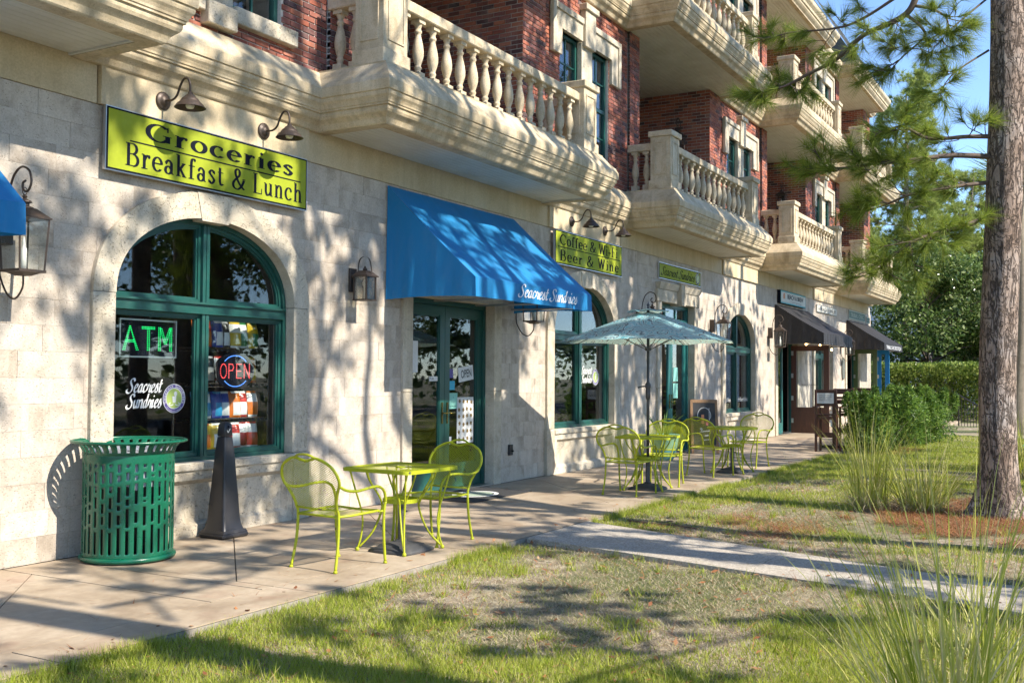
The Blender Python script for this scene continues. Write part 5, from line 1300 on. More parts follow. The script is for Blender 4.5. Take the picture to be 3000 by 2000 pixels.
def canopy(R0, R1, z0, z1, sag, nm, nseg=8):
    b = MB(); V = []; per = 8; nr = nseg; na = NS * per
    for i in range(nr + 1):
        t = i / nr; r_ = R0 + (R1 - R0) * t; z = z0 + (z1 - z0) * t ** 1.06
        for k in range(na):
            f = (k % per) / per; a = R(-50) + 2 * math.pi * k / na; da = (f - .5) * 2 * math.pi / NS
            rr = r_ * math.cos(math.pi / NS) / math.cos(da) * (1 - .02 * math.sin(math.pi * f) * t); V.append((ux + rr * math.cos(a), uy + rr * math.sin(a), z - sag * math.sin(math.pi * f) * t * (1 - .35 * t) + .035 * math.sin(math.pi * f) * t ** 3))
    b.add(V, [(i * na + k, i * na + (k + 1) % na, (i + 1) * na + (k + 1) % na, (i + 1) * na + k) for i in range(nr) for k in range(na)]); o = b.build(nm, AG, g, True); return o
canopy(.14, UR / math.cos(math.pi / NS), UT - .03, UZ, .03, 'canopy', 10); canopy(.01, .30, UT + .035, UT - .02, .01, 'vent_cap', 4)
UM = paint('grey_pole_enamel', (.10, .095, .10), .4, .5, .2, (.06, .055, .05), 9)
b = MB(); b.tube([(ux, uy, .10), (ux, uy, UT + .02)], .0195, 14); b.build('pole', UM, g, True)
b = MB(); b.lathe([(.004, .0), (.02, .015), (.012, .03), (.024, .05), (.008, .075), (.003, .1)], (ux, uy, UT + .03), 10); b.build('finial', UM, g, True)
b = MB(); b.lathe([(.022, -.10), (.034, -.06), (.034, .02), (.03, .05), (.04, .07), (.04, .11), (.022, .14)], (ux, uy, 1.30), 14); b.tube(curve_pts([(ux, uy - .0, 1.39), (ux - .05, uy + .03, 1.385), (ux - .11, uy + .07, 1.375), (ux - .14, uy + .085, 1.365)], 4), .010, 7); b.build('crank', UM, g, True)
for k in range(NS):
    a = R(-50) + 2 * math.pi * k / NS; ca, sa = math.cos(a), math.sin(a); b = MB(); Rm = UR / math.cos(math.pi / NS) * math.cos(math.pi / NS) / math.cos(math.pi / NS)
    b.tube([(ux + .03 * ca, uy + .03 * sa, UT - .05), (ux + .7 * ca, uy + .7 * sa, UT - .05 - .5 * (UT - UZ) * 1.04), (ux + (UR + .0) * ca, uy + (UR + .0) * sa, UZ - .012)], .006, 6); b.tube([(ux + .03 * ca, uy + .03 * sa, UT - .52), (ux + .62 * ca, uy + .62 * sa, UT - .05 - .46 * (UT - UZ))], .005, 6); b.build('rib', UM, g)
b = MB(); b.lathe([(.022, -.02), (.045, -.015), (.045, .02), (.022, .03)], (ux, uy, UT - .52), 12); b.build('runner', UM, g)
# ================================================================== BAR STOOLS, CHALKBOARD, PLANTER, MAT
def stool(x, y, rz, label, paper=False, s_=1.0):
    g = empty('bar_chair', (0, 0, 0))
    for sy in (-1, 1):
        b = MB(); b.cbox(-.215, -.165, sy * .20 - .022, sy * .20 + .022, 0, 1.27, .005); b.build('leg', BROWNW, g)
        b = MB(); b.cbox(.18, .225, sy * .20 - .022, sy * .20 + .022, 0, .90, .005); b.build('leg', BROWNW, g)
        b = MB(); b.cbox(-.16, .175, sy * .20 - .014, sy * .20 + .014, .29, .33, .004); b.cbox(-.16, .175, sy * .20 - .014, sy * .20 + .014, .70, .74, .004); b.build('side_rail', BROWNW, g)
        b = MB(); b.cbox(-.21, .24, sy * .235 - .03, sy * .235 + .03, .90, .925, .006); b.build('armrest', BROWNW, g)
    b = MB()
    for k in range(5): b.cbox(-.16 + k * .078, -.16 + k * .078 + .072, -.20, .20, .735 + .006 * abs(k - 2), .755 + .006 * abs(k - 2), .004)
    b.build('seat_slats', BROWNW, g)
    for z0, z1 in ((.93, .985), (1.04, 1.095), (1.15, 1.27)): b = MB(); b.cbox(-.20, -.178, -.178, .178, z0, z1, .004); b.build('back_slat', BROWNW, g)
    for q in ((.195, .22, -.178, .178, .27, .31), (-.20, -.175, -.178, .178, .33, .40), (-.20, -.175, -.178, .178, .66, .73)): b = MB(); b.cbox(*q, .004); b.build('cross_rail', BROWNW, g)
    g.location = (x, y, 0); g.rotation_euler = (0, 0, R(rz)); tag(g, label, 'bar chair', 'brown wooden bar chairs')
    if paper:
        q = empty('paper_notice', (x, y, 1.0), 'white paper notice tied to the back of the bar chair', 'notice'); b = MB(); X = x - .228; n = 8
        V = [(X + .006 * math.sin(k * 1.1), y - .17 + .34 * k / n, z) for z in (.99, 1.2) for k in range(n + 1)]; b.add(V, [(k, k + 1, n + 2 + k, n + 1 + k) for k in range(n)]); b.build('sheet', PAPER, q)
        for k in range(4): plain_text(['PLEASE WAIT HERE TO', 'BE SEATED AND READ', 'THE POSTED MENU', 'THANK YOU ALL'][k], 0, .26 - .03 * (k > 1), 0, .02, 0, GREY, q, 0, ((X - .012, y + .13, 1.15 - .035 * k), (0, -1, 0), (0, 0, 1)))
stool(21.95, -2.46, 0, 'brown wooden bar chair with a paper notice on its back', True); stool(24.1, -2.35, 4, 'brown wooden bar chair half hidden by the shrub, second from the notice'); stool(26.4, -2.3, -3, 'brown wooden bar chair behind the shrub, farthest one')
b = MB(); g = empty('bar_table', (23.1, -2.35, 0), 'dark wooden high table between the bar chairs', 'table')
b.cbox(22.75, 23.45, -2.7, -2.0, 1.0, 1.04, .006); b.build('tabletop', BROWNW, g); b = MB(); b.cbox(23.05, 23.15, -2.4, -2.3, .06, 1.0, .005); b.build('post', BROWNW, g); b = MB(); b.cbox(22.8, 23.4, -2.4, -2.3, .002, .06, .01); b.cbox(23.05, 23.15, -2.65, -2.405, .002, .058, .01); b.cbox(23.05, 23.15, -2.295, -2.05, .002, .058, .01); b.build('foot', BLACKM, g)
CHALK = paint('chalkboard', (.035, .037, .04), .8, 0, .6, (.09, .09, .09), 5, .05); CHW = flat('chalk_white', (.6, .6, .58), .9); CHP = flat('chalk_pink', (.65, .12, .2), .9); CHO = flat('chalk_orange', (.6, .25, .12), .9)
def aframe(x, y, rz, label):
    g = empty('chalkboard_sign', (0, 0, 0)); h, w, sp = 1.06, .27, .24
    for s_ in (-1, 1):
        M_ = lambda a, t, d=0: (s_ * (sp * (1 - t) + .012) + s_ * d, a, t * h)
        def bar(a0, a1, t0, t1, nm, mat, d0=-.012, d1=.012):
            b = MB(); b.add([M_(a0, t0, d0), M_(a1, t0, d0), M_(a1, t1, d0), M_(a0, t1, d0), M_(a0, t0, d1), M_(a1, t0, d1), M_(a1, t1, d1), M_(a0, t1, d1)], [(0, 1, 2, 3), (4, 7, 6, 5), (0, 4, 5, 1), (1, 5, 6, 2), (2, 6, 7, 3), (3, 7, 4, 0)]); return b.build(nm, mat, g)
        bar(-w, -w + .05, 0, 1, 'leg', PALEW); bar(w - .05, w, 0, 1, 'leg', PALEW); bar(-w + .05, w - .05, .94, 1, 'top_rail', PALEW); bar(-w + .05, w - .05, .10, .155, 'bottom_rail', PALEW); bar(-w + .05, w - .05, .155, .94, 'slate', CHALK, -.006, .006)
        if s_ == -1:
            def mark(pts, r_, mat, nm):
                A, B = nib(pts, r_, r_, 0); b = MB()
                for i in range(len(A) - 1): b.add([M_(-q[0], q[1], .0075) for q in (A[i], A[i + 1], B[i + 1], B[i])], [(0, 1, 2, 3)])
                b.build(nm, mat, g)
            mark(arc(0, .70, .13, .15, 200, -20), .006, CHW, 'chalk_arc'); mark([(.10, .62), (.10, .84)], .006, CHW, 'chalk_stroke')
            mark([(-.03, .55), (-.03, .72)], .028, CHO, 'chalk_bottle'); mark([(.05, .52), (.05, .62)], .025, CHP, 'chalk_glass'); mark([(-.10, .40), (.10, .42)], .008, CHW, 'chalk_stroke'); mark([(.0, .33), (.10, .335)], .01, CHW, 'chalk_stroke'); mark([(-.02, .25), (.11, .26)], .011, CHW, 'chalk_stroke'); mark([(-.08, .47), (-.05, .43)], .02, CHW, 'chalk_stroke')
    g.location = (x, y, 0); g.rotation_euler = (0, 0, R(rz)); tag(g, label, 'sign')
aframe(20.15, -.42, 28, 'wood framed chalkboard A-sign standing by the second green door')
POT = paint('aqua_glazed_pot', (.14, .36, .33), .3, 0, .3, (.08, .2, .18), 6)
g = empty('planter', (18.0, -.42, 0), 'pale aqua glazed pot with spiky leaves behind the umbrella chairs', 'planter')
b = MB(); b.lathe([(.16, 0), (.2, .06), (.25, .3), (.27, .42), (.285, .46), (.27, .47), (.25, .43), (.0, .42)], (18.0, -.42, 0), 24, True, False); b.build('pot', POT, g, True)
LEAFG = None
MATB = paint('door_mat_fibre', (.03, .03, .032), .95, 0, .5, (.07, .07, .07), 40, .4)
g = empty('door_mat', (11.4, -.45, 0), 'black door mat with pale oval emblem before the double door', 'mat')
b = MB(); b.cbox(10.62, 12.10, -.885, -.02, .003, .014, .004); b.build('mat_pad', MATB, g)
for nm, r0, r1, mt in (('oval_ring', .80, 1, LOGOW), ('oval_field', 0, .74, paint('mat_oval', (.30, .38, .28), .9, 0, .6, (.55, .55, .5), 22))):
    b = MB(); n = 36; A = [(11.36 + .36 * r1 * math.cos(2 * math.pi * k / n), -.47 + .27 * r1 * math.sin(2 * math.pi * k / n), .0155) for k in range(n)]
    if r0: B = [(11.36 + .36 * r0 * math.cos(2 * math.pi * k / n), -.47 + .27 * r0 * math.sin(2 * math.pi * k / n), .0155) for k in range(n)]; b.add(A + B, [(k, (k + 1) % n, n + (k + 1) % n, n + k) for k in range(n)])
    else: b.add(A, [tuple(range(n))])
    b.build(nm, mt, g)
g = empty('wall_outlet', (13.05, 0, .38), 'small dark outlet box low on the wall right of the double door', 'outlet'); b = MB(); b.cbox(13.0, 13.1, -.03, -.001, .38, .53, .004); b.build('cover', BLACKM, g); b = MB(); b.tube([(13.06, -.03, .44), (13.06, -.06, .44)], .012, 8); b.build('knob', BLACKM, g)
# ================================================================== GROUND
def ground_mat():
    k = NT('thin_lawn_soil'); v = k.coord(False); a = k.noise(v, .55, 5, .6); n = k.noise(v, 9, 6, .7); f = k.noise(v, 70, 4, .7)
    c = k.ramp(n, [(.3, (.15, .115, .075)), (.5, (.34, .28, .20)), (.68, (.54, .48, .38))]); gr = k.ramp(n, [(.3, (.06, .085, .02)), (.7, (.16, .18, .06))])
    c = k.mix(k.ramp(a, [(.42, (1, 1, 1)), (.58, (0, 0, 0))]), c, gr); c = k.mix(.5, c, k.ramp(f, [(.35, (.18, .17, .16)), (.62, (1.15, 1.12, 1.05))]), 'MULTIPLY')
    return k.done(c, .95, k.bump(f, .6, .02, k.bump(n, .4, .03)))
GROUND = ground_mat()
SWX0, SWX1, SWY = -6.0, 22.6, -2.66
def hgt(x, y):                                              # gentle lawn relief, level with the paving at its edge
    t = max(0.0, min(1.0, (-y + SWY) / 1.5)); return -.055 + .02 * math.sin(x * .9) * t + .02 * math.sin(y * 1.3 + x * .4) * t
xs = np.concatenate([np.linspace(-120, -6, 8), np.linspace(-5, 45, 120), np.linspace(50, 400, 10)]); ys = np.concatenate([np.linspace(-300, -14, 10), np.linspace(-13, 1, 50), np.linspace(3, 300, 8)])
V = [(x, y, hgt(x, y) if -13 < y < .5 else -.055) for y in ys for x in xs]; nx = len(xs)
F = [(j * nx + i, j * nx + i + 1, (j + 1) * nx + i + 1, (j + 1) * nx + i) for j in range(len(ys) - 1) for i in range(nx - 1)]
tag(obj_me('ground', mesh_np('ground', V, F), GROUND, None, True), kind='structure')
CONC = stone('stained_concrete', [(.25, .18, .115), (.36, .275, .185), (.44, .35, .25)], 1.1, 0, .10, .72, .12, 0, fine=90)
def conc_mat():
    k = NT('tan_stained_concrete'); v = k.coord(False); a = k.noise(v, 1.3, 7, .62, .6); n = k.noise(v, 14, 5, .65); f = k.noise(v, 160, 3, .6); s_ = k.noise(v, .7, 4, .7)
    c = k.ramp(a, [(.28, (.25, .185, .125)), (.5, (.39, .31, .22)), (.72, (.50, .415, .31))]); c = k.mix(k.math('MULTIPLY', k.ramp(s_, [(.56, (0, 0, 0)), (.68, (1, 1, 1))]), .5), c, (.26, .13, .085))
    c = k.mix(.35, c, k.ramp(n, [(.3, (.55, .52, .5)), (.7, (1.1, 1.1, 1.1))]), 'MULTIPLY'); w = k.n('TexVoronoi'); w.inputs['Scale'].default_value = 2.3; k.l(v, w.inputs['Vector'])
    c = k.mix(k.math('MULTIPLY', k.ramp(w.outputs['Distance'], [(.045, (1, 1, 1)), (.07, (0, 0, 0))]), .45), c, (.10, .08, .065)); rr = k.ramp(a, [(.3, (.55, .55, .55)), (.7, (.8, .8, .8))])
    return k.done(c, rr, k.bump(f, .15, .002, k.bump(n, .1, .004)))
CONC = conc_mat()
sw = tag(simple('sidewalk', [(SWX0, SWX1, SWY, .3, -.25, -.012)], stone('concrete_edge', [(.24, .21, .17), (.38, .34, .29)], 8, 0, .5, .95, 0)), kind='structure')
simple('joint_bed', [(SWX0 + .01, SWX1 - .01, SWY + .01, .28, -.0118, -.0075)], stone('dirty_joint', [(.045, .038, .03), (.10, .085, .065)], 10, 0, .4, .95, 0), sw)
tag(simple('terrace_paving', [(SWX1, 40.5, -2.9, .3, -.25, -.004)], CONC), kind='structure')
def clip(poly, x0, x1, y0, y1):
    for ax, lim, sg in ((0, x0, 1), (0, x1, -1), (1, y0, 1), (1, y1, -1)):
        out = []
        for i in range(len(poly)):
            p, q = poly[i - 1], poly[i]; dp, dq = sg * (p[ax] - lim), sg * (q[ax] - lim)
            if dp * dq < 0: t = dp / (dp - dq); out.append((p[0] + (q[0] - p[0]) * t, p[1] + (q[1] - p[1]) * t))
            if dq >= 0: out.append(q)
        poly = out
        if not poly: break
    return poly
slabs = []
per = 4.14; x = 5.72 - 3 * per; YB, YW = -2.24, -.02
while x < SWX1:
    f0, f1 = max(x, SWX0), min(x + per - .60, SWX1); g0, g1 = max(x + per - .60, SWX0), min(x + per - .0, SWX1)
    if f1 > f0:
        c0 = x + .0
        for i in range(-3, 4):                              # diagonal panels
            for j in range(-3, 4):
                d = 1.02; cx, cy = x + 1.77 + (i + j) * d, -1.13 + (i - j) * d; q = clip([(cx - d, cy), (cx, cy - d), (cx + d, cy), (cx, cy + d)], f0, f1, YB, YW)
                if len(q) > 2: slabs.append(q)
    if g1 > g0: slabs.append([(g0, YB), (g1 - .12, YB), (g1 - .12, YW), (g0, YW)]) if g1 - .12 > g0 else None; slabs.append([(g1 - .12, YB), (g1, YB), (g1, YW), (g1 - .12, YW)])
    for a, bb in ((max(x, SWX0), min(x + per / 2, SWX1)), (max(x + per / 2, SWX0), min(x + per, SWX1))):
        if bb > a: slabs.append([(a, SWY), (bb, SWY), (bb, YB), (a, YB)])
    x += per
for q in slabs:
    ar = abs(sum(q[i - 1][0] * q[i][1] - q[i][0] * q[i - 1][1] for i in range(len(q)))) / 2
    if ar < .002: continue
    q2 = []
    for p in q:
        if not q2 or math.hypot(p[0] - q2[-1][0], p[1] - q2[-1][1]) > .01: q2.append(p)
    b = MB(); b.prism(inset(q2, .005), -.008, random.uniform(-.0008, .0008), 'Z'); b.build('paving_slab', CONC, sw)
AGG = None
def agg_mat():
    k = NT('exposed_aggregate'); v = k.coord(False); w = k.n('TexVoronoi'); w.inputs['Scale'].default_value = 75; k.l(v, w.inputs['Vector']); n = k.noise(v, 2.5, 5, .6)
    c = k.mix(.5, k.ramp(w.outputs['Color'], [(.2, (.20, .17, .13)), (.5, (.40, .355, .29)), (.8, (.58, .53, .45))]), k.ramp(n, [(.3, (.31, .27, .22)), (.7, (.47, .42, .35))]))
    return k.done(c, .9, k.bump(w.outputs['Distance'], .5, .006))
AGG = agg_mat()
PA, PB = ((8.70, -2.665), (10.03, -2.665)), ((6.62, -11.2), (7.15, -11.2))
path = tag(simple('path', [(8.9, 9.0, -2.75, -2.70, -.2, -.1)], AGG), kind='structure')
for k in range(4):
    t0, t1 = (0, .27, .52, .77, 1)[k], (0, .27, .52, .77, 1)[k + 1]; L = lambda a, c, t: (a[0] + (c[0] - a[0]) * t, a[1] + (c[1] - a[1]) * t)
    b = MB(); b.prism(inset([L(PA[0], PB[0], t0), L(PA[1], PB[1], t0), L(PA[1], PB[1], t1), L(PA[0], PB[0], t1)], .004), -.16, -.010 - .001 * k, 'Z'); b.build('path_slab', AGG, path)
def in_path(x, y, m_=0.0):
    t = (y - PA[0][1]) / (PB[0][1] - PA[0][1]); a = PA[0][0] + (PB[0][0] - PA[0][0]) * t; c = PA[1][0] + (PB[1][0] - PA[1][0]) * t; return (x > a - m_) & (x < c + m_) & (y < SWY)
ASPH = stone('asphalt', [(.035, .035, .037), (.06, .06, .06)], 20, 0, .5, .9, 0)
road = tag(simple('road', [(-120, 300, -19, -12.2, -.2, -.045)], ASPH), kind='structure')
PT = (13.15, -6.36)                                         # the big pine in view
# ================================================================== value noise for planting
_H = RNG.random((64, 64))
def vnoise(x, y):
    xi, yi = np.floor(x).astype(int), np.floor(y).astype(int); fx, fy = x - xi, y - yi; fx = fx * fx * (3 - 2 * fx); fy = fy * fy * (3 - 2 * fy)
    h = lambda a, c: _H[a % 64, c % 64]; return (h(xi, yi) * (1 - fx) + h(xi + 1, yi) * fx) * (1 - fy) + (h(xi, yi + 1) * (1 - fx) + h(xi + 1, yi + 1) * fx) * fy
def fbm(x, y): return .5 * vnoise(x, y) + .3 * vnoise(x * 2.1 + 9, y * 2.1 + 5) + .2 * vnoise(x * 4.3 + 3, y * 4.3 + 8)
def leafy(name, cols, trans=.35, rough=.55):
    k = NT(name); r = k.rnd(); c = k.ramp(r, [(i / (len(cols) - 1), q) for i, q in enumerate(cols)]); m_ = k.done(c, rough, None, 0, .3)
    if trans:
        tr = k.n('BsdfTranslucent'); k.l(c, tr.inputs[0]); mx = k.n('MixShader'); mx.inputs[0].default_value = trans; k.l(k.b.outputs[0], mx.inputs[1]); k.l(tr.outputs[0], mx.inputs[2]); k.l(mx.outputs[0], k.out.inputs[0])
    return m_
GRASS = leafy('turf_blades', [(.14, .20, .014), (.26, .34, .022), (.36, .43, .04), (.48, .47, .11), (.30, .38, .03), (.54, .47, .2)]); STRAW = leafy('dry_thatch', [(.27, .21, .12), (.45, .37, .24), (.56, .48, .34), (.34, .26, .15)], .2); NEEDLE = leafy('fallen_needles', [(.17, .065, .028), (.33, .13, .05), (.42, .20, .085), (.24, .09, .04), (.50, .33, .19)], .15)
def blades(name, P, L, W, lean, mat, label, cat):
    n = len(P); a = RNG.random(n) * 6.283; d = np.stack([np.cos(a), np.sin(a), np.zeros(n)], 1); t = RNG.random(n) * 6.283; s_ = np.stack([np.cos(t), np.sin(t), np.zeros(n)], 1) * (W / 2)[:, None]
    tip = P + d * (L * lean)[:, None]; tip[:, 2] += L * np.sqrt(np.clip(1 - lean ** 2, .02, 1)); V = np.concatenate([P - s_, P + s_, tip], 1).reshape(-1, 3); F = np.arange(3 * n).reshape(-1, 3)
    return tag(obj_me(name, mesh_np(name, V, F), mat), label, cat, None, 'stuff')
def zg(x, y):
    t = np.clip((-y + SWY) / 1.5, 0, 1); return -.055 + .02 * np.sin(x * .9) * t + .02 * np.sin(y * 1.3 + x * .4) * t
def sample(n):
    d = 4.5 + 26 * RNG.random(n) ** 1.5; a = np.radians(-8 + 72 * RNG.random(n) ** 1.25)                       # denser close by
    return d * np.cos(a), CAM_POS[1] + d * np.sin(a)
x, y = sample(1050000); ok = (y < SWY + .015) & (y > -9.5) & (x > 2.2) & ~in_path(x, y, -.01) & ~((x > 22) & (y > -3.0)) & (x < 40)
x, y = x[ok], y[ok]; f = fbm(x * .9 + 3, y * .9 + 40); near_edge = np.exp(-((y - SWY) / .35) ** 2) * .16; q1 = np.abs(x - (PA[0][0] + (PB[0][0] - PA[0][0]) * (y - PA[0][1]) / (PB[0][1] - PA[0][1])));
far = np.clip((x - 12) / 8, 0, 1) * .16; lawnL = np.clip((7.5 - x) / 2.5, 0, 1) * .18
dry_zone = .19 * np.exp(-(((x - 9.2) / 2.6) ** 2 + ((y + 4.6) / 1.5) ** 2)) + .10 * np.exp(-(((x - 12.0) / 1.6) ** 2 + ((y + 3.9) / .8) ** 2))
green = f + near_edge + far + lawnL - dry_zone; straw_r = np.hypot((x - 12.7) / 2.2, (y + 6.0) / 1.2); mulch = straw_r + .25 * (fbm(x * 1.5, y * 1.5) - .5) < 1.0
r0 = RNG.random(len(x)); g_ok = (r0 < np.clip((green - .395) * 6.0, .05, 1)) & ~mulch; xg, yg_ = x[g_ok], y[g_ok]; n = len(xg); dist = np.hypot(xg, yg_ - CAM_POS[1]); thick = np.clip(dist / 9, 1, 2.2)
P = np.stack([xg, yg_, zg(xg, yg_) - .003], 1); blades('turf', P, (.026 + .036 * RNG.random(n)) * (1 + .45 * np.clip((green[g_ok] - .5) * 4, 0, 1)), (.0042 + .0025 * RNG.random(n)) * thick, .25 + .6 * RNG.random(n), GRASS, 'patchy green turf between the pavement and the planting beds', 'grass')
ne = 26000; xe = 2.8 + 19.5 * RNG.random(ne) ** 1.3; ye = SWY - .07 + .09 * RNG.random(ne); me_ = (fbm(xe * 1.7 + 5, ye * 0 + 3) > .47) & ~in_path(xe, ye - .1, .02); xe, ye = xe[me_], ye[me_]; ne = len(xe)
blades('edge_turf', np.stack([xe, ye, np.full(ne, -.055)], 1), .06 + .07 * RNG.random(ne) ** 2, .004 + .003 * RNG.random(ne), .2 + .6 * RNG.random(ne), GRASS, 'ragged fringe of grass overhanging the pavement edge', 'grass')
s_ok = ~g_ok & (RNG.random(len(x)) < .62) & ~mulch; xg, yg_ = x[s_ok], y[s_ok]; n = len(xg); thick = np.clip(np.hypot(xg, yg_ - CAM_POS[1]) / 9, 1, 2)
blades('dry_thatch', np.stack([xg, yg_, zg(xg, yg_)], 1), .02 + .04 * RNG.random(n), (.0035 + .002 * RNG.random(n)) * thick, .75 + .24 * RNG.random(n), STRAW, 'dry straw coloured thatch in the worn patches of lawn', 'thatch')
nt_w = 420; wx = 3.2 + 15 * RNG.random(nt_w) ** 1.4; wy = SWY - .12 - 4.6 * RNG.random(nt_w); kk = ~in_path(wx, wy, .05); wx, wy = wx[kk], wy[kk]; nb = 22; wxx = np.repeat(wx, nb) + RNG.normal(0, .025, len(wx) * nb); wyy = np.repeat(wy, nb) + RNG.normal(0, .025, len(wx) * nb); n = len(wxx)
blades('weed_tufts', np.stack([wxx, wyy, zg(wxx, wyy)], 1), .05 + .07 * RNG.random(n), .005 + .004 * RNG.random(n), .15 + .75 * RNG.random(n), GRASS, 'taller tufts of weedy grass scattered over the lawn', 'grass')
n = 1400; lx = 3.2 + 17 * RNG.random(n) ** 1.3; ly = SWY + .3 - 5.2 * RNG.random(n); 
P = np.stack([lx, ly, np.where(ly > SWY, .004, zg(lx, ly) + .02)], 1); a = RNG.random(n) * 6.283; u_ = np.stack([np.cos(a), np.sin(a), RNG.normal(0, .25, n)], 1); w_ = np.stack([-np.sin(a), np.cos(a), RNG.normal(0, .25, n)], 1); s_ = (.014 + .022 * RNG.random(n))[:, None]; V = np.stack([P - u_ * s_, P + w_ * s_ * .45, P + u_ * s_, P - w_ * s_ * .45], 1).reshape(-1, 3)
tag(obj_me('leaf_litter', mesh_np('leaf_litter', V, np.arange(len(V)).reshape(-1, 4)), NEEDLE), 'small fallen brown leaves on lawn and paving', 'litter', None, 'stuff')
# pine straw: mulch round the pine and loose needles on the lawn
n = 30000; a = RNG.random(n) * 6.283; r_ = np.sqrt(RNG.random(n)) * 1.08; x = 12.7 + 2.2 * r_ * np.cos(a); y = -6.0 + 1.2 * r_ * np.sin(a); kp = fbm(x * 1.3 + 7, y * 1.3 + 2) > .36 + .25 * (r_ > .7); x, y = x[kp], y[kp]
x = np.concatenate([x, 10.9 + RNG.normal(0, .5, 1500), 22.3 + 2.6 * RNG.random(4000), RNG.random(6000) * 14 + 3.5, 11.4 + RNG.normal(0, .35, 500), 10.0 + RNG.normal(0, .4, 300)]); y = np.concatenate([y, -4.5 + RNG.normal(0, .22, 1500), -3.0 - .9 * RNG.random(4000), -2.7 - RNG.random(6000) * 5, -3.9 + RNG.normal(0, .12, 500), -3.4 + RNG.normal(0, .2, 300)]); ok = ~in_path(x, y, 0) & (y < SWY); x, y = x[ok], y[ok]; n = len(x)
blades('pine_straw', np.stack([x, y, zg(x, y) + .002 + (.02 + .09 * np.clip(fbm(x * 2.2, y * 2.2) - .4, 0, 1)) * RNG.random(n) * (np.hypot((x - 12.7) / 2.2, (y + 6.0) / 1.2) < 1.05)], 1), .10 + .08 * RNG.random(n), .0045 + .003 * RNG.random(n), .90 + .099 * RNG.random(n), NEEDLE, 'rust coloured pine straw around the big pine trunk', 'pine straw')
# loose needles and a twig
BARK = None
def bark_mat():
    k = NT('pine_bark'); v = k.coord(False)
    n1 = k.noise(v, 1.0, 4, .55, .6, mapping=(17, 17, 3.6)); n2 = k.noise(v, 1.0, 3, .55, .8, mapping=(9, 9, 7)); n = k.noise(v, 26, 5, .7, 0, mapping=(1, 1, .45)); f = k.noise(v, 120, 3, .7); big = k.noise(v, 2.2, 3, .6)
    cr1 = k.ramp(k.math('ABSOLUTE', k.math('SUBTRACT', n1, .5)), [(.0, (0, 0, 0)), (.055, (1, 1, 1))]); cr2 = k.ramp(k.math('ABSOLUTE', k.math('SUBTRACT', n2, .5)), [(.0, (.15, .15, .15)), (.03, (1, 1, 1))]); crack = k.math('MULTIPLY', cr1, cr2)
    plate = k.ramp(big, [(.3, (.27, .195, .15)), (.5, (.38, .30, .25)), (.7, (.46, .41, .38))]); c = k.mix(.6, plate, k.ramp(n, [(.3, (.45, .42, .40)), (.7, (1.25, 1.2, 1.16))]), 'MULTIPLY')
    c = k.mix(crack, (.075, .052, .04), c); h = k.math('ADD', k.math('MULTIPLY', crack, .7), k.math('MULTIPLY', n, .45)); return k.done(c, .95, k.bump(f, .4, .006, k.bump(h, 1.0, .03)))
BARK = bark_mat(); TWIG = paint('twig_bark', (.12, .085, .065), .9, 0, .5, (.06, .04, .03), 20, .3)
b = MB(); b.tube(curve_pts([(10.5, -2.93, -.035), (10.36, -3.15, -.02), (10.42, -3.45, -.035), (10.24, -3.82, -.025)], 5), [.012] * 8 + [.008] * 8, 6); b.tube([(10.4, -3.3, -.03), (10.55, -3.42, -.01)], .006, 5); tag(b.build('fallen_twig', TWIG), 'fallen brown twig lying on the lawn beside the path', 'twig')
# ================================================================== GRASS CLUMPS
def ribbons(base, dirs, L, W, droop, nseg=7):
    """curved blades: base (n,3), dirs (n,3) start direction, arching over"""
    n = len(base); V = np.zeros((n, nseg + 1, 2, 3)); h = np.stack([dirs[:, 0], dirs[:, 1], 0 * L], 1); hn = h / (np.linalg.norm(h, axis=1)[:, None] + 1e-6); sd = np.stack([-hn[:, 1], hn[:, 0], 0 * L], 1); tw = RNG.random(n) * 3.14; sd = sd * np.cos(tw)[:, None] + hn * np.sin(tw)[:, None]; p = base.copy()
    for i in range(nseg + 1):
        t = i / nseg; w = W * (1 - t ** 2.2 * .95) * .5; V[:, i, 0] = p - sd * w[:, None]; V[:, i, 1] = p + sd * w[:, None]; d = dirs + hn * (droop * t ** 1.3)[:, None] - np.array([0, 0, 1]) * (droop * 1.15 * t ** 2)[:, None]; d = d / np.linalg.norm(d, axis=1)[:, None]; p = p + d * (L / nseg)[:, None]
    Vf = V.reshape(-1, 3); k = np.arange(n)[:, None] * (nseg + 1) * 2 + np.arange(nseg)[None, :] * 2; F = np.stack([k, k + 1, k + 3, k + 2], -1).reshape(-1, 4); return Vf, F
CLUMP = leafy('cordgrass_blades', [(.22, .28, .025), (.40, .45, .05), (.54, .55, .12), (.70, .62, .30), (.46, .50, .08), (.76, .68, .42)], .5)
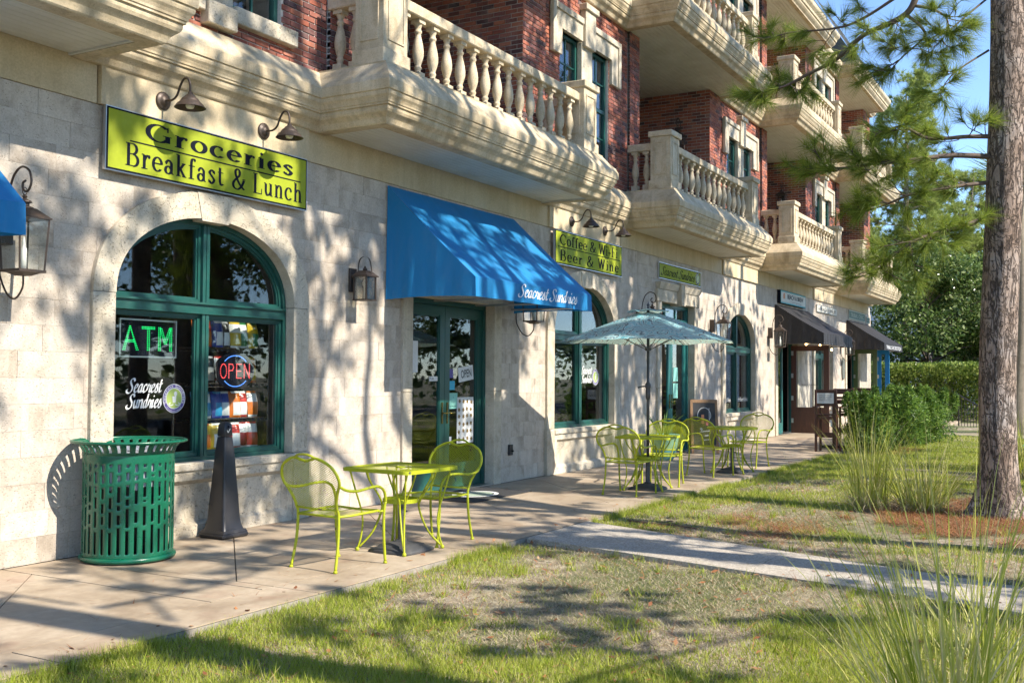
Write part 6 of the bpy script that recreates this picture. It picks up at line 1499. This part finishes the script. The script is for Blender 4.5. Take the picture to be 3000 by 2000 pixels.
def clump(x, y, n, lmin, lmax, spread, r_, wid, label, droop=.9, bias=(0, 0), side=None):
    a = RNG.random(n) * 6.283; rr = r_ * np.sqrt(RNG.random(n)); base = np.stack([x + rr * np.cos(a), y + rr * np.sin(a), np.full(n, -.06)], 1); sp = np.abs(RNG.normal(0, spread, n)); a2 = a + RNG.normal(0, .5, n); d = np.stack([np.cos(a2) * sp + bias[0], np.sin(a2) * sp + bias[1], np.ones(n)], 1); d /= np.linalg.norm(d, axis=1)[:, None]
    V, F = ribbons(base, d, lmin + (lmax - lmin) * RNG.random(n), wid * (.6 + .8 * RNG.random(n)), droop * RNG.random(n) ** 1.5)
    g = empty('ornamental_grass', (x, y, 0), label, 'grass clump', 'ornamental grass clumps'); o = obj_me('blades', mesh_np('blades', V, F), CLUMP, g); o['kind'] = 'stuff'
    m2 = int(n * .8); a = RNG.random(m2) * 6.283; rr = r_ * 1.1 * np.sqrt(RNG.random(m2)); d = np.stack([np.cos(a) * .8, np.sin(a) * .8, .35 + .7 * RNG.random(m2)], 1); d /= np.linalg.norm(d, axis=1)[:, None]
    V, F = ribbons(np.stack([x + rr * np.cos(a), y + rr * np.sin(a), np.full(m2, -.06)], 1), d, lmin * (.4 + .7 * RNG.random(m2)), wid * (.5 + .7 * RNG.random(m2)), 1.0 + 1.6 * RNG.random(m2)); o = obj_me('dead_blades', mesh_np('dead_blades', V, F), STRAW, g); o['kind'] = 'stuff'
clump(4.75, -6.85, 190, .6, 1.5, .40, .17, .0075, 'tall ornamental grass clump filling the lower right corner', .8, (0, .05)); clump(5.2, -6.6, 80, .35, .8, .55, .2, .007, 'short loose grass tuft left of the corner clump', 1.0, (-.1, .1))
clump(5.7, -7.0, 60, .5, 1.1, .4, .2, .008, 'grass clump just behind the corner clump', .8); clump(13.35, -4.92, 190, .7, 1.4, .24, .20, .008, 'tall upright grass clump left of the pine trunk', .75); clump(13.4, -5.5, 330, .5, 1.05, .5, .26, .008, 'arching golden grass clump close against the pine trunk', 1.7); clump(18.5, -6.3, 400, .6, 1.2, .5, .3, .012, 'grass clump behind the pine trunk at the right edge', 1.4)
# spiky leaves in the aqua pot
n = 26; a = RNG.random(n) * 6.283; d = np.stack([np.cos(a) * .55, np.sin(a) * .55, np.ones(n)], 1); d /= np.linalg.norm(d, axis=1)[:, None]; V, F = ribbons(np.stack([18 + .06 * np.cos(a), -.42 + .06 * np.sin(a), np.full(n, .42)], 1), d, .3 + .35 * RNG.random(n), np.full(n, .035), .5 * RNG.random(n))
SPIKE = leafy('spiky_leaf', [(.05, .13, .03), (.12, .22, .06), (.2, .3, .1)], .25); pl = [o for o in bpy.data.objects if o.name == 'planter'][0]; o = obj_me('leaves', mesh_np('leaves', V, F), SPIKE, pl); o['kind'] = 'stuff'
# ================================================================== TREES
PINE_G = leafy('pine_needles', [(.07, .13, .02), (.16, .24, .03), (.28, .35, .05), (.42, .46, .10)], .5); PINE_L = leafy('young_pine_needles', [(.20, .26, .06), (.33, .40, .10), (.46, .50, .17)], .5)
BROAD = leafy('glossy_leaves', [(.03, .06, .014), (.075, .13, .028), (.15, .22, .055), (.32, .37, .16)], .4, .25); SHRUBM = leafy('podocarpus_leaves', [(.025, .065, .012), (.07, .145, .022), (.14, .25, .035), (.27, .38, .07)], .4, .45); HEDGEM = leafy('hedge_leaves', [(.05, .09, .018), (.13, .20, .035), (.25, .33, .06), (.40, .45, .14)], .4, .3)
def tufts(C, A, n, L, W, cone=1.0):
    """C tuft centres (m,3), A axis (m,3): n needles each, fanned round the axis"""
    m_ = len(C); d = RNG.normal(0, 1, (m_, n, 3)); d /= np.linalg.norm(d, axis=2)[:, :, None]; d = d * cone + A[:, None, :]; d /= np.linalg.norm(d, axis=2)[:, :, None]; ln = L * (.65 + .5 * RNG.random((m_, n)))
    st_ = C[:, None, :] - A[:, None, :] * (RNG.random((m_, n)) * .10)[:, :, None]; tip = st_ + d * ln[:, :, None]; tip[:, :, 2] -= .12 * ln; q = RNG.normal(0, 1, (m_, n, 3)); s_ = np.cross(d, q); s_ /= np.linalg.norm(s_, axis=2)[:, :, None]; s_ *= W / 2
    V = np.stack([st_ - s_, st_ + s_, tip], 2).reshape(-1, 3); return V, np.arange(len(V)).reshape(-1, 3)
def wander(p, d, L, k, jit=.25, up=.0, rg=random):
    pts = [Vector(p)]; d = Vector(d).normalized()
    for i in range(k):
        d = (d + Vector((rg.uniform(-jit, jit), rg.uniform(-jit, jit), rg.uniform(-jit, jit) + up))).normalized(); pts.append(pts[-1] + d * L / k)
    return pts
def trunk_mesh(pts, rad, n=36, flare=.0, rough=.02, seed=1):
    V = []; rg = np.random.default_rng(seed); P = curve_pts(pts, 10); m_ = len(P); F = []
    ph = rg.random(12) * 6.28
    for i, p in enumerate(P):
        t = i / (m_ - 1); base = np.interp(t, np.linspace(0, 1, len(rad)), rad)
        for k in range(n):
            a = 2 * math.pi * k / n; q = base * (1 + rough * (math.sin(3 * a + ph[0] + t * 5) + .7 * math.sin(7 * a + ph[1] - t * 9) + .5 * math.sin(13 * a + ph[2] + t * 21)))
            if flare: q += flare * math.exp(-p.z / .22) * (.7 + .5 * math.sin(4 * a + ph[3]) + .2 * math.sin(7 * a))
            V.append((p.x + q * math.cos(a), p.y + q * math.sin(a), p.z))
    for i in range(m_ - 1):
        for k in range(n): F.append((i * n + k, i * n + (k + 1) % n, (i + 1) * n + (k + 1) % n, (i + 1) * n + k))
    return V, F
# --- the big pine in view
g = empty('pine_tree', (PT[0], PT[1], 0), 'big pine with plated bark standing in the lawn at the right', 'pine tree')
tp = [(13.15, -6.36, -.1), (13.15, -6.36, .5), (13.15, -6.36, 1.5), (13.16, -6.40, 2.6), (13.17, -6.45, 3.8), (13.16, -6.49, 5), (13.15, -6.5, 6.5), (13.1, -6.45, 9), (13.05, -6.4, 13), (13.0, -6.4, 17)]
V, F = trunk_mesh(tp, [.225, .200, .195, .195, .195, .19, .185, .16, .12, .04], 44, .12, .018); obj_me('trunk', mesh_np('trunk', V, F), BARK, g, True)
limbs = [([(13.15, -6.45, 6.9), (12.8, -6.0, 6.3), (12.5, -5.62, 5.98), (12.5, -5.59, 5.82), (12.5, -5.51, 5.69), (12.5, -5.36, 5.61), (12.5, -5.02, 5.5), (12.5, -4.72, 5.27), (12.5, -4.37, 5.13), (12.5, -4.11, 5.03), (12.5, -3.79, 4.97)], .05),
         ([(12.6, -5.75, 6.12), (12.6, -5.46, 5.97), (12.6, -5.01, 5.74), (12.6, -4.69, 5.67), (12.6, -4.13, 5.70), (12.6, -3.94, 5.67)], .024),
         ([(12.5, -5.51, 5.65), (12.5, -5.64, 5.52), (12.5, -5.7, 5.4), (12.5, -5.64, 5.33), (12.5, -5.46, 5.19), (12.5, -5.29, 5.02)], .02),
         ([(12.5, -5.60, 5.75), (12.5, -5.78, 5.68), (12.5, -5.92, 5.56), (12.5, -5.95, 5.40)], .02),
         ([(13.15, -6.40, 4.30), (12.9, -6.1, 4.28), (12.6, -5.72, 4.24), (12.5, -5.43, 4.39), (12.5, -5.17, 4.30)], .03),
         ([(13.15, -6.40, 4.06), (12.8, -5.95, 4.06), (12.5, -5.58, 3.99), (12.5, -5.23, 3.99), (12.5, -4.82, 3.97), (12.5, -4.52, 4.0)], .035),
         ([(13.15, -6.35, 3.40), (12.8, -5.95, 3.22), (12.5, -5.62, 3.09), (12.5, -5.34, 2.91), (12.5, -5.13, 2.72)], .03),
         ([(13.15, -6.38, 3.78), (12.8, -5.95, 3.70), (12.5, -5.55, 3.60), (12.5, -5.25, 3.50), (12.5, -4.95, 3.42)], .026)]
rg = random.Random(21); lb = MB(); CT = []; AX = []
def twigs(lb, pts, r0, nt_, rg, tl=(.16, .42), start=.35, per=3):
    C_ = curve_pts(pts, 6); m_ = len(C_); lb.tube(C_, [r0 * (1 - .75 * i / (m_ - 1)) for i in range(m_)], 7)
    for q in range(nt_):
        i = int(m_ * (start + (1 - start) * rg.random() ** .8)); i = min(i, m_ - 1); t = (C_[min(i + 1, m_ - 1)] - C_[max(i - 1, 0)]).normalized(); d = (t * .7 + Vector((rg.gauss(0, .7), rg.gauss(0, .7), rg.gauss(.05, .45)))).normalized(); L = rg.uniform(*tl); w = wander(C_[i], d, L, 5, .28, .06, rg); lb.tube(w, [.007, .006, .0055, .005, .004, .003], 5)
        CT.append(w[-1]); AX.append((w[-1] - w[-2]).normalized())
        for _ in range(per - 1):
            j = rg.randint(2, 4); w2 = wander(w[j], (w[j] - w[j - 1]).normalized() + Vector((rg.gauss(0, .6), rg.gauss(0, .6), rg.gauss(.1, .4))), L * .5, 3, .3, .05, rg); lb.tube(w2, [.005, .004, .0035, .003], 4); CT.append(w2[-1]); AX.append((w2[-1] - w2[-2]).normalized())
    CT.append(C_[-1]); AX.append((C_[-1] - C_[-2]).normalized())
for (p, r_), nt_, st0 in zip(limbs, (26, 14, 12, 9, 14, 34, 32, 18), (.42, .3, .3, .4, .12, .15, .12, .1)): twigs(lb, p, r_, nt_, rg, start=st0)
# tufts hanging beside the trunk
for p in ([(13.1, -6.35, 5.95), (12.75, -6.0, 5.55), (12.5, -5.85, 5.3)], [(13.1, -6.3, 5.3), (12.75, -5.98, 5.0), (12.5, -5.86, 4.75)]): twigs(lb, p, .014, 6, rg, (.15, .35), .4)
nvis = len(CT)
lb.build('limbs', TWIG, g, True)
V, F = tufts(np.array([c[:] for c in CT]), np.array([a[:] for a in AX]), 85, .24, .0042, .8); o = obj_me('needles', mesh_np('needles', V, F), PINE_G, g); o['kind'] = 'stuff'
# upper crown, above the frame
def pine_crown(base, h, z0, n_l, seed, spread=3.0, lean=(0, 0), tl=(.35, .9), nt_=14, nn=30, W=.012, L=.20):
    global CT, AX
    rg = random.Random(seed); lb = MB(); CT = []; AX = []
    for i in range(n_l):
        z = z0 + (h - z0) * (i + rg.random()) / n_l; a = rg.uniform(0, 6.283); sp = spread * (1 - .65 * (z - z0) / (h - z0)) * rg.uniform(.6, 1.1); d = Vector((math.cos(a), math.sin(a), rg.uniform(-.1, .35)))
        twigs(lb, wander((base[0], base[1], z), d, sp, 5, .18, .03, rg), .035 * rg.uniform(.6, 1.2), nt_, rg, tl, .3)
    return lb, tufts(np.array([c[:] for c in CT]), np.array([a_[:] for a_ in AX]), nn, L, W, .9)
lb, (V, F) = pine_crown(PT, 16.5, 8.0, 16, 5, 2.6); lb.build('upper_limbs', TWIG, g, True); o = obj_me('upper_needles', mesh_np('needles', V, F), PINE_G, g); o['kind'] = 'stuff'
def pine(x, y, h, z0, r_, n_l, seed, label, spread=2.8, mat=PINE_G, W=.022, nn=40, L=.24, nt_=10):
    g = empty('pine_tree', (x, y, 0), label, 'pine tree', 'pines around the lawn and road'); rg = random.Random(seed); p = wander((x, y, -.1), (0, 0, 1), h + .1, 6, .035, 0, rg); V, F = trunk_mesh([q[:] for q in p], [r_, r_ * .9, r_ * .75, r_ * .5, r_ * .12], 18, r_ * .35, .03, seed); obj_me('trunk', mesh_np('trunk', V, F), BARK, g, True)
    lb, (V, F) = pine_crown((x, y), h, z0, n_l, seed, spread, W=W, nn=nn, L=L, nt_=nt_); lb.build('limbs', TWIG, g, True); o = obj_me('needles', mesh_np('needles', V, F), mat, g); o['kind'] = 'stuff'
def leaf_cloud(C_, R_, n, size, flat_=.5, aspect=.5):
    """leaves spread on and in ellipsoid lobes"""
    k = RNG.integers(0, len(C_), n); d = RNG.normal(0, 1, (n, 3)); d /= np.linalg.norm(d, axis=1)[:, None]; r_ = (.55 + .45 * RNG.random(n) ** .4)[:, None]; P = C_[k] + d * R_[k] * r_ * (1 + .12 * RNG.normal(0, 1, (n, 1)))
    a = RNG.normal(0, 1, (n, 3)) + d * .6; a /= np.linalg.norm(a, axis=1)[:, None]; c = np.cross(a, RNG.normal(0, 1, (n, 3))); c /= np.linalg.norm(c, axis=1)[:, None]; s_ = (size * (.6 + .8 * RNG.random(n)))[:, None]; V = np.stack([P - a * s_ * .5, P + c * s_ * aspect * .5, P + a * s_ * .5, P - c * s_ * aspect * .5], 1).reshape(-1, 3); return V, np.arange(len(V)).reshape(-1, 4)
def broadleaf(x, y, h, z0, spread, seed, label, nl=14000, size=.13, mat=BROAD, r_=.22, group='broadleaf trees', lobes=26):
    g = empty('broadleaf_tree', (x, y, 0), label, 'tree', group); rg = random.Random(seed); p = wander((x, y, -.1), (0, 0, 1), h * .75, 5, .1, 0, rg); V, F = trunk_mesh([q[:] for q in p], [r_, r_ * .85, r_ * .6, r_ * .3], 14, r_ * .3, .03, seed); obj_me('trunk', mesh_np('trunk', V, F), BARK, g, True); lb = MB(); C_ = []; R_ = []
    for i in range(lobes):
        a = rg.uniform(0, 6.283); t = rg.random(); z = z0 + (h - z0) * (.12 + .85 * t); rr = spread * math.sqrt(rg.random()) * (math.sin(math.pi * (.18 + .75 * t)) ** .7); c = Vector((x + rr * math.cos(a), y + rr * math.sin(a), z)); C_.append(c[:]); q = spread * rg.uniform(.22, .42); R_.append((q, q, q * .7)); j = p[min(len(p) - 1, 2 + int(t * 3))]; lb.tube(curve_pts([j, (j + c) / 2 + Vector((0, 0, .3)), c], 3), [.05, .045, .04, .03, .02, .015, .01], 5)
    lb.build('limbs', TWIG, g, True); V, F = leaf_cloud(np.array(C_), np.array(R_), nl, size); o = obj_me('crown', mesh_np('crown', V, F), mat, g); o['kind'] = 'stuff'
def box_leaves(x0, x1, y0, y1, z0, z1, n, size, aspect, bump=.25):
    """leaves through a clipped mass, most of them near its skin"""
    P = np.stack([x0 + (x1 - x0) * RNG.random(n), y0 + (y1 - y0) * RNG.random(n), z0 + (z1 - z0) * RNG.random(n) ** .8], 1); c = np.array([(x0 + x1) / 2, (y0 + y1) / 2, z0]); u = (P - c) / np.array([(x1 - x0) / 2, (y1 - y0) / 2, z1 - z0]); q = np.abs(u).max(1, keepdims=True); k = 1 + (RNG.random((n, 1)) ** 2.5 * -.35 + 1 - q) * 0; tgt = .72 + .28 * RNG.random((n, 1)) ** .5; P = c + u / np.maximum(q, .05) * np.maximum(q, tgt) * np.array([(x1 - x0) / 2, (y1 - y0) / 2, z1 - z0]); w = fbm(P[:, 0] * 1.6 + P[:, 2], P[:, 1] * 1.6 + P[:, 2] * 1.3) - .5; P += (P - c) * (w * bump)[:, None]
    a = RNG.normal(0, 1, (n, 3)) + np.array([0, 0, .5]) + (P - c) * .3; a /= np.linalg.norm(a, axis=1)[:, None]; s_ = (size * (.6 + .8 * RNG.random(n)))[:, None]; cc = np.cross(a, RNG.normal(0, 1, (n, 3))); cc /= np.linalg.norm(cc, axis=1)[:, None]; V = np.stack([P - a * s_ * .5, P + cc * s_ * aspect * .5, P + a * s_ * .5, P - cc * s_ * aspect * .5], 1).reshape(-1, 3); return V, np.arange(len(V)).reshape(-1, 4)
# trees whose shade dapples the front: along the lawn and across the road
pine(4.6, -12.0, 20, 5.0, .24, 30, 31, 'pine behind the camera shading the left end of the facade', 3.4); pine(8.8, -11.3, 19, 4.6, .22, 30, 32, 'pine behind the camera opposite the double door', 3.2); pine(16.8, -11.8, 20, 5.0, .23, 30, 33, 'pine on the lawn outside the frame beyond the big pine', 3.4); pine(23.5, -10.4, 19, 5.5, .2, 28, 34, 'pine outside the frame opposite the third window', 3.2); pine(30.5, -10, 19, 6.5, .2, 24, 35, 'pine outside the frame opposite the brown door', 3.4)
for i, (x, y, h) in enumerate(((6, -24, 10), (14, -26, 12), (23, -24, 11), (33, -26, 12), (44, -25, 11))): broadleaf(x, y, h, 2.0, 4.2, 60 + i, ['leafy tree across the road, nearest', 'leafy tree across the road, second', 'leafy tree across the road, third', 'leafy tree across the road, fourth', 'leafy tree across the road, farthest'][i], 6000, .32, group='trees across the road')
broadleaf(.6, -11.8, 16, 8.0, 3.4, 71, 'spreading oak behind the camera shading the left window', 5200, .24, group='oaks behind the camera', r_=.26, lobes=22); broadleaf(20.0, -13.2, 18.5, 10, 3.6, 73, 'spreading oak outside the frame opposite the second green door', 5600, .24, group='oaks behind the camera', r_=.26, lobes=22)
V, F = box_leaves(2, 75, -23.5, -21.0, -.05, 3.6, 9000, .45, .6, .1); g = empty('hedge', (38, -22, 0), 'long dark hedge added across the road to darken the window reflections', 'hedge'); o = obj_me('foliage', mesh_np('foliage', V, F), BROAD, g); o['kind'] = 'stuff'  # hedge row added out of view so the panes reflect a dark band
def limb_oak(x, y, h, seed, label, r0=.28, leafn=5000, lsize=.2, z0=4.0):
    g = empty('broadleaf_tree', (x, y, 0), label, 'tree', 'oaks behind the camera'); rg = random.Random(seed); lb = MB(); tips = []
    def grow(p, d, L, r_, lv):
        w = wander(p, d, L, 5, .22, .04, rg); lb.tube(w, [r_ * (1 - .09 * k) for k in range(6)], 8 if lv < 2 else 5)
        if lv == 3: tips.append(w[-1][:]); tips.append(w[3][:]); return
        for k in range(3 if lv else 5):
            j = rg.choice((3, 4, 5)); dd = ((w[j] - w[j - 1]).normalized() + Vector((rg.gauss(0, .62), rg.gauss(0, .62), rg.gauss(.12, .35)))).normalized(); grow(w[j], dd, L * rg.uniform(.55, .8), r_ * .55, lv + 1)
    tr = wander((x, y, -.1), (0, 0, 1), z0, 4, .06, 0, rg); V, F = trunk_mesh([q[:] for q in tr], [r0, r0 * .9, r0 * .85], 16, r0 * .3, .03, seed); obj_me('trunk', mesh_np('trunk', V, F), BARK, g, True); grow(tr[-1], Vector((rg.gauss(0, .15), rg.gauss(0, .15), 1)), h * .36, r0 * .8, 0); lb.build('limbs', TWIG, g, True)
    C_ = np.array(tips); R_ = np.tile([.38, .38, .28], (len(C_), 1)) * (.6 + .7 * RNG.random((len(C_), 1))); V, F = leaf_cloud(C_, R_, leafn, lsize, .5, .6); o = obj_me('crown', mesh_np('crown', V, F), BROAD, g); o['kind'] = 'stuff'
limb_oak(2.4, -10.9, 17, 201, 'crooked oak behind the camera casting branch shade on the left wall', leafn=4200); limb_oak(10.6, -12.4, 19, 203, 'crooked oak behind the camera opposite the awning', leafn=4200); limb_oak(19.5, -11.6, 18, 209, 'crooked oak outside the frame opposite the round table', leafn=4200)
n = 900; x = 3.5 + 20 * RNG.random(n); y = -2.6 * RNG.random(n) ** .6; blades('pavement_litter', np.stack([x, y, np.full(n, .004)], 1), .04 + .09 * RNG.random(n), .004 + .004 * RNG.random(n), np.full(n, .9995), NEEDLE, 'scattered brown needles lying on the paving', 'litter')
# background on the right
broadleaf(47, -1.0, 7.4, 1.0, 3.4, 81, 'dark glossy tree behind the hedge at the end of the building', 30000, .17); broadleaf(50, -4.2, 6.6, 1.2, 3.0, 82, 'dark glossy tree right of the hedge, partly behind the pine trunk', 20000, .17); broadleaf(58, -6.5, 9.5, 1.5, 3.8, 83, 'pale leafy tree far behind the hedge', 16000, .24, HEDGEM); broadleaf(55, -2.2, 8.6, 1.5, 3.6, 84, 'sunlit leafy tree between the dark tree and the white house', 15000, .24, HEDGEM)
pine(52, .85, 15.2, 4.5, .2, 44, 41, 'sunlit young pine rising behind the end of the building', 2.8, PINE_L, .022, 40, .32, 20); pine(56, -1.2, 11.5, 3.0, .2, 40, 42, 'pale pine far behind the lower branches', 3.0, PINE_L, .022, 40, .32, 18)
# shrub and hedge
for i, (x0, x1, y0, y1, z1, n, lbl) in enumerate(((22.0, 24.4, -3.55, -2.62, 1.04, 15000, 'fine leaved green shrub nearest the bar chair'), (24.0, 26.8, -3.85, -2.75, 1.16, 15000, 'fine leaved green shrub in the middle of the row'), (26.4, 29.6, -4.1, -2.9, 1.14, 13000, 'fine leaved green shrub at the far end of the row'))):
    g = empty('shrub', ((x0 + x1) / 2, (y0 + y1) / 2, 0), lbl, 'shrub', 'green shrubs beside the terrace'); rgs = random.Random(90 + i); C_ = []; R_ = []
    for k in range(34):
        q = rgs.uniform(.22, .42); zz = rgs.uniform(.1, z1 - q * .7); C_.append((rgs.uniform(x0 + .2, x1 - .2), rgs.uniform(y0 + .2, y1 - .2), zz)); R_.append((q, q, q * .9))
    for k in range(16): C_.append((rgs.uniform(x0, x1), rgs.uniform(y0, y1), z1 - rgs.uniform(0, .25))); R_.append((.10, .10, .24))
    V, F = leaf_cloud(np.array(C_), np.array(R_), int(n * 1.3), .105, .5, .2); o = obj_me('foliage', mesh_np('foliage', V, F), SHRUBM, g); o['kind'] = 'stuff'; lb = MB(); rg = random.Random(i)
    for k in range(9): lb.tube(wander(((x0 + x1) / 2 + rg.uniform(-.5, .5), (y0 + y1) / 2 + rg.uniform(-.2, .2), -.08), (rg.gauss(0, .4), rg.gauss(0, .3), 1), z1 * .9, 4, .2, 0, rg), [.02, .016, .012, .009, .005], 5)
    lb.build('stems', TWIG, g)
g = empty('hedge', (44, -2, 0), 'clipped leafy hedge at the far end beyond the shops', 'hedge'); V, F = box_leaves(40.8, 48.5, -4.0, 1.2, -.05, 2.08, 42000, .13, .5, .1); o = obj_me('foliage', mesh_np('foliage', V, F), HEDGEM, g); o['kind'] = 'stuff'
simple('stems', [(44 + k * .6, 44.05 + k * .6, -2.0, -1.95, -.1, 1.4) for k in range(-4, 6)], TWIG, g)
# stair rail, far trunk, far houses
g = empty('stair_rail', (37.4, -3.2, 0), 'thin dark metal stair rail in front of the hedge', 'railing'); b = MB(); b.tube([(37.4, -3.2, -.05), (37.4, -3.2, .98)], .022, 8); b.tube([(36.2, -3.95, -.05), (36.2, -3.95, .62)], .022, 8); b.build('post', BLACKM, g); b = MB(); b.tube([(37.5, -3.13, 1.01), (35.8, -4.2, .5)], .024, 8); b.build('top_rail', BLACKM, g)
for k in range(6): t = (k + 1) / 7; b = MB(); b.tube([(37.4 - 1.2 * t, -3.2 - .75 * t, -.05), (37.4 - 1.2 * t, -3.2 - .75 * t, .97 - .36 * t)], .010, 6); b.build('baluster_bar', BLACKM, g)
V, F = trunk_mesh([(33.2, -5.28, -.1), (33.2, -5.28, 1.5), (33.1, -5.35, 4), (33.2, -5.3, 7)], [.24, .2, .18, .17], 20, .1, .03, 9); g = empty('palm_tree', (33.2, -5.28, 0), 'pale palm trunk at the right edge behind the big pine', 'palm tree'); obj_me('trunk', mesh_np('trunk', V, F), stone('palm_trunk', [(.22, .18, .13), (.36, .31, .24)], 6, 0, .5, .95, 0), g, True)
n = 420; a = RNG.random(n) * 6.283; el = RNG.random(n) * 1.3 - .3; d = np.stack([np.cos(a) * np.cos(el), np.sin(a) * np.cos(el), np.sin(el)], 1); V, F = ribbons(np.tile([33.2, -5.3, 7.0], (n, 1)) + d * .2, d, 1.2 + .6 * RNG.random(n), np.full(n, .05), .9 * RNG.random(n)); o = obj_me('fronds', mesh_np('fronds', V, F), HEDGEM, g); o['kind'] = 'stuff'
SIDING = paint('white_lap_siding', (.62, .63, .64), .6, 0, .1, (.5, .5, .5), 3)
def house(x, y0, y1, h, label, roofc=WHITE, dy=9):
    g = empty('background_house', (x, (y0 + y1) / 2, 0), label, 'house', 'houses behind the trees'); b = MB(); b.box(x + .05, x + dy, y0, y1, -.05, h); b.build('wall', SIDING, g); n = int(h / .2)
    for k in range(n): b = MB(); b.add([(x + .03, y0, k * .2), (x + .03, y1, k * .2), (x + .0, y1, k * .2), (x, y0, k * .2), (x + .045, y0, k * .2 + .198), (x + .045, y1, k * .2 + .198)], [(3, 2, 5, 4), (0, 1, 2, 3)]); b.build('siding_board', SIDING, g)
    b = MB(); ym = (y0 + y1) / 2; b.add([(x - .5, y0 - .5, h), (x - .5, ym, h + 1.0), (x + dy, ym, h + 1.0), (x + dy, y0 - .5, h), (x - .5, y1 + .5, h), (x + dy, y1 + .5, h)], [(0, 1, 2, 3), (1, 4, 5, 2), (0, 4, 1)]); b.build('roof', roofc, g)
    for yy in (y0 + 1.5, ym + 1):
        for z in (1.0, 4.0):
            if z + 1.6 < h: b = MB(); b.box(x - .03, x + .04, yy - .06, yy + 1.06, z - .06, z + 1.56); w = b.build('window', WHITE, g); simple('pane', [(x - .036, x - .031, yy, yy + 1, z, z + 1.5)], GLASS, w)
house(66, -4.0, 9, 8.2, 'white clapboard house glimpsed behind the pine branches'); house(72, -17, -8.2, 4.5, 'low white house at the right edge beyond the palm trunk')
TURQ = paint('turquoise_canvas', (.02, .38, .36), .5)
b = MB(); n = 10; V = [(24.6 + .05 * math.sin(k), -5.45 - .13 * k, -.05 + .16 * math.sin(math.pi * k / n) * s_) for s_ in (0, 1) for k in range(n + 1)] + [(25.2, -5.45 - .13 * k, -.04 + .16 * math.sin(math.pi * k / n)) for k in range(n + 1)]; b.add(V, [(q * (n + 1) + k, q * (n + 1) + k + 1, (q + 1) * (n + 1) + k + 1, (q + 1) * (n + 1) + k) for q in (0, 1) for k in range(n)]); tag(b.build('turquoise_cover', TURQ), 'low turquoise cover on the lawn right of the big pine trunk', 'cover')
